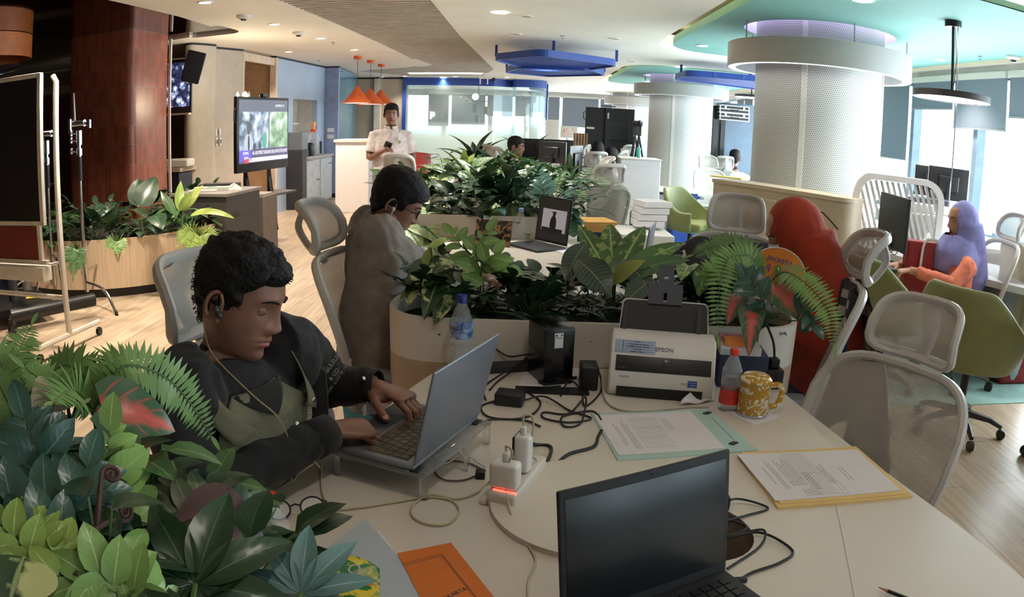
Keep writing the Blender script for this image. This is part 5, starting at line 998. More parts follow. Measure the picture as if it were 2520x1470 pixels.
def azs(n=NA):  # azimuths, denser over the face
    return [2*pi*j/n-.62*sin(2*pi*j/n) for j in range(n)]
def make_head(body, root, Hc, F, U, base=None, bU=(0, 0, 1), skin_k=0, lip_k=1, s=1, lid=-8, hair='short', hairline=.062, hmat=None, gaze=(0, -.3), ears=True, brow=True, face=1, curl=.004, side=None, seed=1, hthick=.016, kids=True):
    F = V(F).normalized(); U = (V(U)-F*V(U).dot(F)).normalized(); Rr = F.cross(U); Hc = V(Hc)
    def L(p): return Hc+(Rr*p[0]+F*p[1]+U*p[2])*s
    A = azs(); n = NA; rows = len(_T); vs = []
    bs = V(base) if base is not None else None
    for i in range(rows):
        for j in range(n):
            p = headpt(A[j], i, 0, face); q = L(p)
            if bs is not None and p.z < -.125:
                t = min(1, (-.125-p.z)/.115); c = L((0, -.03, p.z)); tgt = bs+V(bU)*(.0)+(q-c); q = q.lerp(tgt+(V(bU)*-.0), t**1.2) if t < 1 else tgt
            vs.append(q)
    for i in range(rows-1):
        for j in range(n):
            z = _T[i][0]; lipz = (-.0735 < z < -.0505) and cos(A[j]) > .6 and abs(sin(A[j]))*_T[i][1] < .023*(1-abs((z+.061)/.017)**2*.5)
            body.k = lip_k if lipz else skin_k; a_, b_, c_, d_ = i*n+j, i*n+(j+1) % n, (i+1)*n+(j+1) % n, (i+1)*n+j
            body.add([vs[a_], vs[b_], vs[c_], vs[d_]], [(0, 1, 2, 3)])
    body.k = skin_k
    if ears:
        for sg in (-1, 1):
            E = []
            for j in range(18):
                a = R(-60+j*300/17); yy = -.014+.0165*cos(a)+.004*sin(a); zz = -.004+.028*sin(a); E.append(L((sg*(.0785+.008*(cos(a) < 0)*abs(cos(a))+.004), yy-.006*sin(a)*.5, zz)))
            body.tube(E, [.0035]+[.0043]*14+[.0048, .006, .005], 8)
            body.ell(L((sg*.0765, -.013, -.004)), (.0062*s, .0158*s, .0275*s), rot=basis(Rr, F), nu=14, nv=10); body.ell(L((sg*.0775, -.004, -.032)), (.0045*s, .007*s, .009*s), rot=basis(Rr, F), nu=10, nv=8)
            body.ell(L((sg*.0785, .0005, -.008)), (.003*s, .004*s, .006*s), rot=basis(Rr, F), nu=8, nv=6)
    if face:
        for sg in (-1, 1):
            ey = MB(); ir = MB(); ls = MB()
            c = (sg*.031, .0600, .009); ey.ell(L(c), (.0155*s,)*3, nu=18, nv=12)
            gd = V((gaze[0], 1, gaze[1])).normalized(); q = V(c)+gd*.0092; q = V(c)+gd*.0149; gw = (Rr*gd.x+F*gd.y+U*gd.z).normalized(); ir.ell(L(q), (.0056*s, .0056*s, .0014*s), rot=basis(Rr, gw.cross(Rr)), nu=14, nv=6)
            def lidp(u, v, e0, e1, r=.0163): az_ = R(-78+156*u); e = R(e0+(e1-e0)*v); return L((c[0]+r*sin(az_)*cos(e), c[1]+r*cos(az_)*cos(e), c[2]+r*sin(e)))
            body.grid(lambda u, v: lidp(u, v, lid-22*abs(2*u-1)**2, 82), 10, 6); body.grid(lambda u, v: lidp(u, v, -80, -30+14*abs(2*u-1)**2), 10, 4)
            ls.tube([lidp(.16+.68*u/10, 0, lid-22*abs((.16+.68*u/10)*2-1)**2-1, 0, .0166) for u in range(11)], [.0003]+[.0006]*9+[.0003], 5)
            if kids: eo = ey.build('eye', EYW, root); ir.build('iris', EYD, eo); ls.build('eyelash', HAIR, eo)
        if brow:
            for sg in (-1, 1):
                bm_ = MB(); pts = []
                for u in range(9):
                    x = .013+.038*u/8; z = .0265+.008*sin(pi*min(1, u/8*.8+.1)); i = min(range(rows), key=lambda q: abs(_T[q][0]-z)); w = _T[i][1]; a = math.asin(min(.98, x/max(w, .01))); p = headpt(a, i); pts.append(L((sg*x, p.y+.0016, z)))
                bm_.tube(pts, [.0022, .0034, .0038, .0038, .0036, .0032, .0026, .002, .0012], 6, flat=.7)
                bm_.build('eyebrow', HAIR, root)
    if hair:
        random.seed(seed); hm = MB(); hv = []
        def inhair(a, z):
            c = cos(a); lo = hairline-.0 if c > .75 else (hairline-(.75-c)/.75*.055 if c > .15 else (-.012 if c > -.1 else (-.012-(-.1-c)*.075)))
            if .10 < c < .35: lo = min(lo, hairline-.06)
            return z-lo
        for i in range(rows-10):
            for j in range(n):
                p = headpt(A[j], i, 0, 0); d = inhair(A[j], p.z); e = max(0, min(1, (d+.002)/.012)); o_ = V((p.x, p.y+.01, p.z-.01)).normalized(); q = p*90
                th = -.004+e*(.004+hthick*(.45+.55*max(0, min(1, (p.z+.01)/.10)))+curl*(NZ.noise(q*.55)*1.6+NZ.noise(q*1.5)*.9)); hv.append(L(p+o_*th))
        fs = [(i*n+j, i*n+(j+1) % n, (i+1)*n+(j+1) % n, (i+1)*n+j) for i in range(rows-11) for j in range(n) if max(inhair(A[j], _T[i][0]), inhair(A[(j+1) % n], _T[i][0])) > -.006 or cos(A[j]) < -.2]; hm.add(hv, fs)
        if curl > .003:
            for _ in range(2200):
                i = random.randrange(2, rows-14); j = random.randrange(n); p = headpt(A[j], i, 0, 0)
                if inhair(A[j], p.z) < .006: continue
                o_ = V((p.x, p.y+.01, p.z-.01)).normalized(); t1 = V((random.uniform(-1, 1), random.uniform(-1, 1), random.uniform(-1, 1))); t1 = (t1-o_*t1.dot(o_)).normalized(); t2 = o_.cross(t1)
                c0 = p+o_*(hthick*.62); P_ = [c0, c0+o_*.004+t1*.003, c0+o_*.005+t1*.006+t2*.002, c0+o_*.003+t1*.007+t2*.005]; hm.tube([L(x) for x in P_], [.0012, .0010, .0007, .0002], 3, cap=False)
        hm.build('hair', hmat or HAIR, root, ang=80)
    return L
def hand(out, W, D, N, thumb, curl=(25, 35, 25), s=1, spread=.06, vox=.0026, k=0, arm=None, tcurl=20, nails=None):
    """W wrist, D direction of the fingers, N back of the hand; thumb=+1/-1 side"""
    D = V(D).normalized(); N = (V(N)-D*V(N).dot(D)).normalized(); X = D.cross(N)*thumb; W = V(W)
    def L(x, y, z): return W+(X*x+D*y+N*z)*s
    m = MB(); etube(m, [L(0, -.03, 0), L(0, 0, 0), L(.002, .03, .001), L(.001, .06, .002), L(0, .088, .002), L(0, .096, -.001)], [.024*s, .025*s, .033*s, .040*s, .041*s, .034*s], [.018*s, .0175*s, .015*s, .014*s, .0125*s, .009*s], X)
    if arm is not None: etube(m, [V(arm), V(arm).lerp(W, .5), L(0, -.02, 0)], [.04*s, .034*s, .025*s], [.036*s, .03*s, .019*s], X)
    m.ell(L(.026, .03, -.008), (.018*s, .03*s, .016*s), rot=basis(X, D))
    nl = []
    for f, (x, l, r, y0) in enumerate(((.030, .070, .0088, .088), (.010, .078, .0091, .092), (-.011, .073, .0087, .089), (-.031, .056, .0077, .080))):
        a = 0; p = L(x, y0-.012, -.001); dr = (D+X*spread*(x/.02)).normalized(); pts = [p]; rr = [r*s*1.08]
        for j, fr in enumerate((.44, .32, .24)):
            a += R(curl[j]*(1+.08*f)); d = (dr*cos(a)-N*sin(a)); st = pts[-1]; ll = l*fr*s+(.012*s if j == 0 else 0); pts += [st+d*ll*.5, st+d*ll]; rr += [r*s*(.98-.07*j), r*s*(.98-.09*j)]
        pts.append(pts[-1]+d*.003*s); rr.append(r*s*.45); m.tube(pts, rr, 10); nn = (N*cos(a)+dr*sin(a)); nl.append((pts[-3].lerp(pts[-2], .75)+nn*r*s*.78, d, nn, r*s*.75))
    p = L(.028, .012, -.008); a0 = R(42); d = (D*cos(a0)+X*sin(a0)-N*.25).normalized(); q1 = p+d*.042*s; d2 = (D*cos(a0-R(tcurl))+X*sin(a0-R(tcurl))-N*.3).normalized(); q2 = q1+d2*.034*s; d3 = (D*cos(a0-R(tcurl*1.6))+X*sin(a0-R(tcurl*1.6))-N*.3).normalized(); q3 = q2+d3*.024*s
    m.tube([p, q1, q1.lerp(q2, .5), q2, q2.lerp(q3, .6), q3, q3+d3*.003], [.0145*s, .0115*s, .0105*s, .0103*s, .0098*s, .0078*s, .004*s], 10); nn = (N*.6+X*.6).normalized(); nl.append((q2.lerp(q3, .7)+nn*.0075*s, d3, nn, .007*s))
    bake(m, vox, 2, into=out, k=k)
    if nails is not None:
        for c, d, nn, w in nl: nails.ell(c, (w*.9, w*1.15, .0016), rot=basis(d.cross(nn), d), nu=10, nv=6)
def skinrim(*a): pass
def clothmat(name, col, rough=.85, **k): return mat(name, col, rough, var=.10, scale=14, bump=.25, bscale=260, sheen=.12, **k)
# ---- the man in the black jacket ----
BLK = clothmat('black jacket cotton', '121114'); OLV = clothmat('olive shirt cotton', '6d6d58'); TEE = clothmat('black tee', '0f0f11')
def seated_man():
    Fb = V((.93, -.37, 0)).normalized(); Rb = Fb.cross(UPV); # body right (towards the camera)
    pel = V((-.66, 1.345, .52)); ch = V((-.575, 1.325, .84)); nk = V((-.545, 1.305, 1.005)); o = thing('person', 'seated man in an open black jacket over an olive shirt typing on a silver laptop', 'person', (pel.x, pel.y, .0))
    body = MB(); nails = MB()
    SR, SL = V((-.615, 1.15, .985)), V((-.475, 1.475, .985)); ER, WR = V((-.545, 1.10, .82)), V((-.375, 1.355, .838)); EL, WL = V((-.455, 1.63, .84)), V((-.315, 1.595, .858))
    Hc = hr_(590, 738, 1.47); F = V((1, -.14, -.34)).normalized()
    L = make_head(body, o, Hc, F, V((.3, .06, 1)), base=nk+V((-.01, 0, -.0)), s=.95, lid=-18, hairline=.062, gaze=(0, -.5), curl=.005, hthick=.016, seed=3)
    # torso and arms under the clothes, hands
    etube(body, [pel, ch, nk-V((0, 0, .03))], [.13, .14, .07], [.09, .095, .055], Rb)
    for S_, E_, W_ in ((SR, ER, WR), (SL, EL, WL)): body.tube([S_, E_, W_], [.045, .036, .024], 10)
    hd = V((.93, -.05, -.12)); hand(body, WR+V((.005, 0, .006)), V((.80, .55, -.12)), V((.0, -.15, 1)), -1, curl=(28, 38, 24), arm=WR-V((.05, .07, 0)), nails=nails)
    hand(body, WL+V((.0, 0, .0)), V((.90, -.38, -.16)), V((.1, .1, 1)), 1, curl=(22, 42, 26), arm=WL-V((.06, -.02, 0)), nails=nails, tcurl=12)
    body.k = 2; body.add(nails.v, nails.f); body.k = 0; body.build('body', [SK1, LIP, NAIL], o, rem=1, ang=70)
    # jacket
    j = MB(); pts = [pel+V((0, 0, -.02)), pel.lerp(ch, .5), ch, ch.lerp(nk, .45), nk+V((-.02, 0, -.045)), nk+V((-.03, .01, -.005))]
    etube(j, pts, [.185, .185, .195, .19, .125, .075], [.135, .13, .128, .115, .085, .06], Rb, 26)
    for S_, E_, W_, sg in ((SR, ER, WR, 1), (SL, EL, WL, -1)):
        j.ell(S_-Rb*sg*.03+V((0, 0, -.02)), (.085, .08, .085)); P_ = spline([S_-Rb*sg*.07+V((0, 0, .015)), S_, S_.lerp(E_, .5)+Rb*sg*.02, E_+Rb*sg*.01, E_.lerp(W_, .45), W_-(W_-E_).normalized()*.005], 4); n = len(P_)-1
        j.tube(P_, [.078-.002*i if i < n*.45 else .066-.024*(i/n-.45)/.55 for i in range(n+1)], 16)
    jb = bake(j, .0085, 3, disp=.006, dsize=.075); bv = mathutils.bvhtree.BVHTree.FromPolygons(jb.v, jb.f)
    # shirt front lying in the jacket opening, tee, collars
    T_ = (nk-pel).normalized()
    def front(u, v, off):  # u -1..1 across, v 0 bottom .. 1 neck
        i = v*4.2; k = int(min(i, 4)); P0, P1 = pts[k], pts[min(k+1, 5)]; c = P0.lerp(P1, i-k); rx = [.185, .185, .195, .19, .125, .075]; ry = [.135, .13, .128, .115, .085, .06]; a = u*1.1; x = rx[k]+(rx[min(k+1, 5)]-rx[k])*(i-k); y = ry[k]+(ry[min(k+1, 5)]-ry[k])*(i-k); return c+Rb*sin(a)*(x+off)+Fb*cos(a)*(y+off)
    def wr(p, A_=.004): q = p*14; return V((0, 0, 1))*0+Fb*(NZ.noise(q)*A_+NZ.noise(q*2.3)*A_*.5)
    def shirt(u, v): h = .42+.22*sin(pi*v*.9); x = (2*u-1)*h+.10; p = front(x, v, .012); return p+wr(p, .012)
    MB().grid(shirt, 22, 30).build('shirt', OLV, o, sol=.003)
    MB().grid(lambda u, v: front((2*u-1)*(.02+.5*v)+.06, .74+.27*v, .018), 12, 8).build('tee', TEE, o, sol=.003)
    for sg in (-1, 1):
        cm = MB(); cm.grid(lambda u, v: (nk+V((-.0, 0, .035))).lerp(front(sg*(.62-.30*u)+.06, .98-.30*u, .03), u)*1.0 if False else front(sg*(.85-.55*u)+.04, 1.0-.30*u, .026-.0+.010*(1-v))+(Rb*sg*.035+T_*-.015)*v*(.6+.8*u)+V((0, 0, .045*(1-u)*(1-v*.6))), 10, 4); cm.build('shirt_collar', OLV, o, sol=.003)
        lm = MB(); lm.grid(lambda u, v: front(sg*(1.25-.55*u)+.06, .98-.62*u, .020)+Rb*sg*.055*(v-.2)+Fb*(.020*(1-abs(2*v-1))+.004)+V((0, 0, .05*(1-u)**2)), 14, 4); lm.build('jacket_lapel', BLK, o, sol=.006)
    # cuffs, snaps
    for E_, W_, nm in ((ER, WR, 'cuff'), (EL, WL, 'cuff')):
        d = (W_-E_).normalized(); MB().tube([W_-d*.05, W_-d*.02, W_+d*.008], [.041, .040, .038], 20, cap=False).build(nm, BLK, o, sol=.004)
    sn = MB()
    for v in (.2, .45, .70): p = front(-.42, v, .034); sn.lathe([(0, .003), (.004, .0035), (.0062, .001), (.0062, 0)], p, 14, axis=Fb)
    for p in (front(.65, .35, .03), WR+V((-.045, -.06, .045)), WL+V((-.02, -.035, .03))): sn.lathe([(0, .003), (.004, .0035), (.0062, .001), (.0062, 0)], p, 14, axis=(Fb-UPV*-.6).normalized())
    jb.k = 1; jb.add(sn.v, sn.f); jb.build('jacket', [BLK, STEEL], o, ang=80)
    # lettering on the left chest
    WT = mat('white print', 'b8b8ba', .7, var=0)
    for s_, sz, px, py in (('J. LE FABULEUX', .0135, 806, 912), ('& CO', .013, 822, 922), ('FORT BLVD TP / TYPER', .0098, 836, 926)):
        hit = bv.ray_cast(E0, ray(px, py)); p = hit[0] if hit[0] else hr_(px, py, 1.5); v = -ray(px, py); x = UPV.cross(v).normalized(); y = v.cross(x); x2 = x*cos(R(52))+y*sin(R(52)); text('chest_lettering', s_, p+v*.006, sz, basis(x2, v.cross(x2)), WT, o)
    # earphone with cable
    L_ = L; e = L_((.085, -.004, -.010)); MB().ell(e, (.008, .011, .010)).ell(e+V((.006, -.006, -.010)), (.006, .006, .007)).build('earphone', mat('smoked plastic', '3a3c40', .15, var=0), o)
    c1 = L_((.084, -.012, .024)); cab = spline([e, L_((.088, .004, .012)), c1, L_((.088, -.028, .01)), L_((.088, -.03, -.03)), L_((.075, -.02, -.075)), L_((.065, .01, -.115)), front(.25, .97, .03), front(.12, .75, .035), front(.02, .5, .035), front(-.02, .36, .045), V((-.40, 1.28, .82)), V((-.37, 1.27, .80))], 5)
    MB().tube(cab, .0014, 6).build('earphone_cable', mat('gold braided cable', 'b5a67a', .45, .3, var=.1), o)
    return o, Hc
man1, H1 = seated_man()
# ---- man in the grey shirt ----
GRY = clothmat('heather grey cotton', '857c76'); NVY = clothmat('navy trousers', '181b28')
def grey_man():
    Fb = V((.72, .69, 0)).normalized(); Fb = V((.93, .36, 0)).normalized(); Rb = Fb.cross(UPV); pel = V((-.50, 2.50, .50)); mid = V((-.52, 2.54, .72)); ch = V((-.49, 2.62, .92)); nk = hr_(945, 545, 2.82); o = thing('person', 'seated man in a heather grey shirt with glasses and white earphones bending forward', 'person', (pel.x, pel.y, 0)); body = MB()
    Hc = hr_(975, 500, 2.84); F = V((.88, .12, -.52)); L = make_head(body, o, Hc, F, V((.45, 0, 1)), base=nk, s=1.0, lid=-15, hairline=.05, curl=.0025, hthick=.022, seed=5, gaze=(0, -.5))
    SR, SL = nk+Rb*.185+V((-.04, 0, -.06)), nk-Rb*.185+V((-.02, 0, -.06)); ER, WR = SR+V((.17, .10, -.17)), SR+V((.34, .26, -.16)); EL, WL = SL+V((.2, .05, -.17)), SL+V((.42, .02, -.18))
    etube(body, [pel, mid, ch, nk], [.12, .13, .14, .07], [.08, .09, .09, .05], Rb)
    for W_, E_ in ((WR, ER), (WL, EL)): hand(body, W_, (W_-E_).normalized()*.8-UPV*.1, UPV, 1, arm=E_, vox=.005)
    body.build('body', [SK1, LIP], o, rem=1, ang=70)
    j = MB(); etube(j, [pel-V((0, 0, .06)), mid, ch, nk-V((.05, .02, .06)), nk-V((.02, .0, .015))], [.185, .18, .185, .13, .07], [.125, .125, .125, .095, .06], Rb, 24)
    for S_, E_, W_ in ((SR, ER, WR), (SL, EL, WL)): j.tube(spline([S_-(S_-nk)*.35, S_, E_, E_.lerp(W_, .4)], 4), [.09]*5+[.078]*5+[.06]*3, 14)
    bake(j, .010, 3, disp=.007, dsize=.09).build('shirt', GRY, o, ang=80)
    MB().tube([nk+(Rb*cos(a)*.062+Fb*sin(a)*.06)+V((-.01, 0, .0))+V((0, 0, -.02*sin(a))) for a in [2*pi*i/20 for i in range(20)]], .012, 8, closed=True, flat=1.4).build('collar', GRY, o)
    t_ = MB()
    for s_ in (.1, -.1): t_.tube([pel+Rb*s_-V((0, 0, .03)), pel+Fb*.42+Rb*s_*1.2, pel+Fb*.42+Rb*s_*1.2-V((0, 0, .42))], [.09, .075, .055], 14)
    bake(t_, .014, 3).build('trousers', NVY, o)
    g = MB()
    for sg in (-1, 1): g.tube([L((sg*.033+.023*cos(a), .098-.004*abs(cos(a)), .008+.018*sin(a))) for a in [2*pi*i/20 for i in range(20)]], .0022, 6, closed=True); g.tube([L((sg*.056, .094, .014)), L((sg*.078, .06, .014)), L((sg*.084, -.01, .01))], .002, 6)
    g.tube([L((-.011, .098, .012)), L((0, .102, .014)), L((.011, .098, .012))], .002, 6); g.build('glasses', BLACK, o)
    e = L((.084, .0, -.010)); MB().ell(e, (.007, .008, .009)).tube([e, L((.088, .004, -.03)), L((.08, .02, -.09)), L((.07, .03, -.15)), L((.05, .05, -.2))], [.003, .0018, .0016, .0016, .0016], 6).build('earphone', mat('white cable', 'd8d6d4', .4, var=0), o)
    return o
man2 = grey_man()
# ---- standing man ----
WSH = clothmat('white shirt cotton', 'e6dcdc'); BTR = clothmat('black trousers', '16161a')
def standing_man():
    D0 = 8.5; hp = hr_(963, 280, D0); x0, y0 = hp.x, hp.y; tocam = V((-x0, -y0, 0)).normalized(); Rb = tocam.cross(UPV); top = hr_(962, 256, D0).z; s = 1.0
    o = thing('person', 'standing man in a white short sleeved shirt holding a black phone', 'person', (x0, y0, 0)); body = MB()
    zt = top; Hc = V((x0, y0, zt-.125)); L = make_head(body, o, Hc, tocam+V((0, 0, -.05)), UPV, base=V((x0, y0, zt-.30)), lid=14, hairline=.058, curl=.002, hthick=.018, seed=8, gaze=(0, 0))
    B = lambda r, f, z: V((x0, y0, z))+Rb*r+tocam*f
    sh = zt-.345; SR, SL = B(.19, -.01, sh), B(-.19, -.01, sh); ER, WR = B(.24, .04, sh-.27), B(.10, .21, sh-.20); EL, WL = B(-.255, -.03, sh-.28), B(-.24, .0, sh-.53)
    etube(body, [B(0, 0, .85), B(0, .01, sh-.1), B(0, 0, zt-.27)], [.13, .13, .06], [.08, .09, .05], Rb)
    for S_, E_, W_ in ((SR, ER, WR), (SL, EL, WL)): body.tube(spline([S_, E_, W_], 4), [.048]*3+[.043]*2+[.038]*2+[.03, .026], 12)
    hand(body, WR, (B(-.02, .23, sh-.12)-WR), (tocam*-.2+Rb*.9), -1, curl=(45, 40, 25), vox=.006); hand(body, WL, V((0, 0, -1)), -Rb, 1, curl=(12, 15, 12), vox=.006)
    body.build('body', [SK1, LIP], o, rem=1, ang=70)
    j = MB(); hem = .86; etube(j, [B(0, 0, hem), B(0, .01, hem+.2), B(0, .01, sh-.2), B(0, .0, sh-.06), B(0, -.01, sh+.035), B(0, -.01, sh+.075)], [.205, .195, .205, .20, .10, .065], [.14, .13, .135, .12, .075, .06], Rb, 26)
    for S_, E_ in ((SR, ER), (SL, EL)): j.tube([S_.lerp(V((x0, y0, sh)), .5)+V((0, 0, .0)), S_+V((0, 0, -.012)), S_.lerp(E_, .8)], [.06, .066, .07], 14)
    bake(j, .011, 2, disp=.008, dsize=.1).build('shirt', WSH, o, ang=80)
    MB().tube([B(.068*cos(a), .066*sin(a)-.01, sh+.085-.016*sin(a)) for a in [pi/2+.22+(2*pi-.44)*i/20 for i in range(21)]], .013, 8, flat=1.2).build('collar', WSH, o); MB().box(B(0, .138, sh-.28), (.03, .004, .62), rot=atan2(Rb.y, Rb.x)).build('placket', WSH, o, bev=.002)
    MB().ell(B(-.105, .125, sh-.09), (.012, .006, .012)).build('gold_badge', mat('gold pin', 'c9a84a', .3, .8, var=0), o)
    t_ = MB()
    for sg in (-1, 1): t_.tube([B(sg*.075, 0, .92), B(sg*.1, .01, .5), B(sg*.11, .0, .07)], [.10, .082, .06], 14)
    bake(t_, .014, 2).build('trousers', BTR, o)
    f = MB()
    for sg in (-1, 1): f.ell(B(sg*.11, .06, .045), (.05, .13, .045), rot=basis(Rb, tocam))
    f.build('shoes', BLACK, o)
    ph = B(.03, .24, sh-.125); q = thing('phone', 'black smartphone held in the hand of the standing man in white', 'phone', tuple(ph)); n_ = (tocam*-.45+UPV*.8+Rb*.1).normalized(); B3 = basis((Rb*.9+UPV*.35).normalized(), n_.cross(Rb)); MB().rbox(ph, (.085, .155, .009), .004, rot=B3).build('phone_body', BLACK, q)
    return o
man3 = standing_man()
# ---- far people: head, hair and shirt ----
def far_person(lab, px, py, D0, face, colr, s=1, low=.45, hairm=None, tilt=-.1):
    hp = hr_(px, py, D0); o = thing('person', lab, 'person', (hp.x, hp.y, 0)); F = V((face[0], face[1], 0)).normalized(); Rb = F.cross(UPV); body = MB(); nk = hp-UPV*.17-F*.02
    make_head(body, o, hp, F+UPV*tilt, UPV, base=nk, lid=0, hairline=.052, curl=.002, hthick=.012, seed=9, kids=True)
    P = lambda r, f, z: hp+Rb*r+F*f+UPV*z
    for sg in (-1, 1): body.tube([P(sg*.18, 0, -.27), P(sg*.25, .08, -.5), P(sg*.15, .32, -.5)], [.045, .035, .025], 10)
    etube(body, [P(0, -.02, -.75), P(0, 0, -.4), nk], [.12, .13, .06], [.08, .09, .05], Rb); body.build('body', [SK1, LIP], o, rem=1, ang=70)
    j = MB(); etube(j, [P(0, -.03, -.8), P(0, 0, -.5), P(0, 0, -.32), P(0, -.01, -.21), P(0, -.01, -.17)], [.19, .19, .19, .11, .065], [.14, .13, .12, .08, .06], Rb, 20)
    for sg in (-1, 1): j.tube([P(sg*.1, 0, -.26), P(sg*.18, 0, -.28), P(sg*.25, .08, -.5)], [.08, .08, .07], 12)
    bake(j, .014, 2, disp=.006).build('shirt', colr, o, ang=80); return o
far_person('seated man with cropped black hair in profile among the far monitors', 1270, 362, 8.7, (1, -.18), clothmat('pale lilac shirt', 'b9bccb'))
far_person('seated man in a white shirt seen from behind by the tall grey case', 1808, 390, 10.6, (.25, 1), WSH)
far_person('person with black hair bent low behind the far chairs, left one of two dark heads', 1470, 372, 9.8, (.2, 1), clothmat('dark cloth', '2a2a30'), tilt=-.6)
far_person('person with black hair bent low behind the far chairs, right one of two dark heads', 1503, 388, 9.2, (.4, 1), clothmat('dark cloth', '2a2a30'), tilt=-.6)
# ---- woman in the red hijab ----
def woman_red():
    RED = clothmat('rust red hijab cloth', 'a8361c'); NV = clothmat('navy floral skirt', '1d1f3d'); hp = hr_(1950, 575, 2.82); F = V((-.88, .15, -.48)).normalized(); Fh = V((F.x, F.y, 0)).normalized(); Rb = Fh.cross(UPV)
    o = thing('person', 'woman in a rust red hijab and face mask bending over her desk', 'person', (hp.x+.1, hp.y, 0)); body = MB(); nk = hp+V((.10, .0, -.17)); L = make_head(body, o, hp, F, V((-.3, 0, 1)), base=nk, hair=None, ears=False, lid=-10)
    P = lambda r, f, z: hp+Rb*r+Fh*f+UPV*z
    WRt = P(.06, .34, -.42); etube(body, [P(0, -.18, -.75), P(0, -.12, -.4), nk], [.12, .13, .06], [.08, .09, .05], Rb); body.tube([P(.16, -.1, -.28), P(.2, .05, -.45), WRt], [.045, .035, .025], 10); hand(body, WRt, Fh-UPV*.2, UPV, -1, vox=.005)
    body.build('body', [SK2, LIP], o, rem=1, ang=70)
    # hijab: cap over the head, cape over shoulders and back
    h = MB(); h.ell(L((0, -.022, .014)), (.099, .116, .124), rot=basis(F.cross(UPV), F)); h.tube([L((0, -.05, -.02)), P(0, -.10, -.18), P(0, -.14, -.36)], [.115, .15, .19], 18)
    etube(h, [P(0, -.05, -.10), P(0, -.13, -.22), P(0, -.17, -.36), P(0, -.20, -.52), P(.02, -.18, -.64), P(.03, -.16, -.7)], [.12, .205, .235, .22, .18, .12], [.12, .155, .165, .155, .12, .06], Rb, 24)
    h.tube([P(.19, -.1, -.26), P(.23, .02, -.40), P(.19, .16, -.46)], [.08, .075, .055], 14); h.tube([L((0, .06, -.06)), P(.02, .04, -.30), P(.02, .02, -.42)], [.085, .09, .06], 14)
    hh = bake(h, .009, 8, disp=.005, dsize=.16)
    # open the cloth in front of the face
    keep = []; C_ = hp
    for f in hh.f:
        c = sum((hh.v[i] for i in f), V((0, 0, 0)))/len(f); d = c-C_; fy, fz, fx = d.dot(F), d.dot(L((0, 0, 1))-hp), d.dot(F.cross(UPV).normalized())
        keep.append(not (fy > .06 and abs(fx) < .055 and -.085 < fz < .035))
    hh.f = [f for f, k in zip(hh.f, keep) if k]; hh.mi = hh.mi[:len(hh.f)]; hh.uv = [u for u, k in zip(hh.uv, keep) if k]; hh.build('hijab', RED, o, ang=80, sol=.003)
    m = MB(); m.grid(lambda u, v: L((.062*sin((2*u-1)*1.25), .062+.052*cos((2*u-1)*1.25)*(1-.35*abs(2*v-1)**2), -.085+.085*v)), 12, 8); m.build('face_mask', mat('white face mask', 'c9c6c8', .7, var=.02), o, sol=.003)
    st = MB()
    for z in (-.02, -.07): st.tube([L((.06, .075, z)), L((.098, .02, z+.012)), L((.112, -.05, .02)), L((.108, -.085, .03))], .0018, 6)
    st.build('mask_strap', PLAST, o); st = MB(); st.tube([L((.10, .03, -.05)), L((.114, -.03, .0)), L((.102, -.085, .045)), L((.09, -.11, .05))], .0045, 6); st.ell(L((.088, -.115, .052)), (.009, .009, .009)).tube([L((.09, -.115, .05)), L((.085, -.16, .0)), L((.07, -.19, -.08))], .003, 6); st.build('lanyard_hook', BLACK, o)
    s = MB(); etube(s, [P(0, -.2, -.42), P(0, -.22, -.62), P(.0, -.02, -.72), P(.0, .18, -.74)], [.20, .21, .19, .16], [.15, .14, .11, .1], Rb, 18); s.tube([P(.12, -.02, -.66), P(.13, .02, -.95), P(.13, .0, -1.1)], [.1, .09, .08], 12); bake(s, .012, 3, disp=.008).build('skirt', NV, o, ang=80)
    fl = MB()
    for (a, z) in ((1925, 925), (1942, 935), (1903, 905), (1958, 900)):
        c = hr_(a, z, 2.13+.0)
        for k in range(7): q = 2*pi*k/7; v = (c-E0).normalized(); x = v.cross(UPV).normalized(); y = x.cross(v); fl.ell(c+(x*cos(q)+y*sin(q))*.008, (.004, .004, .004), nu=8, nv=5)
    return o
woman_red()
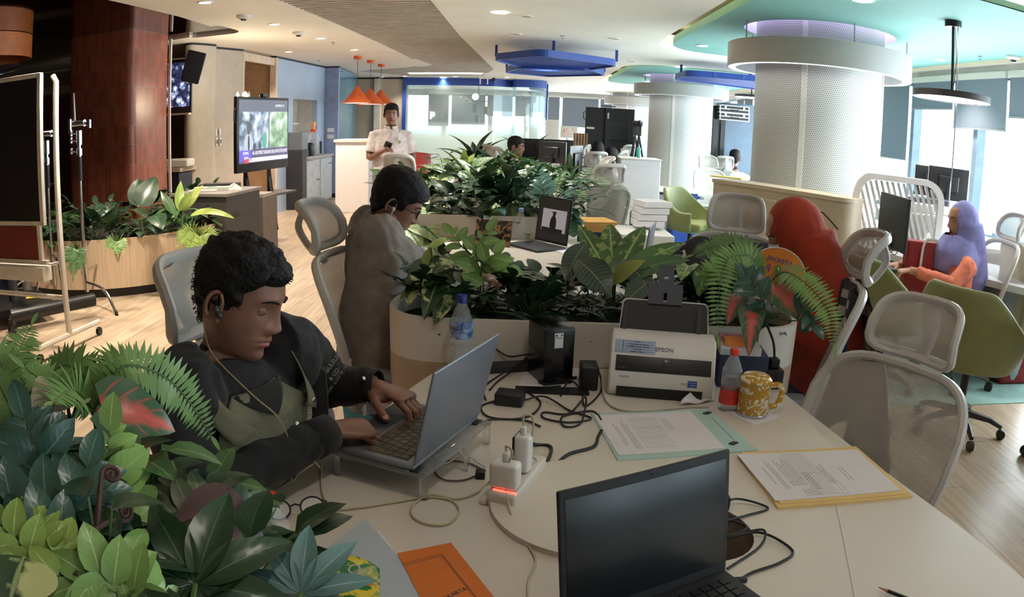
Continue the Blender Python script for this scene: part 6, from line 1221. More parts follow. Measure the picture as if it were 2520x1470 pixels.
# ---- woman in the lilac hijab ----
def woman_lilac():
    LIL = clothmat('lilac hijab cloth', '8f8fd0'); PCH = clothmat('coral blouse', 'ef8468'); hp = hr_(2366, 545, 5.0); Fh = V((-1, .1, 0)).normalized(); F = Fh+UPV*-.12; Rb = Fh.cross(UPV)
    o = thing('person', 'woman in a lilac hijab and coral blouse seated at the reception desk', 'person', (hp.x, hp.y, 0)); body = MB(); nk = hp+V((.03, 0, -.17)); L = make_head(body, o, hp, F, UPV, base=nk, hair=None, ears=False, lid=5)
    P = lambda r, f, z: hp+Rb*r+Fh*f+UPV*z
    for sg in (-1, 1):
        W_ = P(sg*.10, .40, -.33); body.tube([P(sg*.17, 0, -.26), P(sg*.2, .14, -.36), W_], [.045, .035, .025], 10); hand(body, W_, Fh-UPV*.2, UPV, -sg, vox=.006)
    etube(body, [P(0, -.04, -.62), P(0, 0, -.4), nk], [.12, .13, .06], [.08, .09, .05], Rb); body.build('body', [SK2, LIP], o, rem=1, ang=70)
    j = MB(); etube(j, [P(0, -.04, -.7), P(0, 0, -.45), P(0, 0, -.28), P(0, -.01, -.2)], [.17, .17, .18, .09], [.13, .12, .11, .08], Rb, 18)
    for sg in (-1, 1): j.tube([P(sg*.1, 0, -.25), P(sg*.18, .0, -.27), P(sg*.21, .13, -.38), P(sg*.12, .36, -.335)], [.07, .068, .055, .04], 12)
    bake(j, .012, 3, disp=.006).build('blouse', PCH, o, ang=80)
    h = MB(); h.ell(L((0, -.018, .012)), (.096, .114, .126), rot=basis(Rb, Fh)); h.tube([L((0, -.06, -.02)), P(0, -.10, -.2), P(0, -.15, -.38), P(0, -.15, -.52)], [.10, .12, .11, .05], 16); h.tube([L((0, .04, -.09)), P(0, .07, -.22), P(0, .10, -.34)], [.08, .12, .08], 16); etube(h, [P(0, -.03, -.12), P(0, -.02, -.22), P(0, .0, -.30)], [.11, .17, .19], [.11, .14, .13], Rb, 18)
    hh = bake(h, .010, 10, disp=.003, dsize=.14); keep = []
    for f in hh.f: c = sum((hh.v[i] for i in f), V((0, 0, 0)))/len(f); d = c-hp; keep.append(not (d.dot(Fh) > .05 and abs(d.dot(Rb)) < .06 and -.095 < d.z < .068))
    hh.f = [f for f, k in zip(hh.f, keep) if k]; hh.mi = hh.mi[:len(hh.f)]; hh.uv = [u for u, k in zip(hh.uv, keep) if k]; hh.build('hijab', LIL, o, ang=80, sol=.003)
    return hp
LH = woman_lilac()
c_lil = dup(ch0, (LH.x+.08, LH.y, 0), ang_to(-1, .1), 'office chair of the woman in lilac, a beige cloth hanging over it')
# ---------- things on the foreground desk ----------
TZ = .74
SILV = mat('space grey aluminium', '868c98', .4, .5, var=.01); SCRN = mat('dark glass screen', '0c0f14', .12, var=0, spec=.5); ACR = NT('clear acrylic'); ACR.set(Roughness=.05); ACR.b.inputs['Base Color'].default_value = (.9, .93, .95, 1); ACR.b.inputs['Transmission Weight'].default_value = .9; ACR.b.inputs['Alpha'].default_value = .55; ACR = ACR.m
PAPER = mat('white paper', 'd9d6d8', .8, var=.01); INK = mat('printed ink', '55555c', .8, var=0)
def fr(o3, X, Y): M3 = basis(X, Y); o3 = V(o3); return (lambda x, y, z=0: o3+M3 @ V((x, y, z))), M3
def plate(mb, L, M3, x0, x1, y0, y1, z0, z1, r=.004): return mb.rbox(L((x0+x1)/2, (y0+y1)/2, (z0+z1)/2), (abs(x1-x0), abs(y1-y0), abs(z1-z0)), r, rot=M3)
# silver laptop on an acrylic stand
h = V((.38, .925, 0)); nrm = V((.925, -.38, 0)); N0 = V((-.183, 1.287, .803)); W_ = .30
o = thing('laptop', 'open silver laptop on a clear stand in front of the man in black', 'laptop', tuple(N0)); L, M3 = fr(N0, h, -nrm)  # x along hinge, y towards the man, z up
plate(MB(), L, M3, 0, W_, 0, .212, -.006, .006, .005).build('base', SILV, o)
lid = nrm*.045+UPV*.198; lid = (lid).normalized(); L2, M2 = fr(N0+UPV*.006, h, lid); plate(MB(), L2, M2, 0, W_, 0, .21, -.003, .003, .003).build('lid', SILV, o); plate(MB(), L2, M2, .006, W_-.006, .008, .204, -.0038, -.003, .0002).build('screen', SCRN, o)
kb = MB(); rows = ((14, .09), (14, .075), (13, .059), (12, .043), (11, .027))
for r_, (n, _) in enumerate(rows):
    for c in range(n): x = .018+(W_-.036)*(c+.5)/n; y = .035+r_*.0195; kb.box(L(x, y, .0068), ((W_-.036)/n-.003, .0165, .0016), rot=M3)
kb.build('keys', mat('worn keycap', '4a4238', .45, var=.35, scale=25), o, smooth=False); plate(MB(), L, M3, .015, W_-.015, .022, .135, .0055, .0063, .0001).build('keyboard_tray', mat('brown grime key tray', '5a4e42', .6, var=.25, scale=12), o); plate(MB(), L, M3, .09, .21, .142, .2, .0055, .0064, .0001).build('trackpad', mat('trackpad', '5c5e66', .3, .5, var=0), o)
o = thing('laptop_stand', 'clear acrylic stand carrying the silver laptop', 'laptop stand', tuple(N0)); m = MB(); plate(m, L, M3, -.008, W_+.012, -.03, .018, -.014, -.008, .003); plate(m, L, M3, -.008, .018, -.03, .2, -.014, -.008, .003); plate(m, L, M3, W_-.02, W_+.01, -.03, .2, -.014, -.008, .003); m.build('plate', ACR, o)
for x in (0, W_): MB().tube([L(x, -.022, -.012), L(x, -.022, -.0625)], .009, 12).build('leg', ACR, o); MB().tube([L(x, .19, -.012), L(x, .19, -.0625)], .007, 12).build('leg', ACR, o)
MB().tube([L(.15, -.03, -.012), L(.15, -.045, -.03), L(.15, -.04, -.062)], .006, 8).build('prop', ACR, o)
m = MB()
for a, b in ((.0, .03), (W_-.03, W_)): plate(m, L, M3, a, b, -.01, .01, -.009, -.005, .001)
m.build('rubber_strip', BLACK, o)
# black laptop at the bottom
h = V((.89, .45, 0)); nr = V((.45, -.89, 0)); BR = V((.379, 1.013, .752)); BL = BR-h*.325; o = thing('laptop', 'open black laptop with a dark screen at the bottom edge', 'laptop', tuple(BL-UPV*.012)); L, M3 = fr(BL, h, nr)
L, M3 = fr(BL, h, V((0, 0, 1)).cross(h)*-1); up = (UPV*.214+V((-.046, .021, 0))).normalized(); L2, M2 = fr(BL, h, up)
TPB = mat('matt black shell', '1d1e22', .6, var=.05); plate(MB(), L2, M2, 0, .325, -.004, .226, -.004, .004, .003).build('lid', TPB, o)
sc = NT('glossy screen with faint bluish tint'); sc.b.inputs['Base Color'].default_value = (.006, .008, .011, 1); sc.set(Roughness=.28); sc.b.inputs['Specular IOR Level'].default_value = .6  # near-black base colour tinted slightly blue
z = .0042; plate(MB(), L2, M2, .010, .315, .024, .212, z-.0004, z+.0006, .0001).build('screen', sc.m, o); MB().ell(L2(.163, .2195, z), (.0022, .0022, .001)).build('webcam', BLACK, o)
b = MB(); b.rbox((BL+BR)/2+nr*.117-UPV*.001, (.325, .235, .018), .006, rot=M3); b.build('base', TPB, o); k = MB()
for r_ in range(6):
    for c in range(14): k.box(BL+h*(.018+.289*(c+.5)/14)+nr*(.03+r_*.0185)+UPV*.0092, (.0175, .0155, .002), rot=M3)
k.build('keys', BLACK, o, smooth=False)
# scanner
s0 = V((.272, 1.892, TZ)); x_ = V((.985, -.172, 0)); L, M3 = fr(s0, x_, UPV.cross(x_)); SW = .296
o = thing('scanner', 'white document scanner with a black paper feeder raised behind it', 'scanner', tuple(s0)); WP = mat('scanner white', 'd0cdc8', .4, var=.01); pr_ = [(0.012, 0), (.0, .02), (.0, .075), (.045, .155), (.06, .163), (.13, .163), (.165, .12), (.165, 0)]
m = MB()
def prof(mb, pts, x0, x1): n = len(pts); return mb.add([L(x0, y, z) for y, z in pts]+[L(x1, y, z) for y, z in pts], [(i, (i+1) % n, n+(i+1) % n, n+i) for i in range(n)]+[tuple(range(n))[::-1], tuple(range(n, 2*n))])
prof(m, pr_, 0, SW); m.build('housing', WP, o, bev=.006)
m = MB(); q = [(-.001, .004), (-.001, .032), (.02, .032), (.02, .004)]; prof(m, q, .025, SW-.03); m.build('output_slot', BLACK, o)
def onf(x, t, off=.0012): a, b_ = V((0, .075)), V((.045, .155)); p = a.lerp(b_, t); nn = V((-.08, .045)).normalized(); return L(x, p.x+nn.x*off, p.y+nn.y*off)
FM = basis(x_, (onf(0, 1)-onf(0, 0)).normalized())
def fbox(mb, x0, x1, z0, z1, th=.002, r=.0005): # on the lower vertical front or the sloping front
    return mb.rbox((onf(x0, z0)+onf(x1, z1))/2, (x1-x0, (onf(0, z1)-onf(0, z0)).length, th), r, rot=FM)
fbox(MB(), .018, SW-.012, .02, .50).build('control_panel', BLACK, o)
text('brand_lettering', 'EPSON', onf(.15, .74, .0022), .017, FM, mat('grey print', '6a6a6e', .5, var=0), o)
lb = MB(); fbox(lb, .012, .125, .58, .98, .0016).build('sticker', mat('pale blue sticker', '9fadc4', .7, var=.02), o)
t_ = MB()
for k in range(5): fbox(t_, .036, .12, .63+k*.075, .636+k*.075, .0024, .0001)
fbox(t_, .033, .0345, .6, .96, .0024, .0001); t_.build('sticker_lines', mat('sticker ink', '3a4260', .7, var=0), o, smooth=False)
for k, (s_, x) in enumerate((('Scanner', .075), ('Dinas Kependudukan dan', .08), ('KOORDINATOR - BIDANG', .078), ('Sekretariat', .075), ('EPSON - DS730N', .075))): text('sticker_lettering', s_, onf(x, .93-k*.078, .0025), .0052, FM, MATS['sticker ink'], o)
for k, s_ in enumerate(('o', '1', '2', '3', 'x')): text('panel_lettering', s_, onf(.034+k*.022, .30, .0025), .008, FM, MATS['grey print'], o)
text('panel_lettering', 'DS-730N', onf(.034, .12, .0025), .006, FM, MATS['grey print'], o); fbox(MB(), .145, .172, .14, .42, .0025).build('display', mat('grey lcd', '2c3034', .2, var=0), o)
FL = basis(x_, UPV); text('maker_lettering', 'ScanWay', L(.045, -.0015, .062), .0075, FL, MATS['grey print'], o); MB().rbox(L(.235, -.001, .052), (.026, .0015, .019), .0004, rot=M3 @ MX.Identity(3)).build('blue_sticker', mat('royal blue sticker', '2c4a9a', .6, var=0), o); text('sticker_lettering', 'CALL CENTER', L(.235, -.0022, .056), .0036, FL, PAPER, o); text('sticker_lettering', '1-500-766', L(.235, -.0022, .049), .0042, FL, PAPER, o); text('sticker_lettering', 'SERVICE', L(.209, -.0015, .052), .0042, FL, MATS['grey print'], o)
Lf, Mf = fr(L(.02, .125, .155), x_, (UPV*.9+(UPV.cross(x_))*.42).normalized()); FB = mat('feeder black', '17171b', .45, var=.03); m = MB(); n_ = rpoly([(0, 0), (.256, 0), (.25, .095), (.006, .095)], .015); mm = MB(); mm.m = MX.Translation(Lf(0, 0, 0)) @ Mf.to_4x4(); mm.prism(n_, -.008, -.001); mm.build('feeder_tray', FB, o, bev=.002)
mm = MB(); mm.m = MX.Translation(Lf(0, 0, 0)) @ Mf.to_4x4(); q = rpoly([(-.004, 0), (.26, 0), (.254, .1), (.002, .1)], .017); mm.prism(q, -.012, -.008); mm.build('tray_rim', WP, o, bev=.001)
for x in (.012, .228): MB().box(Lf(x, .04, .003), (.014, .075, .012), rot=Mf).build('paper_guide', DARK, o, smooth=False)
mm = MB(); mm.m = MX.Translation(Lf(.075, .085, .002)) @ Mf.to_4x4()
mm.holed([(0, 0), (.10, 0), (.10, .062), (.072, .062), (.072, .118), (.028, .118), (.028, .062), (0, .062)], [[(.045, .008), (.055, .008), (.055, .034), (.045, .034)], [(.043, .066), (.057, .066), (.057, .086), (.043, .086)]], .002, down=False); mm.build('paper_support', mat('slate plastic', '3f3f4c', .5, var=.02), o, sol=.004, smooth=False)
# black box computer
p = V((.097, 1.95, TZ)); y_ = V((-.34, .94, 0)).normalized(); x_2 = V((.94, .34, 0)).normalized(); L, M3 = fr(p, x_2, UPV.cross(x_2)); o = thing('mini_computer', 'slim black box standing upright between the bottle and the scanner', 'computer', tuple(p)); plate(MB(), L, M3, 0, .09, 0, .13, 0, .168, .002).build('case', mat('gloss black case', '0b0b0d', .18, var=0), o); plate(MB(), L, M3, -.001, 0, .003, .127, .085, .165, .0002).build('front_bezel', mat('satin black', '1a1415', .35, var=0), o)
plate(MB(), L, M3, .028, .054, -.0012, 0, .112, .156, .0003).build('label', mat('white label', 'c9cbd0', .6, var=0), o); m = MB(); plate(m, L, M3, .031, .036, -.002, -.001, .146, .152, .0001); plate(m, L, M3, .031, .051, -.002, -.001, .141, .1425, .0001); plate(m, L, M3, .047, .051, -.002, -.001, .147, .152, .0001); m.build('label_print', mat('blue print', '2c3550', .7, var=0), o)
# bottles
WATR = NT('clear bottle plastic'); WATR.set(Roughness=.04); WATR.b.inputs['Base Color'].default_value = (.92, .96, 1, 1); WATR.b.inputs['Alpha'].default_value = .16; WATR.b.inputs['Specular IOR Level'].default_value = .9; WATR = WATR.m
WAT2 = NT('water'); WAT2.set(Roughness=.0, IOR=1.33); WAT2.b.inputs['Transmission Weight'].default_value = 1; WAT2.b.inputs['Base Color'].default_value = (.95, .98, 1, 1); WAT2.b.inputs['Alpha'].default_value = .45; WAT2 = WAT2.m
def bottle(lab, loc, hgt, r, capc, fill, labc=None, ltxt=None, waist=True, band=(.42, .68)):
    o = thing('water_bottle', lab, 'bottle', loc); x, y, z = loc; c = (x, y, z); H_ = hgt; pf = [(0, .004), (r*.7, 0), (r, .008)]
    for i in range(26):
        t = i/25; zz = .01+t*H_*.60; q = r*(1+.025*cos(t*50)*(0 if band[0] < t*.62 < band[1] else 1)); q *= (1-.10*G(t, .42, .09)) if waist else 1; pf.append((q, zz))
    pf += [(r*.93, H_*.68), (r*.7, H_*.79), (r*.42, H_*.88), (r*.40, H_*.92)]; MB().lathe(pf, c, 28).build('bottle_body', WATR, o)
    MB().lathe([(0, .005)]+[(a-.0012, b) for a, b in pf[2:] if b < H_*fill]+[(0, H_*fill)], c, 24).build('water', WAT2, o)
    MB().lathe([(r*.43, H_*.90), (r*.47, H_*.905), (r*.47, H_*.985), (r*.40, H_), (0, H_)], c, 24).build('cap', capc, o)
    if labc: MB().lathe([(r*1.015, H_*band[0]), (r*1.02, H_*(band[0]+band[1])/2), (r*.99, H_*band[1])], c, 28).build('label', labc, o)
    if ltxt:
        v = (E0-V(c)); v.z = 0; v.normalize(); X = UPV.cross(v)
        for j, ch_ in enumerate(ltxt[0]): a = (j-(len(ltxt[0])-1)/2)*ltxt[2]/r+ltxt[3]; d = v*cos(a)+X*sin(a); text('label_lettering', ch_, V(c)+d*(r*1.06)+UPV*H_*(band[0]+band[1]+ltxt[4])/2, ltxt[1], basis(UPV.cross(d), UPV), ltxt[5], o, extr=.0001)
    return o
def swirl(name, a, b, c_, p=(.40, .5, .56)):
    t = NT(name); tc = t.n('TexCoord'); nz = t.n('TexNoise'); nz.inputs['Scale'].default_value = 26; nz.inputs['Distortion'].default_value = 1.5; t.l(tc.outputs['Object'], nz.inputs[0]); t.l(ramp(t, nz.outputs['Fac'], [(p[0], srgb(a)), (p[1], srgb(b)), (p[2], srgb(c_))]), t.b.inputs['Base Color']); t.set(Roughness=.35); return t.m
BCAP = mat('blue cap', '1c2f86', .4, var=0); RCAP = mat('red cap', 'd8392c', .4, var=0)
bottle('clear water bottle with a dark blue cap and a label reading AQUA', (-.145, 2.06, TZ), .235, .034, BCAP, .36, swirl('blue mountain label', '5f9a6a', '2f5596', '9fb8d8', (.32, .42, .66)), ('AQUA', .017, .0125, -.55, .05, mat('navy print', '1c2c6a', .6, var=0)), band=(.46, .68))
bottle('small clear bottle with a red cap between the scanner and the yellow mug', (.598, 1.80, TZ), .175, .0275, RCAP, .56, mat('red label', 'c8322c', .45, var=.05), band=(.12, .36))
bottle('small red capped bottle behind the foliage at the lower left of the desk', tuple(onz(692, 1438)), .175, .0275, RCAP, .56, MATS['red label'], band=(.12, .36))
# mug on a coaster
c = V((.658, 1.765, TZ)); t = NT('mustard enamel with white marbling'); tc = t.n('TexCoord'); nz = t.n('TexNoise'); nz.inputs['Scale'].default_value = 38; nz.inputs['Distortion'].default_value = 2.2; nz.inputs['Detail'].default_value = 3; t.l(tc.outputs['Object'], nz.inputs[0]); t.l(ramp(t, nz.outputs['Fac'], [(.53, srgb('b8892a')), (.57, srgb('e3dccb'))]), t.b.inputs['Base Color']); t.set(Roughness=.15); MUG = t.m
o = thing('coaster', 'white paper square under the yellow mug', 'coaster', tuple(c)); MB().box(c+V((0, -.005, .0015)), (.105, .105, .003), rot=.5).build('coaster_sheet', PAPER, o, smooth=False)
o = thing('mug', 'mustard yellow enamel mug with white marbling and a lid', 'mug', tuple(c+UPV*.003)); MB().lathe([(0, .004), (.041, .003), (.044, .008), (.043, .095), (.0445, .098), (.044, .104), (.036, .112), (0, .115)], tuple(c), 36).build('cup', MUG, o); MB().lathe([(.0445, .004), (.0455, .007), (.0445, .011)], tuple(c), 36).build('rim', STEEL, o)
MB().tube(spline([c+V((.043, -.004, .085)), c+V((.07, -.006, .085)), c+V((.078, -.006, .06)), c+V((.068, -.005, .03)), c+V((.043, -.003, .022))], 6), .0055, 10, flat=1.5).build('handle', MUG, o)
# blue box with white box and notes
p = V((.66, 2.0, TZ)); o = thing('box', 'navy blue carton behind the red capped bottle', 'box', tuple(p)); MB().rbox(p+V((.035, .03, .05)), (.15, .13, .10), .002, rot=-.12).build('carton', mat('navy carton', '24304f', .6), o)
o = thing('box', 'flat white box lying on the navy carton', 'box', tuple(p+UPV*.1)); MB().rbox(p+V((.02, .02, .113)), (.125, .105, .026), .002, rot=-.12).build('white_box', mat('white carton', 'cfd0d6', .6), o); MB().box(p+V((-.02, -.0345, .112)), (.035, .002, .014), rot=-.12).build('sticker', mat('teal sticker', '8fc0cc', .6), o)
o = thing('sticky_notes', 'block of orange sticky notes on the white box', 'sticky notes', tuple(p+UPV*.126)); MB().box(p+V((.01, .0, .135)), (.085, .06, .017), rot=-.15).build('note_block', mat('orange notes', 'e08a45', .8), o, bev=.001)
o = thing('sticky_notes', 'pink sticky notes behind the orange block', 'sticky notes', tuple(p+UPV*.126)); MB().box(p+V((-.0, .045, .136)), (.07, .02, .02), rot=-.1).build('note_block', mat('pink notes', 'd6a0b4', .8), o)
o = thing('power_adapter', 'black plug adapter right of the navy carton', 'adapter', (.79, 1.98, TZ)); MB().rbox((.79, 1.98, TZ+.03), (.055, .05, .06), .004).rbox((.79, 1.985, TZ+.075), (.03, .03, .03), .004).build('adapter_body', BLACK, o); MB().tube(spline([(.79, 1.985, TZ+.09), (.78, 1.99, .88), (.76, 2.02, .93)], 5), .004, 8).build('cord', CORD, o)
# papers and folders
def quad(o, name, P, z0, z1, m, par=True): mb = MB(); mb.prism([(q.x, q.y) for q in P], z0, z1); return mb.build(name, m, o, smooth=False)
def pxq(L_, z=TZ): return [onz(x, y, z) for x, y in L_]
def printed(P, z, o, lines, table, x0=.12, extra=()):
    """P: page corners (head-left, head-right, foot-right, foot-left); text rows as fine bars"""
    A, B, C_, D_ = P; m = MB()
    def pt(u, v): return (A.lerp(B, u)).lerp(D_.lerp(C_, u), v)
    def bar(u0, v0, u1, v1): m.add([tuple(pt(u0, v0).xy)+(z,), tuple(pt(u1, v0).xy)+(z,), tuple(pt(u1, v1).xy)+(z,), tuple(pt(u0, v1).xy)+(z,)], [(0, 1, 2, 3)])
    random.seed(4)
    for (u0, u1, v, n, dv) in lines:
        for k in range(n):
            x = u0; e = u1-random.uniform(0, (u1-u0)*.25)
            while x < e: w = random.uniform(.012, .05); bar(x, v+k*dv, min(x+w, e), v+k*dv+.0045); x += w+.009
    for (u0, u1, v0, v1, nu, nv) in table:
        for k in range(nv+1): v = v0+(v1-v0)*k/nv; bar(u0, v, u1, v+.002)
        for k in range(nu+1): u = u0+(u1-u0)*k/nu; bar(u, v0, u+.003, v1)
    m.build('print', INK, o, smooth=False)
MINT = mat('mint card', 'a9c6c0', .8, var=.02); CRM = mat('buff card', 'dcbd7e', .8, var=.03)
o = thing('folder', 'mint green card folder holding a printed sheet, below the scanner', 'folder', tuple(onz(1650, 1075))); P = pxq([(1455, 1020), (1745, 1009), (1865, 1110), (1520, 1136)]); quad(o, 'folder_card', P, TZ, TZ+.003, MINT)
orn = MB()
for cx_, cy_ in ((1745, 1022), (1810, 1097)):
    q = onz(cx_, cy_); 
    for k in range(5): orn.tube([q+V((.004*k-.012+.006*cos(a*1.9), .006*sin(a*1.3)+.003*k, .0035)) for a in [j*.5 for j in range(12)]], .0006, 4)
orn.tube([onz(1750, 1030)+UPV*.0035, onz(1805, 1085)+UPV*.0035], .0004, 4); orn.build('corner_ornament', BLACK, o)
q = thing('printed_page', 'white printed page lying on the mint folder', 'paper', tuple(onz(1640, 1070))); P = pxq([(1462, 1022), (1700, 1012), (1785, 1103), (1522, 1120)], TZ+.0045); quad(q, 'sheet', P, TZ+.0032, TZ+.0045, PAPER); printed([P[3], P[0], P[1], P[2]], TZ+.0047, q, [(.2, .8, .12, 2, .02), (.1, .85, .2, 3, .02), (.5, .85, .62, 3, .025)], [(.12, .85, .30, .56, 3, 8)])
o = thing('folder', 'buff card folder with printed sheets at the right edge of the desk', 'folder', tuple(onz(2030, 1180))); P = pxq([(1815, 1122), (2105, 1104), (2245, 1226), (1913, 1255)]); quad(o, 'folder_card', P, TZ, TZ+.006, CRM); quad(o, 'inner_sheet', pxq([(1822, 1120), (2102, 1108), (2238, 1222), (1918, 1248)]), TZ+.006, TZ+.008, CRM)
q = thing('printed_page', 'printed page on top of the buff folder', 'paper', tuple(onz(2010, 1170))); P = pxq([(1814, 1118), (2108, 1106), (2216, 1206), (1908, 1232)], TZ+.010); quad(q, 'sheet', P, TZ+.0082, TZ+.010, PAPER); printed([P[3], P[0], P[1], P[2]], TZ+.0102, q, [(.3, .7, .10, 1, .02), (.2, .85, .15, 2, .02), (.25, .9, .22, 6, .02), (.15, .6, .36, 3, .02), (.25, .7, .52, 3, .02), (.3, .6, .68, 2, .03), (.04, .2, .26, 6, .02)], [(.05, .95, .34, .5, 2, 7), (.03, .3, .5, .58, 1, 2)])
# power strip with chargers
a, b = onz(1235, 1248), onz(1305, 1160); d = (b-a).normalized(); L, M3 = fr(a-d*.01, UPV.cross(d)*-1, d); ln = (b-a).length+.03; WPL = mat('white power plastic', 'cfc8bd', .4, var=.01)
o = thing('power_strip', 'white socket strip with two chargers plugged in, middle of the desk', 'power strip', tuple(a)); plate(MB(), L, M3, -.03, .03, -.0, ln, 0, .034, .007).build('strip_body', WPL, o); MB().tube([L(.028+.0, .012, .034), L(-.0, .0115, .0345), L(-.02, .012, .034)], .003, 6).build('switch', emis('red switch glow', 'ff3b20', 1.2), o); plate(MB(), L, M3, -.045, -.03, .0, .05, 0, .012, .003).build('cable_boot', WPL, o)
for y in (.11, .16): MB().lathe([(.019, .034), (.019, .0355), (.016, .031), (0, .031)], tuple(L(0, y, 0)), 20).build('socket', mat('socket grey', '8f8a84', .5, var=0), o)
o = thing('phone_charger', 'white cube charger in front, with a pale cable looping up from it', 'charger', tuple(L(-.002, .035, .034))); plate(MB(), L, M3, -.031, .027, .012, .048, .036, .092, .008).build('charger_body', mat('white charger', 'dbd9d6', .3, var=0), o); plate(MB(), L, M3, -.008, .004, .024, .036, .092, .112, .003).build('usb_plug', MATS['white charger'], o)
o = thing('phone_charger', 'tall white charger with a black printed side, rear one on the strip', 'charger', tuple(L(.0, .12, .034))); plate(MB(), L, M3, -.012, .022, .095, .128, .036, .118, .007).build('charger_body', MATS['white charger'], o); plate(MB(), L, M3, -.0125, -.0115, .092, .135, .045, .115, .001).build('printed_side', BLACK, o); plate(MB(), L, M3, -.002, .010, .104, .116, .118, .136, .003).build('usb_plug', MATS['white charger'], o)
CC = mat('cream cable', 'b9b08c', .5, var=.04)
def cable(lab, pts, r, m, n=8, name='cable', cat='cable', plug=None):
    P = spline(pts, n); o = thing(name, lab, cat, tuple(P[0])); MB().tube(P, r, 8).build('cord', m, o)
    if plug: c_, s_ = plug; MB().rbox(c_, s_, .003).build('plug', BLACK, o)
    return o
z = TZ+.004; T = lambda x, y, h=0: onz(x, y, z)+UPV*h
top1, top2 = L(-.002, .03, .115), L(.004, .11, .138)
cable('pale cable running from the front charger over the desk to the bottom edge', [top1, top1+V((0, 0, .01)), top1+V((.012, -.01, .0)), T(1240, 1230, .05), T(1265, 1290), T(1305, 1350), T(1318, 1385), T(1300, 1430), T(1300, 1475), T(1310, 1520)], .0022, CC)
cable('pale cable arching from the rear charger', [top2, top2+V((.0, 0, .022)), top2+V((.018, 0, .018)), top2+V((.016, 0, -.03)), top2+V((-.012, -.01, -.06)), T(1200, 1190), T(1170, 1215), T(1120, 1228), T(1060, 1218), T(1020, 1240), T(1015, 1270), T(1050, 1290), T(1100, 1290), T(1130, 1260), T(1110, 1232), T(1050, 1224), T(960, 1238), T(880, 1250), T(820, 1252), T(795, 1220), T(790, 1170), T(792, 1150, .01)], .0022, CC)
cable('brown cable looping beneath the clear laptop stand', [T(1195, 1160), T(1150, 1140), T(1090, 1135), T(1068, 1155), T(1090, 1180), T(1140, 1182), T(1185, 1165)], .0018, mat('brown cable', '5a3f38', .5), plug=(T(1182, 1172)+UPV*.004, (.02, .02, .02)))
cable('white cable from the strip to the laptop stand', [T(1195, 1150), T(1140, 1130, .01), T(1100, 1140), T(1040, 1152), T(985, 1168, .02)], .0018, MATS['white cable'])
BK = CORD
cable('thick black cable snaking from the strip to the mint folder', [T(1270, 1170, .02), T(1285, 1120, .03), T(1320, 1095), T(1355, 1100), T(1350, 1130), T(1325, 1165), T(1360, 1150), T(1400, 1118), T(1460, 1100), T(1472, 1075), T(1480, 1060)], .004, BK)
ad = T(1255, 990); o = thing('power_adapter', 'black power brick lying left of the scanner', 'adapter', tuple(ad)); MB().rbox(ad+UPV*.014, (.075, .055, .032), .004, rot=-.2).build('brick', mat('scuffed black plastic', '1b1a1c', .5, var=.1), o)
o = thing('power_adapter', 'black plug block standing at the left side of the scanner', 'adapter', (.24, 1.93, TZ)); MB().rbox((.225, 1.96, TZ+.035), (.05, .07, .07), .005).build('block', BLACK, o)
for lab, pts in (('black cable from the brick curling under the adapter', [T(1225, 985), T(1185, 1000), T(1200, 1025), T(1260, 1032), T(1310, 1020), T(1330, 990), T(1300, 960), T(1380, 950)]), ('knotted black cable between the brick and the scanner', [T(1290, 985), T(1340, 985, .01), T(1400, 1010), T(1455, 1030), T(1400, 1040), T(1340, 1030), T(1340, 1015), T(1400, 1018), T(1440, 990, .015), T(1430, 1040), T(1390, 1050), T(1385, 1025), T(1450, 1012), T(1470, 1020), T(1480, 1035)]), ('black cable reaching from the box computer to the silver laptop', [T(1195, 985), T(1190, 955), T(1220, 930), T(1270, 915, .02), T(1330, 880, .03)]), ('black cable arching left of the box computer', [T(1205, 960), T(1230, 935), T(1290, 908, .02), T(1300, 905, .03)]), ('thin black cable along the desk below the brick', [T(1175, 1045), T(1215, 1032), T(1290, 1035), T(1330, 1050)]), ('black cable loop in front of the box computer', [T(1380, 975), T(1400, 945, .01), T(1430, 960), T(1440, 1000), T(1480, 960), T(1470, 930, .03)]), ('black lead from the plug at the planter to the silver laptop', [T(1215, 895, .05), T(1250, 900, .03), T(1285, 905, .04), T(1320, 908, .05)])):
    cable(lab, pts, .0026, BK)
cable('beige cable lying in front of the scanner', [T(1478, 945, .03), T(1490, 985), T(1530, 1010), T(1600, 1012), T(1680, 1003), T(1745, 1002)], .0024, mat('beige cable', 'a8a08f', .5))
o = thing('paper_sheet', 'printed white sheet under the box computer', 'paper', tuple(T(1350, 940))); quad(o, 'sheet', pxq([(1285, 925), (1420, 905), (1440, 950), (1270, 965)]), TZ+.0005, TZ+.0015, PAPER)
o = thing('tablet', 'flat black tablet edge lying before the box computer', 'tablet', tuple(T(1360, 965))); quad(o, 'slab', pxq([(1268, 957), (1445, 962), (1450, 975), (1268, 968)]), TZ+.0015, TZ+.009, BLACK)
o = thing('pen', 'black marker pen at the foot of the box computer', 'pen', tuple(T(1370, 943))); MB().tube([T(1325, 945, .006), T(1418, 934, .006)], [.005, .005], 10).build('barrel', BLACK, o)
o = thing('router', 'white vented router flat behind the silver laptop lid', 'router', tuple(T(1245, 910))); quad(o, 'router_body', pxq([(1195, 905), (1290, 900), (1300, 915), (1190, 922)]), TZ, TZ+.018, DARK)
o = thing('paper_slip', 'crumpled receipt leaning against the right side of the scanner', 'paper', tuple(T(1710, 1000))); MB().grid(lambda u, v: T(1675+80*u, 998-30*v*u-10*u, .002+.03*v*(.4+u)+.004*sin(u*9)), 8, 4).build('slip', PAPER, o, sol=.0006)
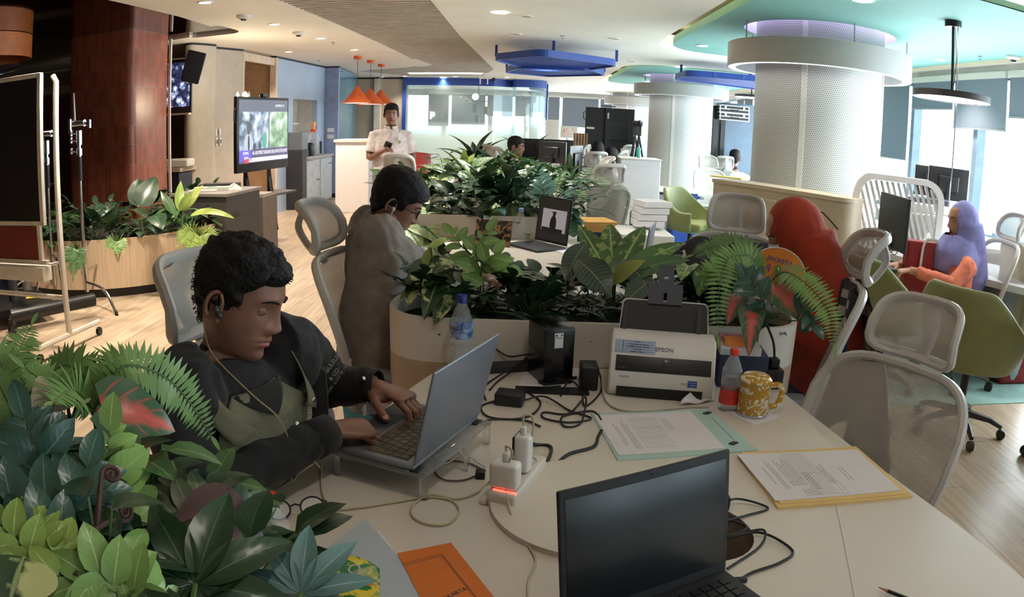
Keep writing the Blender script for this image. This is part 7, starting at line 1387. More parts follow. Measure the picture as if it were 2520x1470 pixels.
# glasses, tissue, papers at the lower left
g0, g1 = T(680, 1275), T(778, 1265); gx = (g1-g0).normalized(); gy = (UPV*.85+UPV.cross(gx)*-.0+V((-.2, .5, 0))).normalized(); L, M3 = fr((g0+g1)/2+UPV*.017, gx, gy); o = thing('glasses', 'round black rimmed glasses lying near the red capped bottle', 'glasses', tuple((g0+g1)/2-UPV*.004)); m = MB(); lens = MB()
for sg in (-1, 1):
    m.tube([L(sg*.033+.023*cos(a), .019*sin(a), 0) for a in [2*pi*i/26 for i in range(26)]], .0018, 6, closed=True); lens.tube([L(sg*.033, 0, -.0003), L(sg*.033, 0, .0003)], .0215, 24)
    m.tube([L(sg*.055, .01, 0), L(sg*.062, .008, -.004), L(sg*.058, -.006, -.06), L(sg*.02, -.012, -.10)], .0016, 6)
m.tube([L(-.011, .004, .0), L(0, .008, 0), L(.011, .004, 0)], .0018, 6); m.build('frame', BLACK, o); lens.build('lenses', WATR, o)
o = thing('tissue', 'crumpled white tissue behind the hand on the keyboard', 'tissue', tuple(onz(905, 1015, .81))); m = MB(); c_ = onz(905, 1012, .80); random.seed(2)
def crump(u, v): a = 2*pi*u; r = (.022*sin(pi*v*.5)**.6)*(1+.35*sin(a*3)+.2*sin(a*7+1)); q = V((r*cos(a), r*sin(a), .026*(1-v)*(1+.4*sin(a*4+v*5)))); return c_+q
m.grid(crump, 30, 8, cu=True); m.build('tissue_sheet', mat('soft white tissue', 'dedad9', .9, var=.01), o, sol=.0006, ang=20)
SLV = NT('frosted plastic sleeve'); SLV.set(Roughness=.25); SLV.b.inputs['Base Color'].default_value = c4(srgb('cfdbe6')); SLV.b.inputs['Alpha'].default_value = .55; SLV = SLV.m
o = thing('plastic_sleeve', 'translucent plastic sleeve with papers at the bottom left of the desk', 'plastic sleeve', tuple(T(920, 1380))); quad(o, 'papers_inside', pxq([(800, 1370), (935, 1310), (1060, 1480), (960, 1560), (800, 1500)]), TZ, TZ+.003, PAPER); quad(o, 'sleeve', pxq([(770, 1380), (898, 1280), (1095, 1500), (1000, 1600), (790, 1520)]), TZ+.0032, TZ+.0042, SLV)
o = thing('cover_sheet', 'orange cover sheet with a thin double frame at the bottom edge of the desk', 'paper', tuple(T(1110, 1400))); P = pxq([(978, 1368), (1110, 1342), (1235, 1500), (1080, 1560)]); quad(o, 'sheet', P, TZ+.0045, TZ+.0055, mat('orange paper', 'd5742e', .8, var=.03)); m = MB()
A, B, C_, D_ = [onz(x, y, TZ+.0058) for x, y in ((990, 1388), (1088, 1364), (1205, 1510), (1080, 1560))]
for k in (0, .03): m.tube([A.lerp(B, k)+(D_-A)*k, B.lerp(A, k)+(C_-B)*k, C_.lerp(D_, k)], .0005, 4)
m.build('printed_frame', INK, o); d = (B-A).normalized(); text('lettering', 'JAKARTA', onz(1118, 1462, TZ+.0062), .012, basis(d*.8+V((.1, .35, 0)), UPV.cross(d*.8+V((.1, .35, 0)))), INK, o)
GRN_ = swirl('green and yellow wrapper', '1f7a44', '1f7a44', 'e2c93a'); o = thing('snack_wrapper', 'green and yellow snack wrapper reading 30% at the bottom left of the desk', 'wrapper', tuple(T(830, 1430))); m = MB(); m.grid(lambda u, v: T(725+210*u, 1372+40*u*u+110*v, .008+.014*sin(pi*u)+.004*sin(9*u+7*v)), 14, 8); m.build('foil', GRN_, o, sol=.001)
for s_, x, y, sz in (('30%', 785, 1400, .014), ('Or', 880, 1440, .03)): text('wrapper_lettering', s_, T(x, y, .03), sz, basis(V((.8, -.5, .1)), V((.5, .8, .3))), PAPER, o)
o = thing('name_badge', 'clear badge holder with an orange insert standing at the very bottom edge', 'badge', tuple(T(905, 1470))); c_ = T(905, 1455); L, M3 = fr(c_, V((.8, .5, 0)), V((.1, .2, 1))); plate(MB(), L, M3, -.02, .02, 0, .045, -.001, .001, .001).build('holder', ACR, o); plate(MB(), L, M3, -.012, .010, .003, .025, .001, .0015, .0001).build('insert', MATS['orange paper'], o)
a, b = T(2160, 1449, .003), T(2290, 1500, .003); d = (b-a).normalized(); o = thing('pencil', 'dark pencil with a sharpened tip at the bottom right edge of the desk', 'pencil', tuple(a-UPV*.003)); MB().tube([a+d*.02, b+d*.08], [.0036]*2, 6).build('barrel', BLACK, o); MB().tube([a+d*.005, a+d*.02], [.0012, .0036], 8).build('cut_wood', mat('cut wood', 'b5806a', .7), o); MB().tube([a, a+d*.005], [.0003, .0012], 6).build('graphite', BLACK, o)
# round cover over the cable well, cables coming out of it
cv = [(.185+.215*cos(2*pi*i/60), 1.265+.2*sin(2*pi*i/60)) for i in range(60)]; keepc = [p for p in cv if not ((p[0]-.36)**2+(p[1]-1.185)**2 < .128**2)]
st = [i for i, p in enumerate(cv) if p not in keepc]; i0, i1 = st[0], st[-1]
hs = [(.36+.128*cos(a), 1.185+.128*sin(a)) for a in [2*pi*i/48 for i in range(48)]]; ins = [p for p in hs if ((p[0]-.185)/.215)**2+((p[1]-1.265)/.2)**2 < 1]; ins = sorted(ins, key=lambda p: atan2(p[1]-1.185, p[0]-.36) % (2*pi))
o = thing('cable_cover', 'round cream cover plate partly closing the cable well', 'cover plate', (.15, 1.26, TZ)); ring_ = keepc if i0 > 5 else keepc; j = max(range(len(keepc)), key=lambda q: (V(keepc[q])-V(keepc[q-1])).length); ring_ = keepc[j:]+keepc[:j]
e0 = V(ring_[-1]); ins = ins if (V(ins[0])-e0).length < (V(ins[-1])-e0).length else ins[::-1]; m = MB(); m.prism(ring_+ins, TZ+.0005, TZ+.012); m.build('plate', DTOP, o, ang=30)
mt_ = MB(); w0 = V((.36, 1.17, .70))
cable('black charging cable rising from the well and curving back over the desk', [w0, w0+V((.05, 0, .05)), T(1800, 1240, .01), T(1890, 1250), T(1840, 1268), T(1775, 1290, .005)], .0024, BK, plug=(T(1782, 1250)+UPV*.012, (.018, .02, .03)))
cable('black cable from the well to the right side of the black laptop', [w0+V((0, -.03, 0)), w0+V((.05, -.04, .045)), T(1870, 1318, .006), T(1950, 1355), T(1920, 1385), T(1850, 1410), T(1815, 1432)], .0028, BK, plug=(T(1818, 1430)+UPV*.002, (.03, .012, .008)))
cable('black cable coiled inside the well', [w0+V((-.05, .02, 0)), w0+V((.0, .05, .03)), w0+V((.08, .03, .045)), T(1838, 1300), T(1790, 1325, .004), T(1875, 1315, .01), T(1870, 1345), T(1790, 1400)], .0024, BK)
o = thing('plastic_wrap', 'red wrapper scrap inside the cable well', 'wrapper', (.34, 1.09, .62)); MB().ell((.345, 1.10, .64), (.03, .025, .035)).build('scrap', mat('red scrap', '8a2420', .4), o)
# orange round hand fan in the planter
c_ = hr_(1912, 672, 2.42); v = (c_-E0).normalized(); X = v.cross(UPV).normalized(); Y = X.cross(v); L, M3 = fr(c_, X*.98-Y*.16, Y*.98+X*.16); o = thing('hand_fan', 'round orange cardboard fan printed JAKARTA 498 stuck in the planter', 'fan', (c_.x, c_.y, c_.z-.12)); OFN = mat('orange print', 'd9802c', .5, var=.04)
m = MB(); m.m = MX.Translation(c_) @ M3.to_4x4(); m.prism([(.094*cos(2*pi*i/40), .082*sin(2*pi*i/40)) for i in range(40)], -.001, .001); m.build('fan_board', OFN, o); MB().tube([L(.094*cos(2*pi*i/40), .082*sin(2*pi*i/40)) for i in range(40)], .002, 6, closed=True).build('rim', PLAST, o)
m = MB()
for k in range(-5, 6): a = -pi/2+k*.09; m.tube([L(-.01, -.10, .003), L(-.01+.075*cos(a)*1.0*.5, -.10+.0+.045*(-sin(a)), .003)], .001, 4)
m.tube([L(-.01, -.13, 0), L(-.01, -.09, 0)], .006, 8); m.build('handle', PLAST, o)
for s_, x, y, sz, cc in (('JAKARTA', -.0, .040, .021, '2b3f95'), ('4', -.033, .008, .042, '8a2f7a'), ('9', 0.0, .004, .052, '1f9a8a'), ('8', .036, .004, .040, 'd23a5a')): text('fan_lettering', s_, L(x, y, .004), sz, M3, mat('print '+cc, cc, .5, var=0), o)
MB().ell(L(.002, .014, .003), (.008, .009, .001), rot=M3).build('logo_dot', mat('print yellow', 'f0c23a', .5, var=0), o); MB().box(L(-.005, -.042, .002), (.11, .012, .001), rot=M3).build('white_strip', PLAST, o)
# ---------- left side ----------
def bx(o, name, m, c, d, rot=None, bev=0, r=0): mb = MB(); mb.rbox(c, d, r, rot=rot) if r else mb.box(c, d, rot=rot); return mb.build(name, m, o, smooth=bool(r), bev=bev)
def flr(px, py): return onz(px, py, 0)
# white framed pinboard/screen stand
def upright(A, B, z0, z1): pass
PA, PB_ = hr_(-60, 262, 5.0), hr_(92, 232, 5.35); PA.z = PB_.z = 0; A_, B_ = V((-4.75, 4.35)), V((hr_(98, 300, 5.25).x, hr_(98, 300, 5.25).y)); d_ = (B_-A_).normalized(); an = atan2(d_.y, d_.x); n_ = V((d_.y, -d_.x)); mid = lambda t, z, o_=0: V((A_.x+(B_.x-A_.x)*t+n_.x*o_, A_.y+(B_.y-A_.y)*t+n_.y*o_, z)); Wd = (B_-A_).length
WFR = mat('ivory metal frame', 'c9c2b6', .4, .1)
o = thing('mobile_board', 'wheeled white framed board with a dark panel over a rust red one', 'board', tuple(mid(.5, 0)))
bx(o, 'dark_panel', mat('charcoal panel', '141316', .5), mid(.5, 1.37), (Wd-.05, .02, .98), an); bx(o, 'red_panel', mat('rust felt', '6b2a1c', .9), mid(.5, .73), (Wd-.1, .02, .24), an)
m = MB()
for z in (1.88, .87, .60): m.box(mid(.5, z), (Wd+.03, .035, .03), rot=an)
for t_ in (0, 1): m.box(mid(t_, 1.37), (.035, .035, 1.03), rot=an)
m.box(mid(.97, .73), (.03, .03, .27), rot=an); m.build('frame', WFR, o, bev=.003); m = MB(); m.tube([mid(1.08, 1.86), mid(1.1, 1.82), mid(1.1, .1)], .022, 10); m.tube([mid(.0, .36, .0), mid(1.1, .36)], .018, 8); m.box(mid(.55, .52), (Wd*.9, .1, .10), rot=an); m.build('stand', WFR, o, bev=.003)
m = MB(); m.tube([mid(1.1, .1, -.35), mid(1.1, .1, .35)], .02, 8); m.build('leg', WFR, o)
for q in (-.34, .34): MB().cyl(mid(1.1, .03, q)-V((.012, 0, 0)), mid(1.1, .03, q)+V((.012, 0, 0)), .03, n=14).build('caster', BLACK, o)
q = flr(33, 825); o = thing('display_cart', 'black wheeled display cart with a fat round base bar at the left border', 'cart', (q.x-.3, q.y+.3, 0)); m = MB(); m.tube([(q.x-.02, q.y+.02, .14), (q.x+.42, q.y+.62, .14)], .055, 14); m.box((q.x-.25, q.y+.42, .14), (.5, .6, .05), rot=.9); m.build('base', BLACK, o); MB().tube([(q.x-.28, q.y+.40, .15), (q.x-.30, q.y+.42, 1.5)], .045, 12).build('pole', DARK, o)
m = MB(); m.cyl((q.x-.012, q.y, .045), (q.x+.012, q.y, .045), .045, n=18); m.build('caster', BLACK, o); MB().box((q.x-.0, q.y+.01, .1), (.05, .05, .05)).build('caster_fork', DARK, o); bx(o, 'yellow_tag', mat('yellow tag', 'c9b832', .6), (q.x-.12, q.y+.5, .172), (.16, .07, .006), .5)
# steel light stands
def cstand(lab, foot, top, armtop, collar, dirs):
    o = thing('light_stand', lab, 'stand', (foot.x, foot.y, 0)); x, y = foot.x, foot.y; zt = top
    MB().tube([(x, y, .12), (x, y, zt*.55)], .0175, 12).tube([(x, y, zt*.5), (x, y, zt)], .014, 12).build('column', STEEL, o); MB().tube([(x, y, zt-.36), (x, y, zt-.16)], .021, 12).build('foam_grip', BLACK, o)
    m = MB()
    for z in (zt-.12, zt-.03, zt+.03): m = MB(); m.tube([(x, y, z-.03), (x, y, z+.03)], .026, 12); m.tube([(x, y, z), (x-.07, y-.02, z+.012)], .008, 8); m.box((x-.075, y-.02, z+.012), (.015, .02, .05)); m.build('clamp_knob', STEEL, o)
    m = MB(); h_ = zt+.12; m.tube([(x-.06, y, h_), (x+.06, y, h_)], .03, 14); m.tube([(x+.06, y, h_), (x+.10, y, h_-.02)], .012, 8); m.box((x-.10, y, h_-.02), (.02, .03, .12), rot=.2); m.box((x+.11, y, h_-.01), (.018, .03, .07)); m.build('grip_head', STEEL, o)
    MB().tube([(x-.03, y-.02, h_-.25 if collar else h_), (x-.045, y-.02, armtop)], .009, 10).build('arm_rod', STEEL, o)
    for i, a in enumerate(dirs):
        c, s = cos(a), sin(a); z0 = .20+.10*i; MB().tube(spline([(x, y, z0), (x+c*.12, y+s*.12, z0+.0), (x+c*.30, y+s*.30, z0-.01), (x+c*.40, y+s*.40, z0-.06), (x+c*.52, y+s*.52, .015)], 4), .0125, 10).build('leg', STEEL, o); MB().tube([(x+c*.51, y+s*.51, .03), (x+c*.525, y+s*.525, .0)], .015, 8).build('rubber_foot', BLACK, o)
p = flr(219, 752); zt = aty(190, 428, p.y).z; cstand('steel light stand with a clamp head, right one of two by the round planter', p, zt+.30, aty(181, 230, p.y).z, False, (R(-30), R(100), R(215)))
p = flr(139, 735); cstand('steel light stand with a clamp head, left one of two next to the white board', p, aty(127, 460, p.y).z+.35, aty(118, 252, p.y).z, True, (R(200), R(60), R(-45)))
# stacks of navy boxes
NB = mat('navy carton print', '151b33', .5, var=.1); WL_ = mat('white box label', 'b9b9bd', .7, var=0); k = 0
for cx, cy, n, h0 in ((-5.0, 5.55, 6, .30), (-5.45, 5.2, 6, .30), (-4.95, 6.1, 5, .30), (-5.5, 5.75, 6, .30)):
    for j in range(n):
        o = thing('carton', 'navy blue carton in the stacks behind the white board', 'box', (cx, cy, j*h0), 0, 'navy cartons stacked behind the white board'); bx(o, 'carton_body', NB, (cx, cy, j*h0+h0/2), (.40, .40, h0-.004), .08, .003); bx(o, 'label', WL_, (cx+.12, cy-.214, j*h0+.1), (.05, .003, .06), .08); bx(o, 'gold_mark', mat('gold mark', '8f7a3a', .5), (cx-.05, cy-.212, j*h0+.2), (.12, .003, .015), .08)
# reflecting pillar glow, speaker, wall lamp, switches
SP = hr_(476, 165, 8.45); o = thing('speaker', 'black loudspeaker tilted on the rounded taupe wall', 'speaker', tuple(SP)); v = (E0-SP).normalized(); X = UPV.cross(v).normalized(); Y = v.cross(X); L, M3 = fr(SP, (X*.97-Y*.24), (Y*.97+X*.24)); MB().rbox(L(0, 0, -.08), (.22, .36, .22), .02, rot=M3).build('speaker_box', BLACK, o); MB().rbox(L(0, 0, .032), (.20, .34, .006), .002, rot=M3).build('grille', mat('speaker grille', '18131a', .8, bump=.5, bscale=500), o); MB().tube([L(0, 0, -.15), L(.0, .05, -.42)], .02, 8).build('bracket', DARK, o)
P_ = hr_(597, 238, 9.2); o = thing('wall_lamp', 'glowing wall lamp with three rounded metal petals behind the television', 'lamp', tuple(P_))
for i in range(3): q = hr_(584+14*i, 252, 9.2+.15*i); MB().ell(q, (.028, .028, .14)).build('petal', mat('brushed petal', '9aa0a8', .35, .5), o)
m = MB(); MB().ell(P_+V((-.02, .14, -.08)), (.05, .02, .15)).build('glow_tube', emis('warm wall glow', 'ffe9b8', 18), o)
l = bpy.data.lights.new('wall_lamp_glow', 'POINT'); l.energy = 14; l.color = (1, .86, .6); l.shadow_soft_size = .08; q = bpy.data.objects.new('wall_lamp_glow', l); COL.objects.link(q); q.parent = o; q.matrix_local = MX.Translation((-.0, -.12, -.05))
o = thing('wall_switch', 'pair of white switch plates over two dark sockets on the taupe wall', 'switch', tuple(hr_(537, 340, 9.0)))
for i, (x, y, w, hh, mm_) in enumerate(((532, 326, .05, .09, PLAST), (541, 325, .05, .09, PLAST), (533, 349, .05, .11, PLAST), (542, 348, .05, .11, PLAST))):
    c = onp(x, y, RW[-2], RW[-1]); c = hr_(x, y, (c-E0).length-.02) if (c-E0).length < 11 else hr_(x, y, 8.95); bx(o, 'plate', mm_, c, (.012, w, hh), 0, .004)
    if i > 1: bx(o, 'socket', BLACK, c+V((.008, -.004, .0)), (.01, w*.35, hh*.5))
# surveillance screen in the recess
a, b = hr_(424, 155, 9.3), hr_(465, 262, 9.3); o = thing('surveillance_screen', 'bright surveillance screen seen in the gap right of the brick pillar', 'screen', tuple(a)); t = NT('surveillance picture'); tc = t.n('TexCoord'); vo = t.n('TexVoronoi'); vo.inputs['Scale'].default_value = 9; t.l(tc.outputs['Object'], vo.inputs[0]); nz = t.n('TexNoise'); nz.inputs['Scale'].default_value = 22; t.l(tc.outputs['Object'], nz.inputs[0])
mxx = t.n('MixRGB', blend_type='MULTIPLY'); mxx.inputs[0].default_value = 1; t.l(ramp(t, vo.outputs['Distance'], [(.2, (.75, .8, 1)), (.5, (.02, .03, .08))]), mxx.inputs[1]); t.l(ramp(t, nz.outputs['Fac'], [(.45, (.15, .2, .35)), (.55, (1, 1, 1))]), mxx.inputs[2]); t.b.inputs['Base Color'].default_value = (.02, .02, .03, 1); t.l(mxx.outputs[0], t.b.inputs['Emission Color']); t.b.inputs['Emission Strength'].default_value = .9; SURV = t.m
cx_ = (a+b)/2; bx(o, 'screen', SURV, (cx_.x-.35, cx_.y, cx_.z), (.95, .03, a.z-b.z)); bx(o, 'bezel', BLACK, (cx_.x-.35, cx_.y+.02, cx_.z-.03), (1.0, .03, a.z-b.z+.1)); bx(o, 'shelf_lip', WFR, (cx_.x-.35, cx_.y-.03, b.z-.09), (1.0, .06, .02))
q = hr_(445, 420, 9.5)+V((.12, 0, 0)); o = thing('cabinet', 'dark navy cupboard with a pale top in the gap right of the brick pillar', 'cabinet', (q.x-.3, q.y, 0)); bx(o, 'cupboard', mat('dark navy cupboard', '12172c', .5), (q.x-.35, q.y, q.z/2-.02), (.6, .4, q.z-.0)); bx(o, 'cupboard_top', CREAM, (q.x-.35, q.y+.05, q.z+.02), (.64, .5, .05))
o = thing('tray', 'pale tray with crumpled paper on the navy cupboard', 'tray', (q.x-.15, q.y, q.z+.045)); bx(o, 'tray_body', PLAST, (q.x-.15, q.y, q.z+.1), (.35, .3, .1), .1, .02)
# television on its wheeled stand
TL, TR = hr_(584, 237, 8.35), hr_(711, 241, 9.35); TL.z = TR.z = 0; tb, tt = hr_(590, 428, 8.35).z, hr_(583, 237, 8.35).z; x = (TR-TL).normalized(); tb = 1.47-8.35*.0640 if False else tb; L, M3 = fr(V((TL.x, TL.y, tb)), x, UPV); Wt = (TR-TL).length; Ht = tt-tb; nO = UPV.cross(x)  # behind
o = thing('television', 'large television on a black stand showing a news broadcast', 'television', ((TL.x+TR.x)/2, (TL.y+TR.y)/2, 0)); plate(MB(), L, M3, 0, Wt, 0, Ht, -.05, -.002, .008).build('tv_body', BLACK, o); sm_ = lambda c, s=1.0: emis('tv '+c, c, s*.7)
def tvp(n, c, x0, x1, y0, y1, z, s=.9): plate(MB(), L, M3, x0*Wt, x1*Wt, y0*Ht, y1*Ht, z, z+.002, .0003).build(n, sm_(c, s), o, smooth=False)
def scenemat(name, cols, sc):
    t = NT(name); tc = t.n('TexCoord'); nz = t.n('TexNoise'); nz.inputs['Scale'].default_value = sc; nz.inputs['Detail'].default_value = 5; t.l(tc.outputs['Object'], nz.inputs[0]); t.b.inputs['Base Color'].default_value = (.02, .02, .02, 1); t.l(ramp(t, nz.outputs['Fac'], [(p, srgb(c)) for p, c in cols]), t.b.inputs['Emission Color']); t.b.inputs['Emission Strength'].default_value = .6; return t.m
tvp('picture', '77788c', .03, .97, .12, .96, 0, .6); plate(MB(), L, M3, .6*Wt, .97*Wt, .26*Ht, .80*Ht, .002, .004, .0003).build('picture', scenemat('tv trees', [(.35, '6f9a78'), (.5, 'a4c49a'), (.65, 'dfe8e6')], 9), o); plate(MB(), L, M3, .04*Wt, .58*Wt, .26*Ht, .80*Ht, .002, .004, .0003).build('picture', scenemat('tv street', [(.38, '46545f'), (.5, '9fb4cf'), (.6, 'e3e8f4')], 7), o)
m = MB(); m.ell(L(.2*Wt, .56*Ht, .005), (.035, .055, .003), rot=M3); m.build('picture', sm_('6a5148', .7), o); m = MB(); m.ell(L(.2*Wt, .36*Ht, .005), (.10, .13, .003), rot=M3); m.build('picture', sm_('d5dbea', .7), o); m = MB(); m.ell(L(.2*Wt, .38*Ht, .007), (.02, .10, .003), rot=M3); m.build('picture', sm_('3a4650', .5), o); m = MB(); m.ell(L(.5*Wt, .40*Ht, .006), (.05, .10, .003), rot=M3); m.build('picture', sm_('58b58f', .8), o)
tvp('banner', '6a5ac8', .03, .25, .15, .29, .008, 1); tvp('banner', '5b4f74', .25, .97, .19, .30, .008, .9); tvp('banner', 'd8d8ea', .2, .97, .13, .185, .008, 1); tvp('banner', 'cf4250', .12, .2, .12, .18, .009, 1)
TW = sm_('f2f2fa', 1.1); text('banner_lettering', 'KOMPAS', L(.14*Wt, .25*Ht, .012), .05, M3, TW, o, sx=.62); text('banner_lettering', 'SIANG', L(.15*Wt, .19*Ht, .012), .045, M3, TW, o, sx=.8); text('banner_lettering', '601 ASN PEMKOT BANDUNG MULAI WFH SETIAP JUMAT', L(.61*Wt, .245*Ht, .012), .062, M3, TW, o, sx=.52); text('banner_lettering', 'KOMPAS TV', L(.8*Wt, .88*Ht, .006), .045, M3, TW, o, sx=.9)
fb = basis(x, UPV); m = MB(); c = V(((TL.x+TR.x)/2, (TL.y+TR.y)/2, 0))+nO*.12
m.tube([L(Wt*.70, 0, -.08), L(Wt*.45, -Ht*.8, .2)], .025, 8); m.tube([L(Wt*.70, 0, -.08), L(Wt*.95, -Ht*.95, -.25)], .025, 8); m.tube([L(Wt*.25, 0, -.08), L(Wt*.1, -Ht*.95, .2)], .025, 8); m.tube([L(Wt*.25, 0, -.08), L(Wt*.5, -Ht*.95, -.3)], .025, 8)
for v_ in m.v: pass
m.build('stand_leg', BLACK, o); plate(MB(), L, M3, .12*Wt, 1.0*Wt, -.36*Ht, -.33*Ht, -.25, .12, .004).build('stand_shelf', mat('dark shelf', '4a4542', .6), o); plate(MB(), L, M3, .45*Wt, .55*Wt, 1.0*Ht, 1.05*Ht, -.04, .02, .01).build('webcam', BLACK, o); MB().tube([L(0, .65*Ht, -.02), L(-.03, .68*Ht, -.02), L(-.03, .82*Ht, -.02), L(0, .85*Ht, -.02)], .008, 8).build('handle', BLACK, o)
for xx, zz in ((.1, .2), (.5, -.3), (.45, .2), (.95, -.25)): pass
# grey cabinet with papers, grey bin cabinet
GC = mat('dark grey laminate', '4c4846', .6, var=.05); A_, B_ = flr(545, 640), flr(584, 600); p = hr_(530, 470, 7.6); o = thing('low_cabinet', 'dark grey cabinet heaped with papers beside the round planter', 'cabinet', (p.x, p.y, 0)); bx(o, 'cabinet_body', GC, (p.x+.02, p.y, (p.z-.02)/2), (.62, .75, p.z-.02), -.1, .004); bx(o, 'cabinet_top', mat('grey top', '8a8480', .5), (p.x+.02, p.y, p.z-.005), (.66, .79, .03), -.1, .003); PZ = p.z+.01; CP = p
p = hr_(628, 480, 8.6); o = thing('waste_cabinet', 'grey brown waste cabinet between the paper cabinet and the television stand', 'cabinet', (p.x, p.y, 0)); bx(o, 'cabinet_body', mat('grey brown laminate', '6d625c', .6, var=.05), (p.x, p.y, p.z/2), (.38, .45, p.z), -.05, .006); bx(o, 'flap', mat('pale flap', 'a39a94', .5), (p.x, p.y, p.z+.012), (.34, .3, .03), -.05, .005)
for i, (dx, dy, w, d, z_, c, nm, lab) in enumerate(((-.1, .0, .3, .42, .012, 'cfc9c4', 'paper_stack', 'stack of loose papers on the dark grey cabinet'), (-.02, .2, .4, .16, .05, '2b2a2c', 'binder', 'dark open binder at the back of the dark grey cabinet'), (.0, -.02, .42, .12, .035, 'c9ccc6', 'magazine', 'white and green magazine roll on the dark grey cabinet'))):
    o = thing(nm, lab, nm.replace('_', ' '), (CP.x+dx, CP.y+dy, PZ)); bx(o, 'sheets', mat('stack '+c, c, .7), (CP.x+dx, CP.y+dy, PZ+z_/2), (w, d, z_), .15, .002)
    if nm == 'magazine': bx(o, 'green_band', mat('green band', '3f8f78', .6), (CP.x+dx-.02, CP.y+dy, PZ+z_/2+.001), (.09, d+.004, z_+.002), .15)
o = thing('tissue', 'crumpled white plastic at the right end of the dark grey cabinet', 'tissue', (CP.x+.22, CP.y-.02, PZ)); MB().grid(lambda u, v: V((CP.x+.22, CP.y-.02, PZ))+V((.07*sin(pi*v*.5)*cos(6.283*u)*(1+.3*sin(9*u*6.28)), .06*sin(pi*v*.5)*sin(6.283*u), .055*(1-v)*(1+.4*sin(u*25)))), 24, 6, cu=True).build('plastic', MATS['soft white tissue'], o, ang=20)
# kitchen niche things and fronts
def kp(px, py, d=.02): p = onp(px, py, KA, KB); return p+V((kn.x, kn.y, 0))*d
ka = atan2(kd.y, kd.x)-pi/2
o = thing('kitchen_cabinet', 'pale blue grey base cabinet under the lit kitchen niche', 'cabinet', tuple(kp(750, 470)-V((0, 0, kp(750, 470).z)))); s0_, s1_ = ks(714, 400)[0], ks(779, 400)[0]; m = MB(); kbox(m, s0_, s1_, .05, nz0-.03, 0, .30); m.build('cabinet_body', mat('pale grey front', 'a9abb0', .5), o, smooth=False); m = MB(); kbox(m, s0_-.02, s1_+.02, nz0-.03, nz0, -.1, .34); m.build('countertop', mat('grey counter', '9a9690', .4), o, bev=.003)
for k in range(2): m = MB(); kbox(m, s0_+.02+k*(s1_-s0_)/2, s0_+(k+1)*(s1_-s0_)/2-.02, .08, nz0-.07, .30, .312); dd = m.build('door', MATS['pale grey front'], o, bev=.002); m = MB(); kbox(m, s0_+(k+1)*(s1_-s0_)/2-.2, s0_+(k+1)*(s1_-s0_)/2-.03, .45+.25*k, .465+.25*k, .312, .32); m.build('handle', DARK, dd, smooth=False)
m = MB(); s_ = ks(787, 378)[0]; kbox(m, s_-.06, s_+.06, ks(787, 418)[1], ks(787, 348)[1], 0, .02); o = m.build('wall_recess_handle', BLACK, smooth=False, label='tall black recess in the blue wall right of the kitchen niche', cat='handle'); m = MB(); m.box((-3.58, 13.80, 1.31), (.13, .02, .08)); m.box((-3.58, 13.80, 1.18), (.13, .02, .08)); m.build('wall_switch', PLAST, label='two cream switch plates on the narrow grey blue wall', cat='switch', bev=.003)
CZ = nz0; cpos = lambda px, d=.12: (lambda p: V((p.x, p.y, CZ)))(kp(px, 380, d))
c = cpos(756); bottle('big clear water gallon with an orange pump on the kitchen counter', (c.x, c.y, CZ+.002), .46, .115, RCAP, .6, waist=False); o = thing('water_pump', 'orange hand pump on top of the water gallon', 'pump', (c.x, c.y, CZ+.462)); MB().tube([(c.x, c.y, CZ+.46), (c.x, c.y, CZ+.60)], .035, 14).build('pump_body', mat('peach plastic', 'e8955f', .4), o); MB().tube([(c.x, c.y, CZ+.52), (c.x+.02, c.y+.12, CZ+.53), (c.x+.02, c.y+.16, CZ+.50)], .006, 6).build('spout', STEEL, o)
c = cpos(740, .16); o = thing('kettle', 'black electric kettle in the kitchen niche', 'kettle', tuple(c)); MB().lathe([(0, 0), (.09, 0), (.10, .05), (.085, .2), (.05, .23), (0, .235)], tuple(c), 24).build('kettle_body', BLACK, o); MB().tube(spline([c+V((0, .08, .2)), c+V((0, .15, .19)), c+V((0, .15, .06)), c+V((0, .10, .03))], 5), .012, 8).build('handle', BLACK, o)
c = cpos(733, .02); o = thing('bowl', 'tan bowl tipped against the niche wall above the kettle', 'bowl', tuple(c+UPV*.3)); MB().ell(c+V((0, .05, .33)), (.07, .14, .10)).build('bowl_shell', mat('tan bowl', 'b98a58', .5), o)
c = kp(733, 295, -.25); o = thing('picture', 'small dark picture on the upper shelf of the kitchen niche', 'picture', tuple(c)); bx(o, 'print', scenemat('self lit print', [(.4, '2a2430'), (.6, '8a6a80')], 20), c, (.02, .16, .26), ka)  # print colours go into emission, so it glows without a lamp
MB().ell(kp(733, 247, -.2), (.05, .05, .01)).build('niche_lamp', emis('niche lamp glow', 'fff2dd', 25), label='small round lamp in the top of the kitchen niche', cat='lamp'); MB().ell(kp(733, 300, -.2)-UPV*.06, (.05, .05, .01)).build('niche_lamp', MATS['niche lamp glow'], label='small round lamp under the shelf of the kitchen niche', cat='lamp')
c = kp(712, 330, .15); o = thing('water_dispenser', 'dark water dispenser half hidden behind the television', 'dispenser', (c.x, c.y, 0)); bx(o, 'dispenser_body', DARK, (c.x, c.y, .5), (.3, .32, 1.0), ka, .01); bx(o, 'dispenser_top', mat('steel grey', '6a7076', .4, .3), (c.x, c.y, 1.15), (.28, .3, .3), ka, .01)
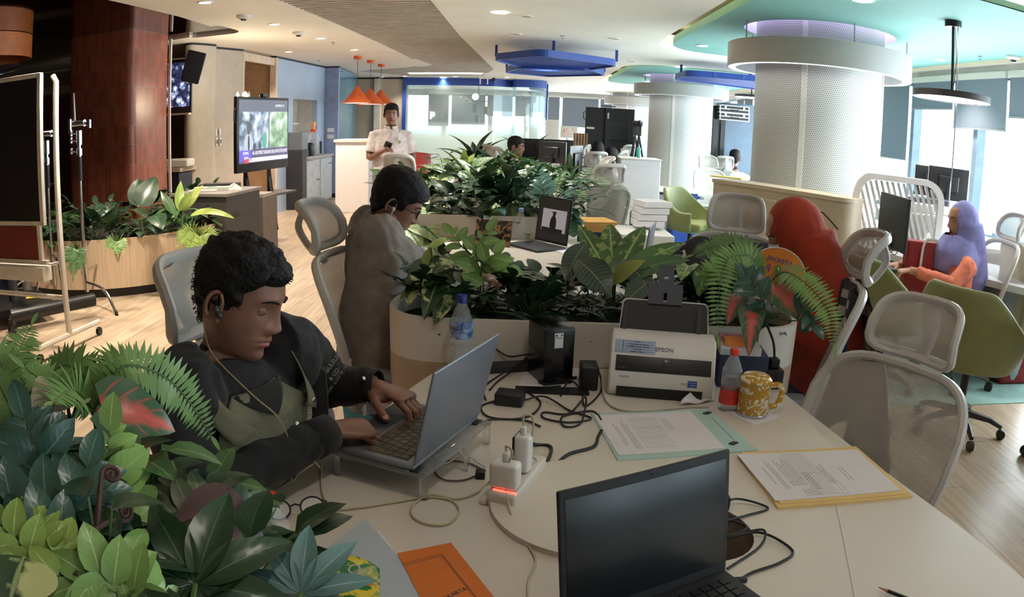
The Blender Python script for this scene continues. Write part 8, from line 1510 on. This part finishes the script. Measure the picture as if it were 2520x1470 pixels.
# ---------- second desk and beyond ----------
def laptop(lab, P, h, lean, W_=.34, Hh=.23, face=None, open_=True, shell=SILV, base=True):
    h = V(h).normalized(); up = V(lean).normalized(); n = h.cross(up); o = thing('laptop', lab, 'laptop', tuple(P)); L, M3 = fr(P, h, up); plate(MB(), L, M3, 0, W_, .006, Hh, -.004, .004, .003).build('lid', shell, o); return o, L, M3
P = onz(1316, 596, TZ)+UPV*.012; o, L, M3 = laptop('open dark laptop playing a black and white video of a person in a hat', P, (.61, -.79, 0), (.10, .06, .97), .30, .285, shell=BLACK)
plate(MB(), L, M3, .008, .292, .02, .275, .004, .0048, .0002).build('screen', emis('video dark', '1a1513', .6), o, smooth=False); plate(MB(), L, M3, .05, .27, .075, .21, .0048, .0055, .0002).build('screen_picture', emis('video grey', '8d8688', .55), o, smooth=False)
m = MB(); m.ell(L(.155, .12, .006), (.030, .055, .001), rot=M3); m.ell(L(.158, .182, .006), (.013, .017, .001), rot=M3); m.ell(L(.158, .192, .0065), (.026, .004, .001), rot=M3); m.box(L(.15, .085, .006), (.19, .022, .001), rot=M3); m.build('screen_figure', emis('video black', '0d0a0a', .3), o); MB().rbox(P+V((-.0, -.20, -.004)), (.30, .22, .014), .004, rot=atan2(-.79, .61)).build('base', DARK, o)
bottle('clear water bottle with a light blue cap beside the playing laptop', tuple(onz(1280, 600, TZ)), .22, .034, mat('light blue cap', '7f9fd0', .4), .0, band=(.46, .68))
for px, py, w, d, a, lab in ((1420, 622, .21, .30, .4, 'white sheets on the second desk right of the playing laptop'), (1150, 605, .3, .22, .1, 'white sheets on the second desk left of the water bottle')): p = onz(px, py, TZ); o = thing('paper_sheet', lab, 'paper', tuple(p)); bx(o, 'sheet', PAPER, p+UPV*.002, (w, d, .003), a)
p = onz(1207, 605, TZ); o = thing('book', 'dark illustrated book leaning on the second desk', 'book', (p.x, p.y, TZ)); L, M3 = fr(V((p.x-.1, p.y, TZ)), (.95, -.2, 0), (.0, .35, .94)); plate(MB(), L, M3, 0, .22, 0, .16, -.008, .008, .002).build('cover', swirl('dark picture cover', '1a1614', '2a201a', '8a6a40'), o)
p = hr_(1590, 575, 3.7); o, L, M3 = laptop('grey laptop lid seen edge on left of the grey jacket', V((p.x-.03, p.y-.1, TZ+.01)), (.28, .96, 0), (.12, 0, 1), .33, .24); MB().rbox(V((p.x-.16, p.y+.07, TZ+.008)), (.24, .33, .016), .004, rot=-.28).build('base', SILV, o)
# boxes of white paper right of chair F, kraft envelopes
for i in range(4): p = hr_(1580, 500, 5.6); o = thing('paper_ream', 'white paper packs stacked right of the pale chair', 'paper ream', (p.x, p.y, TZ+.05*i), 0, 'white packs beside the pale chair'); bx(o, 'ream', PAPER, (p.x+.05+.01*i, p.y, TZ+.05*i+.024), (.23, .22, .046), .08*i, .003)
p = hr_(1580, 560, 5.5); o = thing('drawer_unit', 'white drawer unit with a tan side right of the pale chair', 'cabinet', (p.x, p.y, 0)); bx(o, 'drawer_body', PLAST, (p.x, p.y, .36), (.40, .5, .72), 0, .006); bx(o, 'side_panel', mat('tan side', 'a08060', .6), (p.x-.205, p.y, .36), (.01, .5, .72))
o.children[0]['label'] = 'white drawer body'
for i in range(6): p = hr_(1438, 500, 5.2); o = thing('envelope', 'kraft envelopes piled on the desk left of the pale chair', 'envelope', (p.x, p.y, TZ+.012*i), 0, 'kraft envelopes in a pile'); bx(o, 'envelope_sheet', mat('kraft paper', 'b58a45', .8), (p.x+.006*i, p.y, TZ+.012*i+.006), (.36, .26, .010), .05*i)
def monitor(lab, P, rz, w=.55, hh=.33, zc=None, back=True, tilt=0, stand=True, m_=BLACK):
    o = thing('monitor', lab, 'monitor', (P[0], P[1], TZ), rz); P = V(P); f = V((-sin(rz), cos(rz), 0)); x = V((cos(rz), sin(rz), 0)); zc = zc or P.z; L, M3 = fr(V((P.x, P.y, zc)), x, UPV+f*tilt)
    MB().rbox(L(0, 0, 0), (w, hh, .025), .004, rot=M3).build('monitor_shell', m_, o); MB().rbox(L(0, 0, .02*1), (w*.5, hh*.5, .03), .01, rot=M3).build('back_cover', m_, o)
    if stand: MB().box((P.x, P.y, (TZ+zc)/2+.0)-f*.0 if False else V((P.x, P.y, (TZ+zc)/2))-f*.03, (.04, .03, zc-TZ), rot=rz).build('stand', m_, o); MB().box((P.x, P.y, TZ+.008), (.2, .16, .012), rot=rz).build('stand_base', m_, o)
    return o
for px, py, D_, rz, w, hh, lab in ((1348, 367, 8.9, 0.05, .62, .24, 'wide black monitor seen from behind, in front of the white far cabinet'), (1318, 364, 9.8, 0.05, .55, .2, 'black monitor peeking out left behind the wide one'), (1416, 395, 8.3, 1.2, .5, .34, 'upright black monitor at the right end of the far bed'), (1360, 375, 7.4, -.5, .3, .22, 'dark screen half sunk among the far plants')):
    p = hr_(px, py, D_); monitor(lab, (p.x, p.y, p.z), rz, w, hh)
# far left part: mobile display back, tripods
p = hr_(1500, 315, 15.2); o = thing('mobile_display', 'large black mobile display seen from behind at the far window', 'display', (p.x, p.y, 0)); wD = 120/FPX*15.2; hD = 125/FPX*15.2
bx(o, 'display_back', mat('black steel back', '131416', .55, var=.05), (p.x, p.y, p.z), (wD, .09, hD*.78), 0, .01); bx(o, 'control_box', BLACK, (p.x+.15, p.y-.06, p.z-.05), (.5, .06, .4), 0, .01); bx(o, 'column', BLACK, (p.x-.05, p.y-.07, p.z-.1), (.1, .08, hD*.95)); bx(o, 'label_strip', PLAST, (p.x-.4, p.y-.05, p.z-.02), (.16, .01, .04)); bx(o, 'label_strip', PLAST, (p.x-.05, p.y-.115, p.z+.25), (.03, .01, .12)); bx(o, 'camera_shelf', BLACK, (p.x-.05, p.y, p.z+hD*.42), (.3, .15, .02)); bx(o, 'base', BLACK, (p.x, p.y, .06), (1.0, .6, .08)); MB().tube([(p.x-wD/2, p.y, p.z+.15), (p.x-wD/2-.04, p.y, p.z+.17), (p.x-wD/2-.04, p.y, p.z+.3), (p.x-wD/2, p.y, p.z+.32)], .01, 6).build('handle', BLACK, o); bx(o, 'foot_column', BLACK, (p.x, p.y, p.z/2-.2), (.5, .07, p.z-.4))
for i, (px, lab) in enumerate(((1564, 'black camera tripod beside the far display, left one of two'), (1574, 'black camera tripod beside the far display, right one of two'))):
    p = hr_(px, 305, 12.9-.8*i); o = thing('tripod', lab, 'tripod', (p.x, p.y, 0)); MB().ell(p, (.06, .06, .06)).box(p-V((0, 0, .12)), (.06, .06, .16)).build('tripod_head', BLACK, o)
    for a in (0, 2.1, 4.2): MB().tube([p-V((0, 0, .2)), (p.x+.3*cos(a), p.y+.3*sin(a), 0)], .018, 6).build('leg', BLACK, o)
# far white cabinet, picture, air purifier, flask, curtain cloth
p = hr_(1330, 375, 17.2); q = hr_(1392, 375, 17.2); o = thing('low_cabinet', 'long cream cabinet under the far windows', 'cabinet', (q.x, q.y, 0)); bx(o, 'cabinet_body', PLN, (q.x-.1, q.y, .46), (2.2, .5, .92), 0, .01); bx(o, 'cabinet_top', PLAST, (q.x-.1, q.y, .94), (2.3, .55, .04))
p = hr_(1360, 318, 17.3); o = thing('air_purifier', 'tall white appliance left of the small picture on the far cabinet', 'appliance', (p.x, p.y, .96)); bx(o, 'appliance_body', PLAST, (p.x, p.y, 1.28), (.32, .3, .64), 0, 0, .04)
p = hr_(1400, 325, 17.2); o = thing('picture', 'small white framed drawing propped on the far cabinet', 'picture', (p.x, p.y, .96)); bx(o, 'frame', PLAST, (p.x, p.y, p.z), (.40, .02, .28), 0, .003); bx(o, 'drawing', swirl('pale orange drawing', 'ece8ea', 'ece8ea', 'd99a6a'), (p.x, p.y-.012, p.z), (.28, .005, .18))
o = thing('cloth', 'brown fringed cloth hanging left of the far black display', 'cloth', tuple(hr_(1428, 352, 15.0))); c = hr_(1428, 352, 15.0); MB().grid(lambda u, v: V((c.x-.14+.28*u, c.y+.03*sin(u*30), c.z+.2-.42*v)), 26, 4).build('cloth_sheet', mat('brown cloth', '9a8268', .8), o, sol=.01)
p = hr_(1572, 362, 9.12); o = thing('flask', 'small teal flask on the white counter', 'flask', (p.x, p.y, 1.12)); bx(o, 'flask_body', mat('teal flask', '4fa39a', .4), (p.x, p.y, 1.185), (.05, .05, .13), 0, 0, .015)
p = hr_(1590, 465, 8.0); o = thing('bag', 'dark grey bag on the floor before the white counter', 'bag', (p.x, p.y, .0)); bx(o, 'bag_body', DARK, (p.x+.02, p.y, .48), (.34, .25, .22), 0, 0, .04); bx(o, 'stool', BLACK, (p.x+.02, p.y, .18), (.3, .24, .36))
# flight cases on the tall grey case
p = hr_(1806, 350, 11.2); o = thing('equipment_case', 'tall blue grey case with a black frame left of the near pillar', 'case', (p.x, p.y, 0)); bx(o, 'case_body', mat('blue grey case', '66788c', .5), (p.x+.05, p.y, .98), (.58, .5, 1.96), 0, .01); m = MB()
for dx in (-.26, -.38): m.box((p.x+dx, p.y-.24, .95), (.07, .06, 1.9))
m.build('black_frame', BLACK, o, smooth=False); bx(o, 'grey_strip', GREY, (p.x-.32, p.y-.2, 1.2), (.05, .03, .9))
AL = mat('aluminium edge', 'c3c6ca', .3, .8, var=0)
for k, lab in enumerate(('lower of the two black aluminium edged cases on the tall grey case', 'upper of the two black aluminium edged cases on the tall grey case')):
    q = hr_(1800, 288-18*k, 10.9); o = thing('flight_case', lab, 'case', (q.x, q.y, q.z-.05)); bx(o, 'case_shell', BLACK, (q.x, q.y, q.z), (.44, .32, .10)); m = MB()
    for dz in (-.05, -.0, .05): m.box((q.x, q.y-.16, q.z+dz), (.46, .012, .012)); m.box((q.x-.22, q.y, q.z+dz), (.012, .33, .012))
    for dx in (-.22, .22): m.box((q.x+dx, q.y-.16, q.z), (.012, .012, .11))
    m.build('metal_edges', AL, o, smooth=False); m = MB()
    for dx in (-.14, .14): MB().box((q.x+dx, q.y-.17, q.z+.02), (.03, .012, .035)).build('latch', AL, o, smooth=False)
    MB().tube([(q.x-.05, q.y-.165, q.z), (q.x-.05, q.y-.19, q.z-.01), (q.x+.05, q.y-.19, q.z-.01), (q.x+.05, q.y-.165, q.z)], .006, 6).build('handle', BLACK, o)
o = thing('desk_unit', 'royal blue desk end with grey drawers right of the middle pillar', 'desk', tuple(flr(1690, 520))); p = hr_(1680, 455, 9.6); bx(o, 'blue_panel', BLUE, (p.x, p.y, .35), (.3, .5, .70)); bx(o, 'tabletop', PLAST, (p.x+.0, p.y, .72), (.7, .6, .03)); bx(o, 'drawers', GREY, (p.x-.42, p.y+.1, .33), (.42, .5, .66), 0, .005)
for i, (px, c, lab) in enumerate(((1800, 'd9c35a', 'yellow folder lying on the long beige cabinet'), (1890, '4a4a66', 'fan of dark leaflets on the long beige cabinet'), (2040, 'c9c6c0', 'white sheet at the rounded end of the beige cabinet'))): p = onz(px, 440+(px-1800)*.16, 1.03); o = thing('folder' if i == 0 else 'leaflet', lab, 'paper', tuple(p)); bx(o, 'sheets', mat('sheet '+c, c, .7), p+V((0, .12, .006)), (.34, .2, .01), -.6+.2*i)
# ---------- reception desk things ----------
mx_, D5 = hr_(2198, 545, 4.75), 4.75; o = thing('monitor', 'tall dark monitor seen from behind on the reception desk', 'monitor', (mx_.x, mx_.y, TZ)); X_ = V((-.15, -.99, 0)); L, M3 = fr(mx_, X_, UPV); MB().rbox(L(0, 0, 0), (.52, .33, .02), .006, rot=M3).build('monitor_shell', mat('charcoal shell', '2f3338', .5), o); P1 = hr_(2205, 600, 4.7); m = MB(); m.tube([L(0, -.05, -.02), V((mx_.x-.10, mx_.y-.02, TZ+.03))], .022, 10); m.build('stand', GREY, o); MB().box(V((mx_.x-.08, mx_.y, TZ+.008)), (.22, .18, .014)).build('stand_base', DARK, o)
for k, (px, py, D_, rz, lab) in enumerate(((2333, 453, 6.6, -1.15, 'black monitor by the bright window behind the woman in lilac'), (2296, 447, 7.2, -1.1, 'second black monitor just behind the window monitor'))): p = hr_(px, py, D_); monitor(lab, (p.x, p.y, p.z), -.35, .38, .28)
o = desk('white desk at the bright window behind the woman in lilac', [(3.35, 5.7), (4.55, 5.35), (4.62, 6.9), (3.6, 7.1)], th=.04, legs=[(3.6, 6.0, .05, .6), (4.45, 6.2, .05, .6)])
p = hr_(2285, 540, 6.1); o = thing('printer', 'white office printer behind the woman in lilac', 'printer', (p.x, p.y, 0)); bx(o, 'printer_body', mat('printer white', 'd8d4d2', .45), (p.x, p.y, .52), (.62, .5, 1.04), -.35, 0, .02); bx(o, 'scan_lid', PLAST, (p.x, p.y, 1.075), (.6, .46, .07), -.35, 0, .01); bx(o, 'paper_tray', PLAST, (p.x+.3, p.y-.2, .95), (.3, .3, .02), -.35); o = thing('binder', 'black and white folders lying on the white printer', 'folder', (p.x, p.y, 1.11)); bx(o, 'folder_sheets', mat('dark folder', '4a4a58', .5), (p.x-.03, p.y, 1.13), (.36, .26, .035), -.5)
p = hr_(2280, 585, 4.95); o = thing('tote_bag', 'red tote bag with white straps behind the reception desk', 'bag', (p.x, p.y, 0)); bx(o, 'bag_body', mat('crimson bag', '8f1f26', .6), (p.x, p.y, .76), (.28, .1, .34), -.2, 0, .01); MB().tube(spline([(p.x-.06, p.y-.06, .74), (p.x-.05, p.y-.06, .92), (p.x+.01, p.y-.065, .95), (p.x+.06, p.y-.06, .92), (p.x+.07, p.y-.06, .74)], 5), .010, 8, flat=.4).build('strap', PLAST, o)
o = thing('stool', 'white low box under the red tote bag', 'box', (p.x, p.y, 0)); bx(o, 'box_body', PLAST, (p.x, p.y, .295), (.4, .3, .59))
p = onz(2280, 640, TZ); o = thing('tissue_pack', 'pale blue striped tissue pack on the reception desk', 'tissue pack', tuple(p)); m = MB()
for k in range(5): m.rbox(p+V((0, .02, .014+.024*k)), (.22, .11, .022), .007, rot=-.5)
m.build('pack', swirl('blue white pack', 'cfe0e2', '9fc4cc', 'e8f0f0'), o); MB().lathe([(.05, .12), (.03, .15), (.012, .19), (0, .20)], tuple(p+V((.0, .02, 0))), 5).build('tissue', PAPER, o)
p = onz(2352, 662, TZ); L, M3 = fr(p, (.93, -.36, 0), (.0, .3, .95)); o = thing('desk_calendar', 'spiral desk calendar with a printed picture of a crowd on the reception desk', 'calendar', tuple(p)); plate(MB(), L, M3, -.09, .13, 0, .15, -.002, .002, .001).build('page', PAPER, o); plate(MB(), L, M3, -.085, .125, .005, .06, .002, .003, .0002).build('picture_band', swirl('crowd print', '5a7a58', 'cfc08a', 'e8e4d8'), o); plate(MB(), L, M3, -.04, .06, .11, .145, .002, .003, .0002).build('picture_band', swirl('teal brush print', 'cfdad8', '9fc4c0', 'e8eaea'), o); m = MB()
for k in range(22): m.tube([L(-.085+.0098*k, .146, .003), L(-.085+.0098*k, .154, 0), L(-.085+.0098*k, .146, -.003)], .0012, 4)
m.build('spiral', STEEL, o); L3, M4 = fr(p, (.93, -.36, 0), (.0, -.35, .95)); plate(MB(), L, M3, -.09, .13, 0, .02, -.05, -.002, .001).build('foot', PLAST, o)
p = onz(2095, 590, TZ); L, M3 = fr(p, (.9, -.4, 0), (0, .2, 1)); o = thing('sign_holder', 'white card holder with a notch at the left end of the reception desk', 'holder', tuple(p)); mm = MB(); mm.m = MX.Translation(L(0, 0, 0)) @ M3.to_4x4(); mm.prism([(-.08, 0), (.12, 0), (.11, .15), (.06, .15), (.055, .13), (.04, .12), (.025, .13), (.02, .15), (-.09, .15)], -.01, .01); mm.build('card', PAPER, o, bev=.002)
for k in range(4):
    a = onz(2075+18*k, 598+8*k, TZ+.006); b = onz(2170+10*k, 612+5*k, TZ+.01); cable('tangled dark cables at the foot of the reception monitor', [a, a.lerp(b, .3)+V((.03*sin(k*2), .05*cos(k), .02)), a.lerp(b, .6)+V((-.03, .04*sin(k), .05+.02*k)), b, b+V((.05, .0, .09))], .003, BK)['group'] = 'tangled cables of the reception monitor'
o = thing('keyboard', 'dark keyboard edge with a red mat below the reception monitor', 'keyboard', tuple(onz(2250, 625, TZ))); p = onz(2235, 622, TZ); bx(o, 'keyboard_body', DARK, p+UPV*.012, (.12, .4, .02), .75, .004); bx(o, 'mat', mat('red mat', 'a02a24', .7), p+UPV*.002+V((-.06, .05, 0)), (.1, .3, .003), .75)
bottle('small water bottle behind the reception monitor', tuple(onz(2240, 612, TZ)), .2, .03, RCAP, .5)
# rod in front of the window, cloths over chairs
p = hr_(2341, 440, 5.9); o = thing('steel_rod', 'thin steel rod from floor to ceiling in front of the bright window', 'rod', (p.x, p.y, 0)); MB().tube([(p.x, p.y, 0), (p.x, p.y, CEIL)], .006, 6).build('rod', STEEL, o)
def drape(lab, name, part, m_, root, fn, nu=30, nv=30, sol=.004, cat='cloth'): o = thing(name, lab, cat, tuple(root)); MB().grid(fn, nu, nv).build(part, m_, o, sol=sol, ang=70); return o
def chair_frame(c): rz = c.rotation_euler.z; f = V((-sin(rz), cos(rz), 0)); r = V((cos(rz), sin(rz), 0)); b = V(c.location); return lambda x, y, z: b+r*x+f*y+UPV*z
# grey jacket on chair E
Q = chair_frame(chE); JG = mat('dark grey jacket cotton', '3f4044', .9, var=.12, bump=.3, bscale=200, sheen=.2)
def jk(u, v):  # over both sides of the back; open in front
    a = (u-.5)*2; x = a*.30*(1+.10*v); g = abs(a); y0 = -.30-.02*v; front = y0+.085+.02*sin(v*9+a*7)+.03*v; top = .97-.10*g**2
    return Q(x*(1 if g > .0 else 1), front, top-.46*v+.01*sin(a*14+v*5))
o = thing('jacket', 'dark grey jacket hung over the back of the mesh chair', 'jacket', tuple(Q(0, -.3, .5)))
for sg in (-1, 1):
    MB().grid(lambda u, v: Q(sg*(.055+.255*u+.04*v+.05*v*(1-u)), -.245-.05*(u-.3)+.022*sin(u*17+v*6)*v+.03*sin(u*pi), .985-.085*u**2-.50*v-.01*sin(u*9)), 16, 20).build('jacket_front', JG, o, sol=.006); MB().grid(lambda u, v: Q(sg*(.05+.11*u+.02*v), -.225+.02*sin(v*pi), 1.0-.08*u-.11*v*(1-.4*u)), 8, 6).build('collar', JG, o, sol=.006)
    MB().tube(spline([Q(sg*.27, -.27, .89), Q(sg*.33, -.25, .75), Q(sg*.34, -.22, .58), Q(sg*.32, -.22, .45)], 5), [.05]*5+[.055]*6+[.045]*5, 12, flat=.7).build('sleeve', JG, o)
MB().grid(lambda u, v: Q((2*u-1)*.31, -.395-.02*v+.012*sin(u*25), .95-.07*(2*u-1)**2-.52*v), 24, 14).build('jacket_back', JG, o, sol=.006)
# checked shawl on chair D
t = NT('checked shawl wool'); tc = t.n('TexCoord'); sx = t.n('SeparateXYZ'); t.l(tc.outputs['UV'], sx.inputs[0])
def strp(o_, n, w, off=0): m_ = t.n('Math', operation='MULTIPLY_ADD'); t.l(o_, m_.inputs[0]); m_.inputs[1].default_value = n; m_.inputs[2].default_value = off; f = t.n('Math', operation='FRACT'); t.l(m_.outputs[0], f.inputs[0]); g = t.n('Math', operation='LESS_THAN'); t.l(f.outputs[0], g.inputs[0]); g.inputs[1].default_value = w; return g.outputs[0]
def mxc(f, a, b): m_ = t.n('MixRGB'); t.l(f, m_.inputs[0]); (t.l(a, m_.inputs[1]) if not isinstance(a, tuple) else setattr(m_.inputs[1], 'default_value', c4(a))); m_.inputs[2].default_value = c4(b); return m_.outputs[0]
c1 = mxc(strp(sx.outputs[1], 6, .5), srgb('b0a8a0'), srgb('3c3c44')); c2 = mxc(strp(sx.outputs[0], 5, .28), c1, srgb('2a2a32')); c3_ = mxc(strp(sx.outputs[0], 5, .05, .5), c2, srgb('6a3038')); t.l(c3_, t.b.inputs['Base Color']); t.set(Roughness=.9); SHW = t.m
Q = chair_frame(chD); o = thing('shawl', 'checked grey and white shawl over the chair of the woman in red', 'shawl', tuple(Q(0, -.35, .5)))
MB().grid(lambda u, v: Q((2*u-1)*(.13+.20*v**.6), -.355-.10*sin(pi*v*.7)-.05*v+.03*sin(u*22+v*3)*v, 1.0-.80*v-.05*(2*u-1)**2), 34, 26).build('shawl_cloth', SHW, o, sol=.006); MB().grid(lambda u, v: Q((2*u-1)*(.13+.13*v), -.30+.05*v+.02*sin(u*18), 1.0-.35*v-.03*(2*u-1)**2), 24, 12).build('shawl_fold', SHW, o, sol=.006)
Q = chair_frame(c_lil); o = drape('beige cloth hanging over the chair of the woman in lilac', 'cloth', 'cloth_sheet', mat('beige cloth', 'cdbfa6', .9, var=.05), Q(0, -.35, .5), lambda u, v: Q((2*u-1)*(.2+.06*v), -.40-.04*sin(pi*v)-.02*v+.015*sin(u*20)*v, 1.0-.6*v-.06*(2*u-1)**2))
# red chair pair in the far left, red bag right
p = hr_(1012, 368, 12.5); o = thing('red_chair', 'red shell chair behind the standing man in white', 'chair', (p.x, p.y, 0)); MB().grid(lambda u, v: V((p.x+.1+(2*u-1)*.22, p.y+.12*(2*u-1)**2, .45+.5*v-.03*(2*u-1)**2)), 8, 8).build('shell', mat('red plastic', 'b5403c', .5), o, sol=.02); bx(o, 'seat', mat('red plastic', 'b5403c'), (p.x+.1, p.y-.15, .45), (.42, .4, .03)); m = MB()
for a, b in ((-.1, -.3), (.3, -.3), (-.1, .02), (.3, .02)): MB().tube([(p.x+a, p.y+b, .44), (p.x+a, p.y+b, 0)], .012, 6).build('leg', DARK, o)
p = hr_(2510, 695, 5.4); o = thing('bag', 'red bag on the floor at the right border behind the reception desk', 'bag', (p.x+.05, p.y, 0)); bx(o, 'bag_body', MATS['crimson bag'], (p.x+.05, p.y, .34), (.3, .2, .68), 0, 0, .03)
# pendant cluster in the meeting room
p = hr_(1178, 215, 20.5); o = thing('pendant_cluster', 'three black spot pendants inside the glass meeting room', 'lamp', (p.x, p.y, 2.1)); m = MB(); m.tube([(p.x, p.y, 2.1), (p.x, p.y, CEIL)], .01, 6); m.box((p.x, p.y, 2.08), (.7, .02, .02))
for dx, dz in ((-.08, 0), (-.02, -.3), (.22, -.05)): q = (p.x+dx, p.y, 1.98+dz); MB().tube([q, (q[0], q[1], q[2]-.22)], .07, 12).build('pendant', DARK, o); m.tube([q, (q[0], q[1], 2.08)], .006, 5)
m.build('arm', DARK, o); MB().ell((p.x-.08, p.y-.02, 2.2), (.09, .09, .09)).build('bulb', emis('bulb glow', 'ffffff', 12), o)
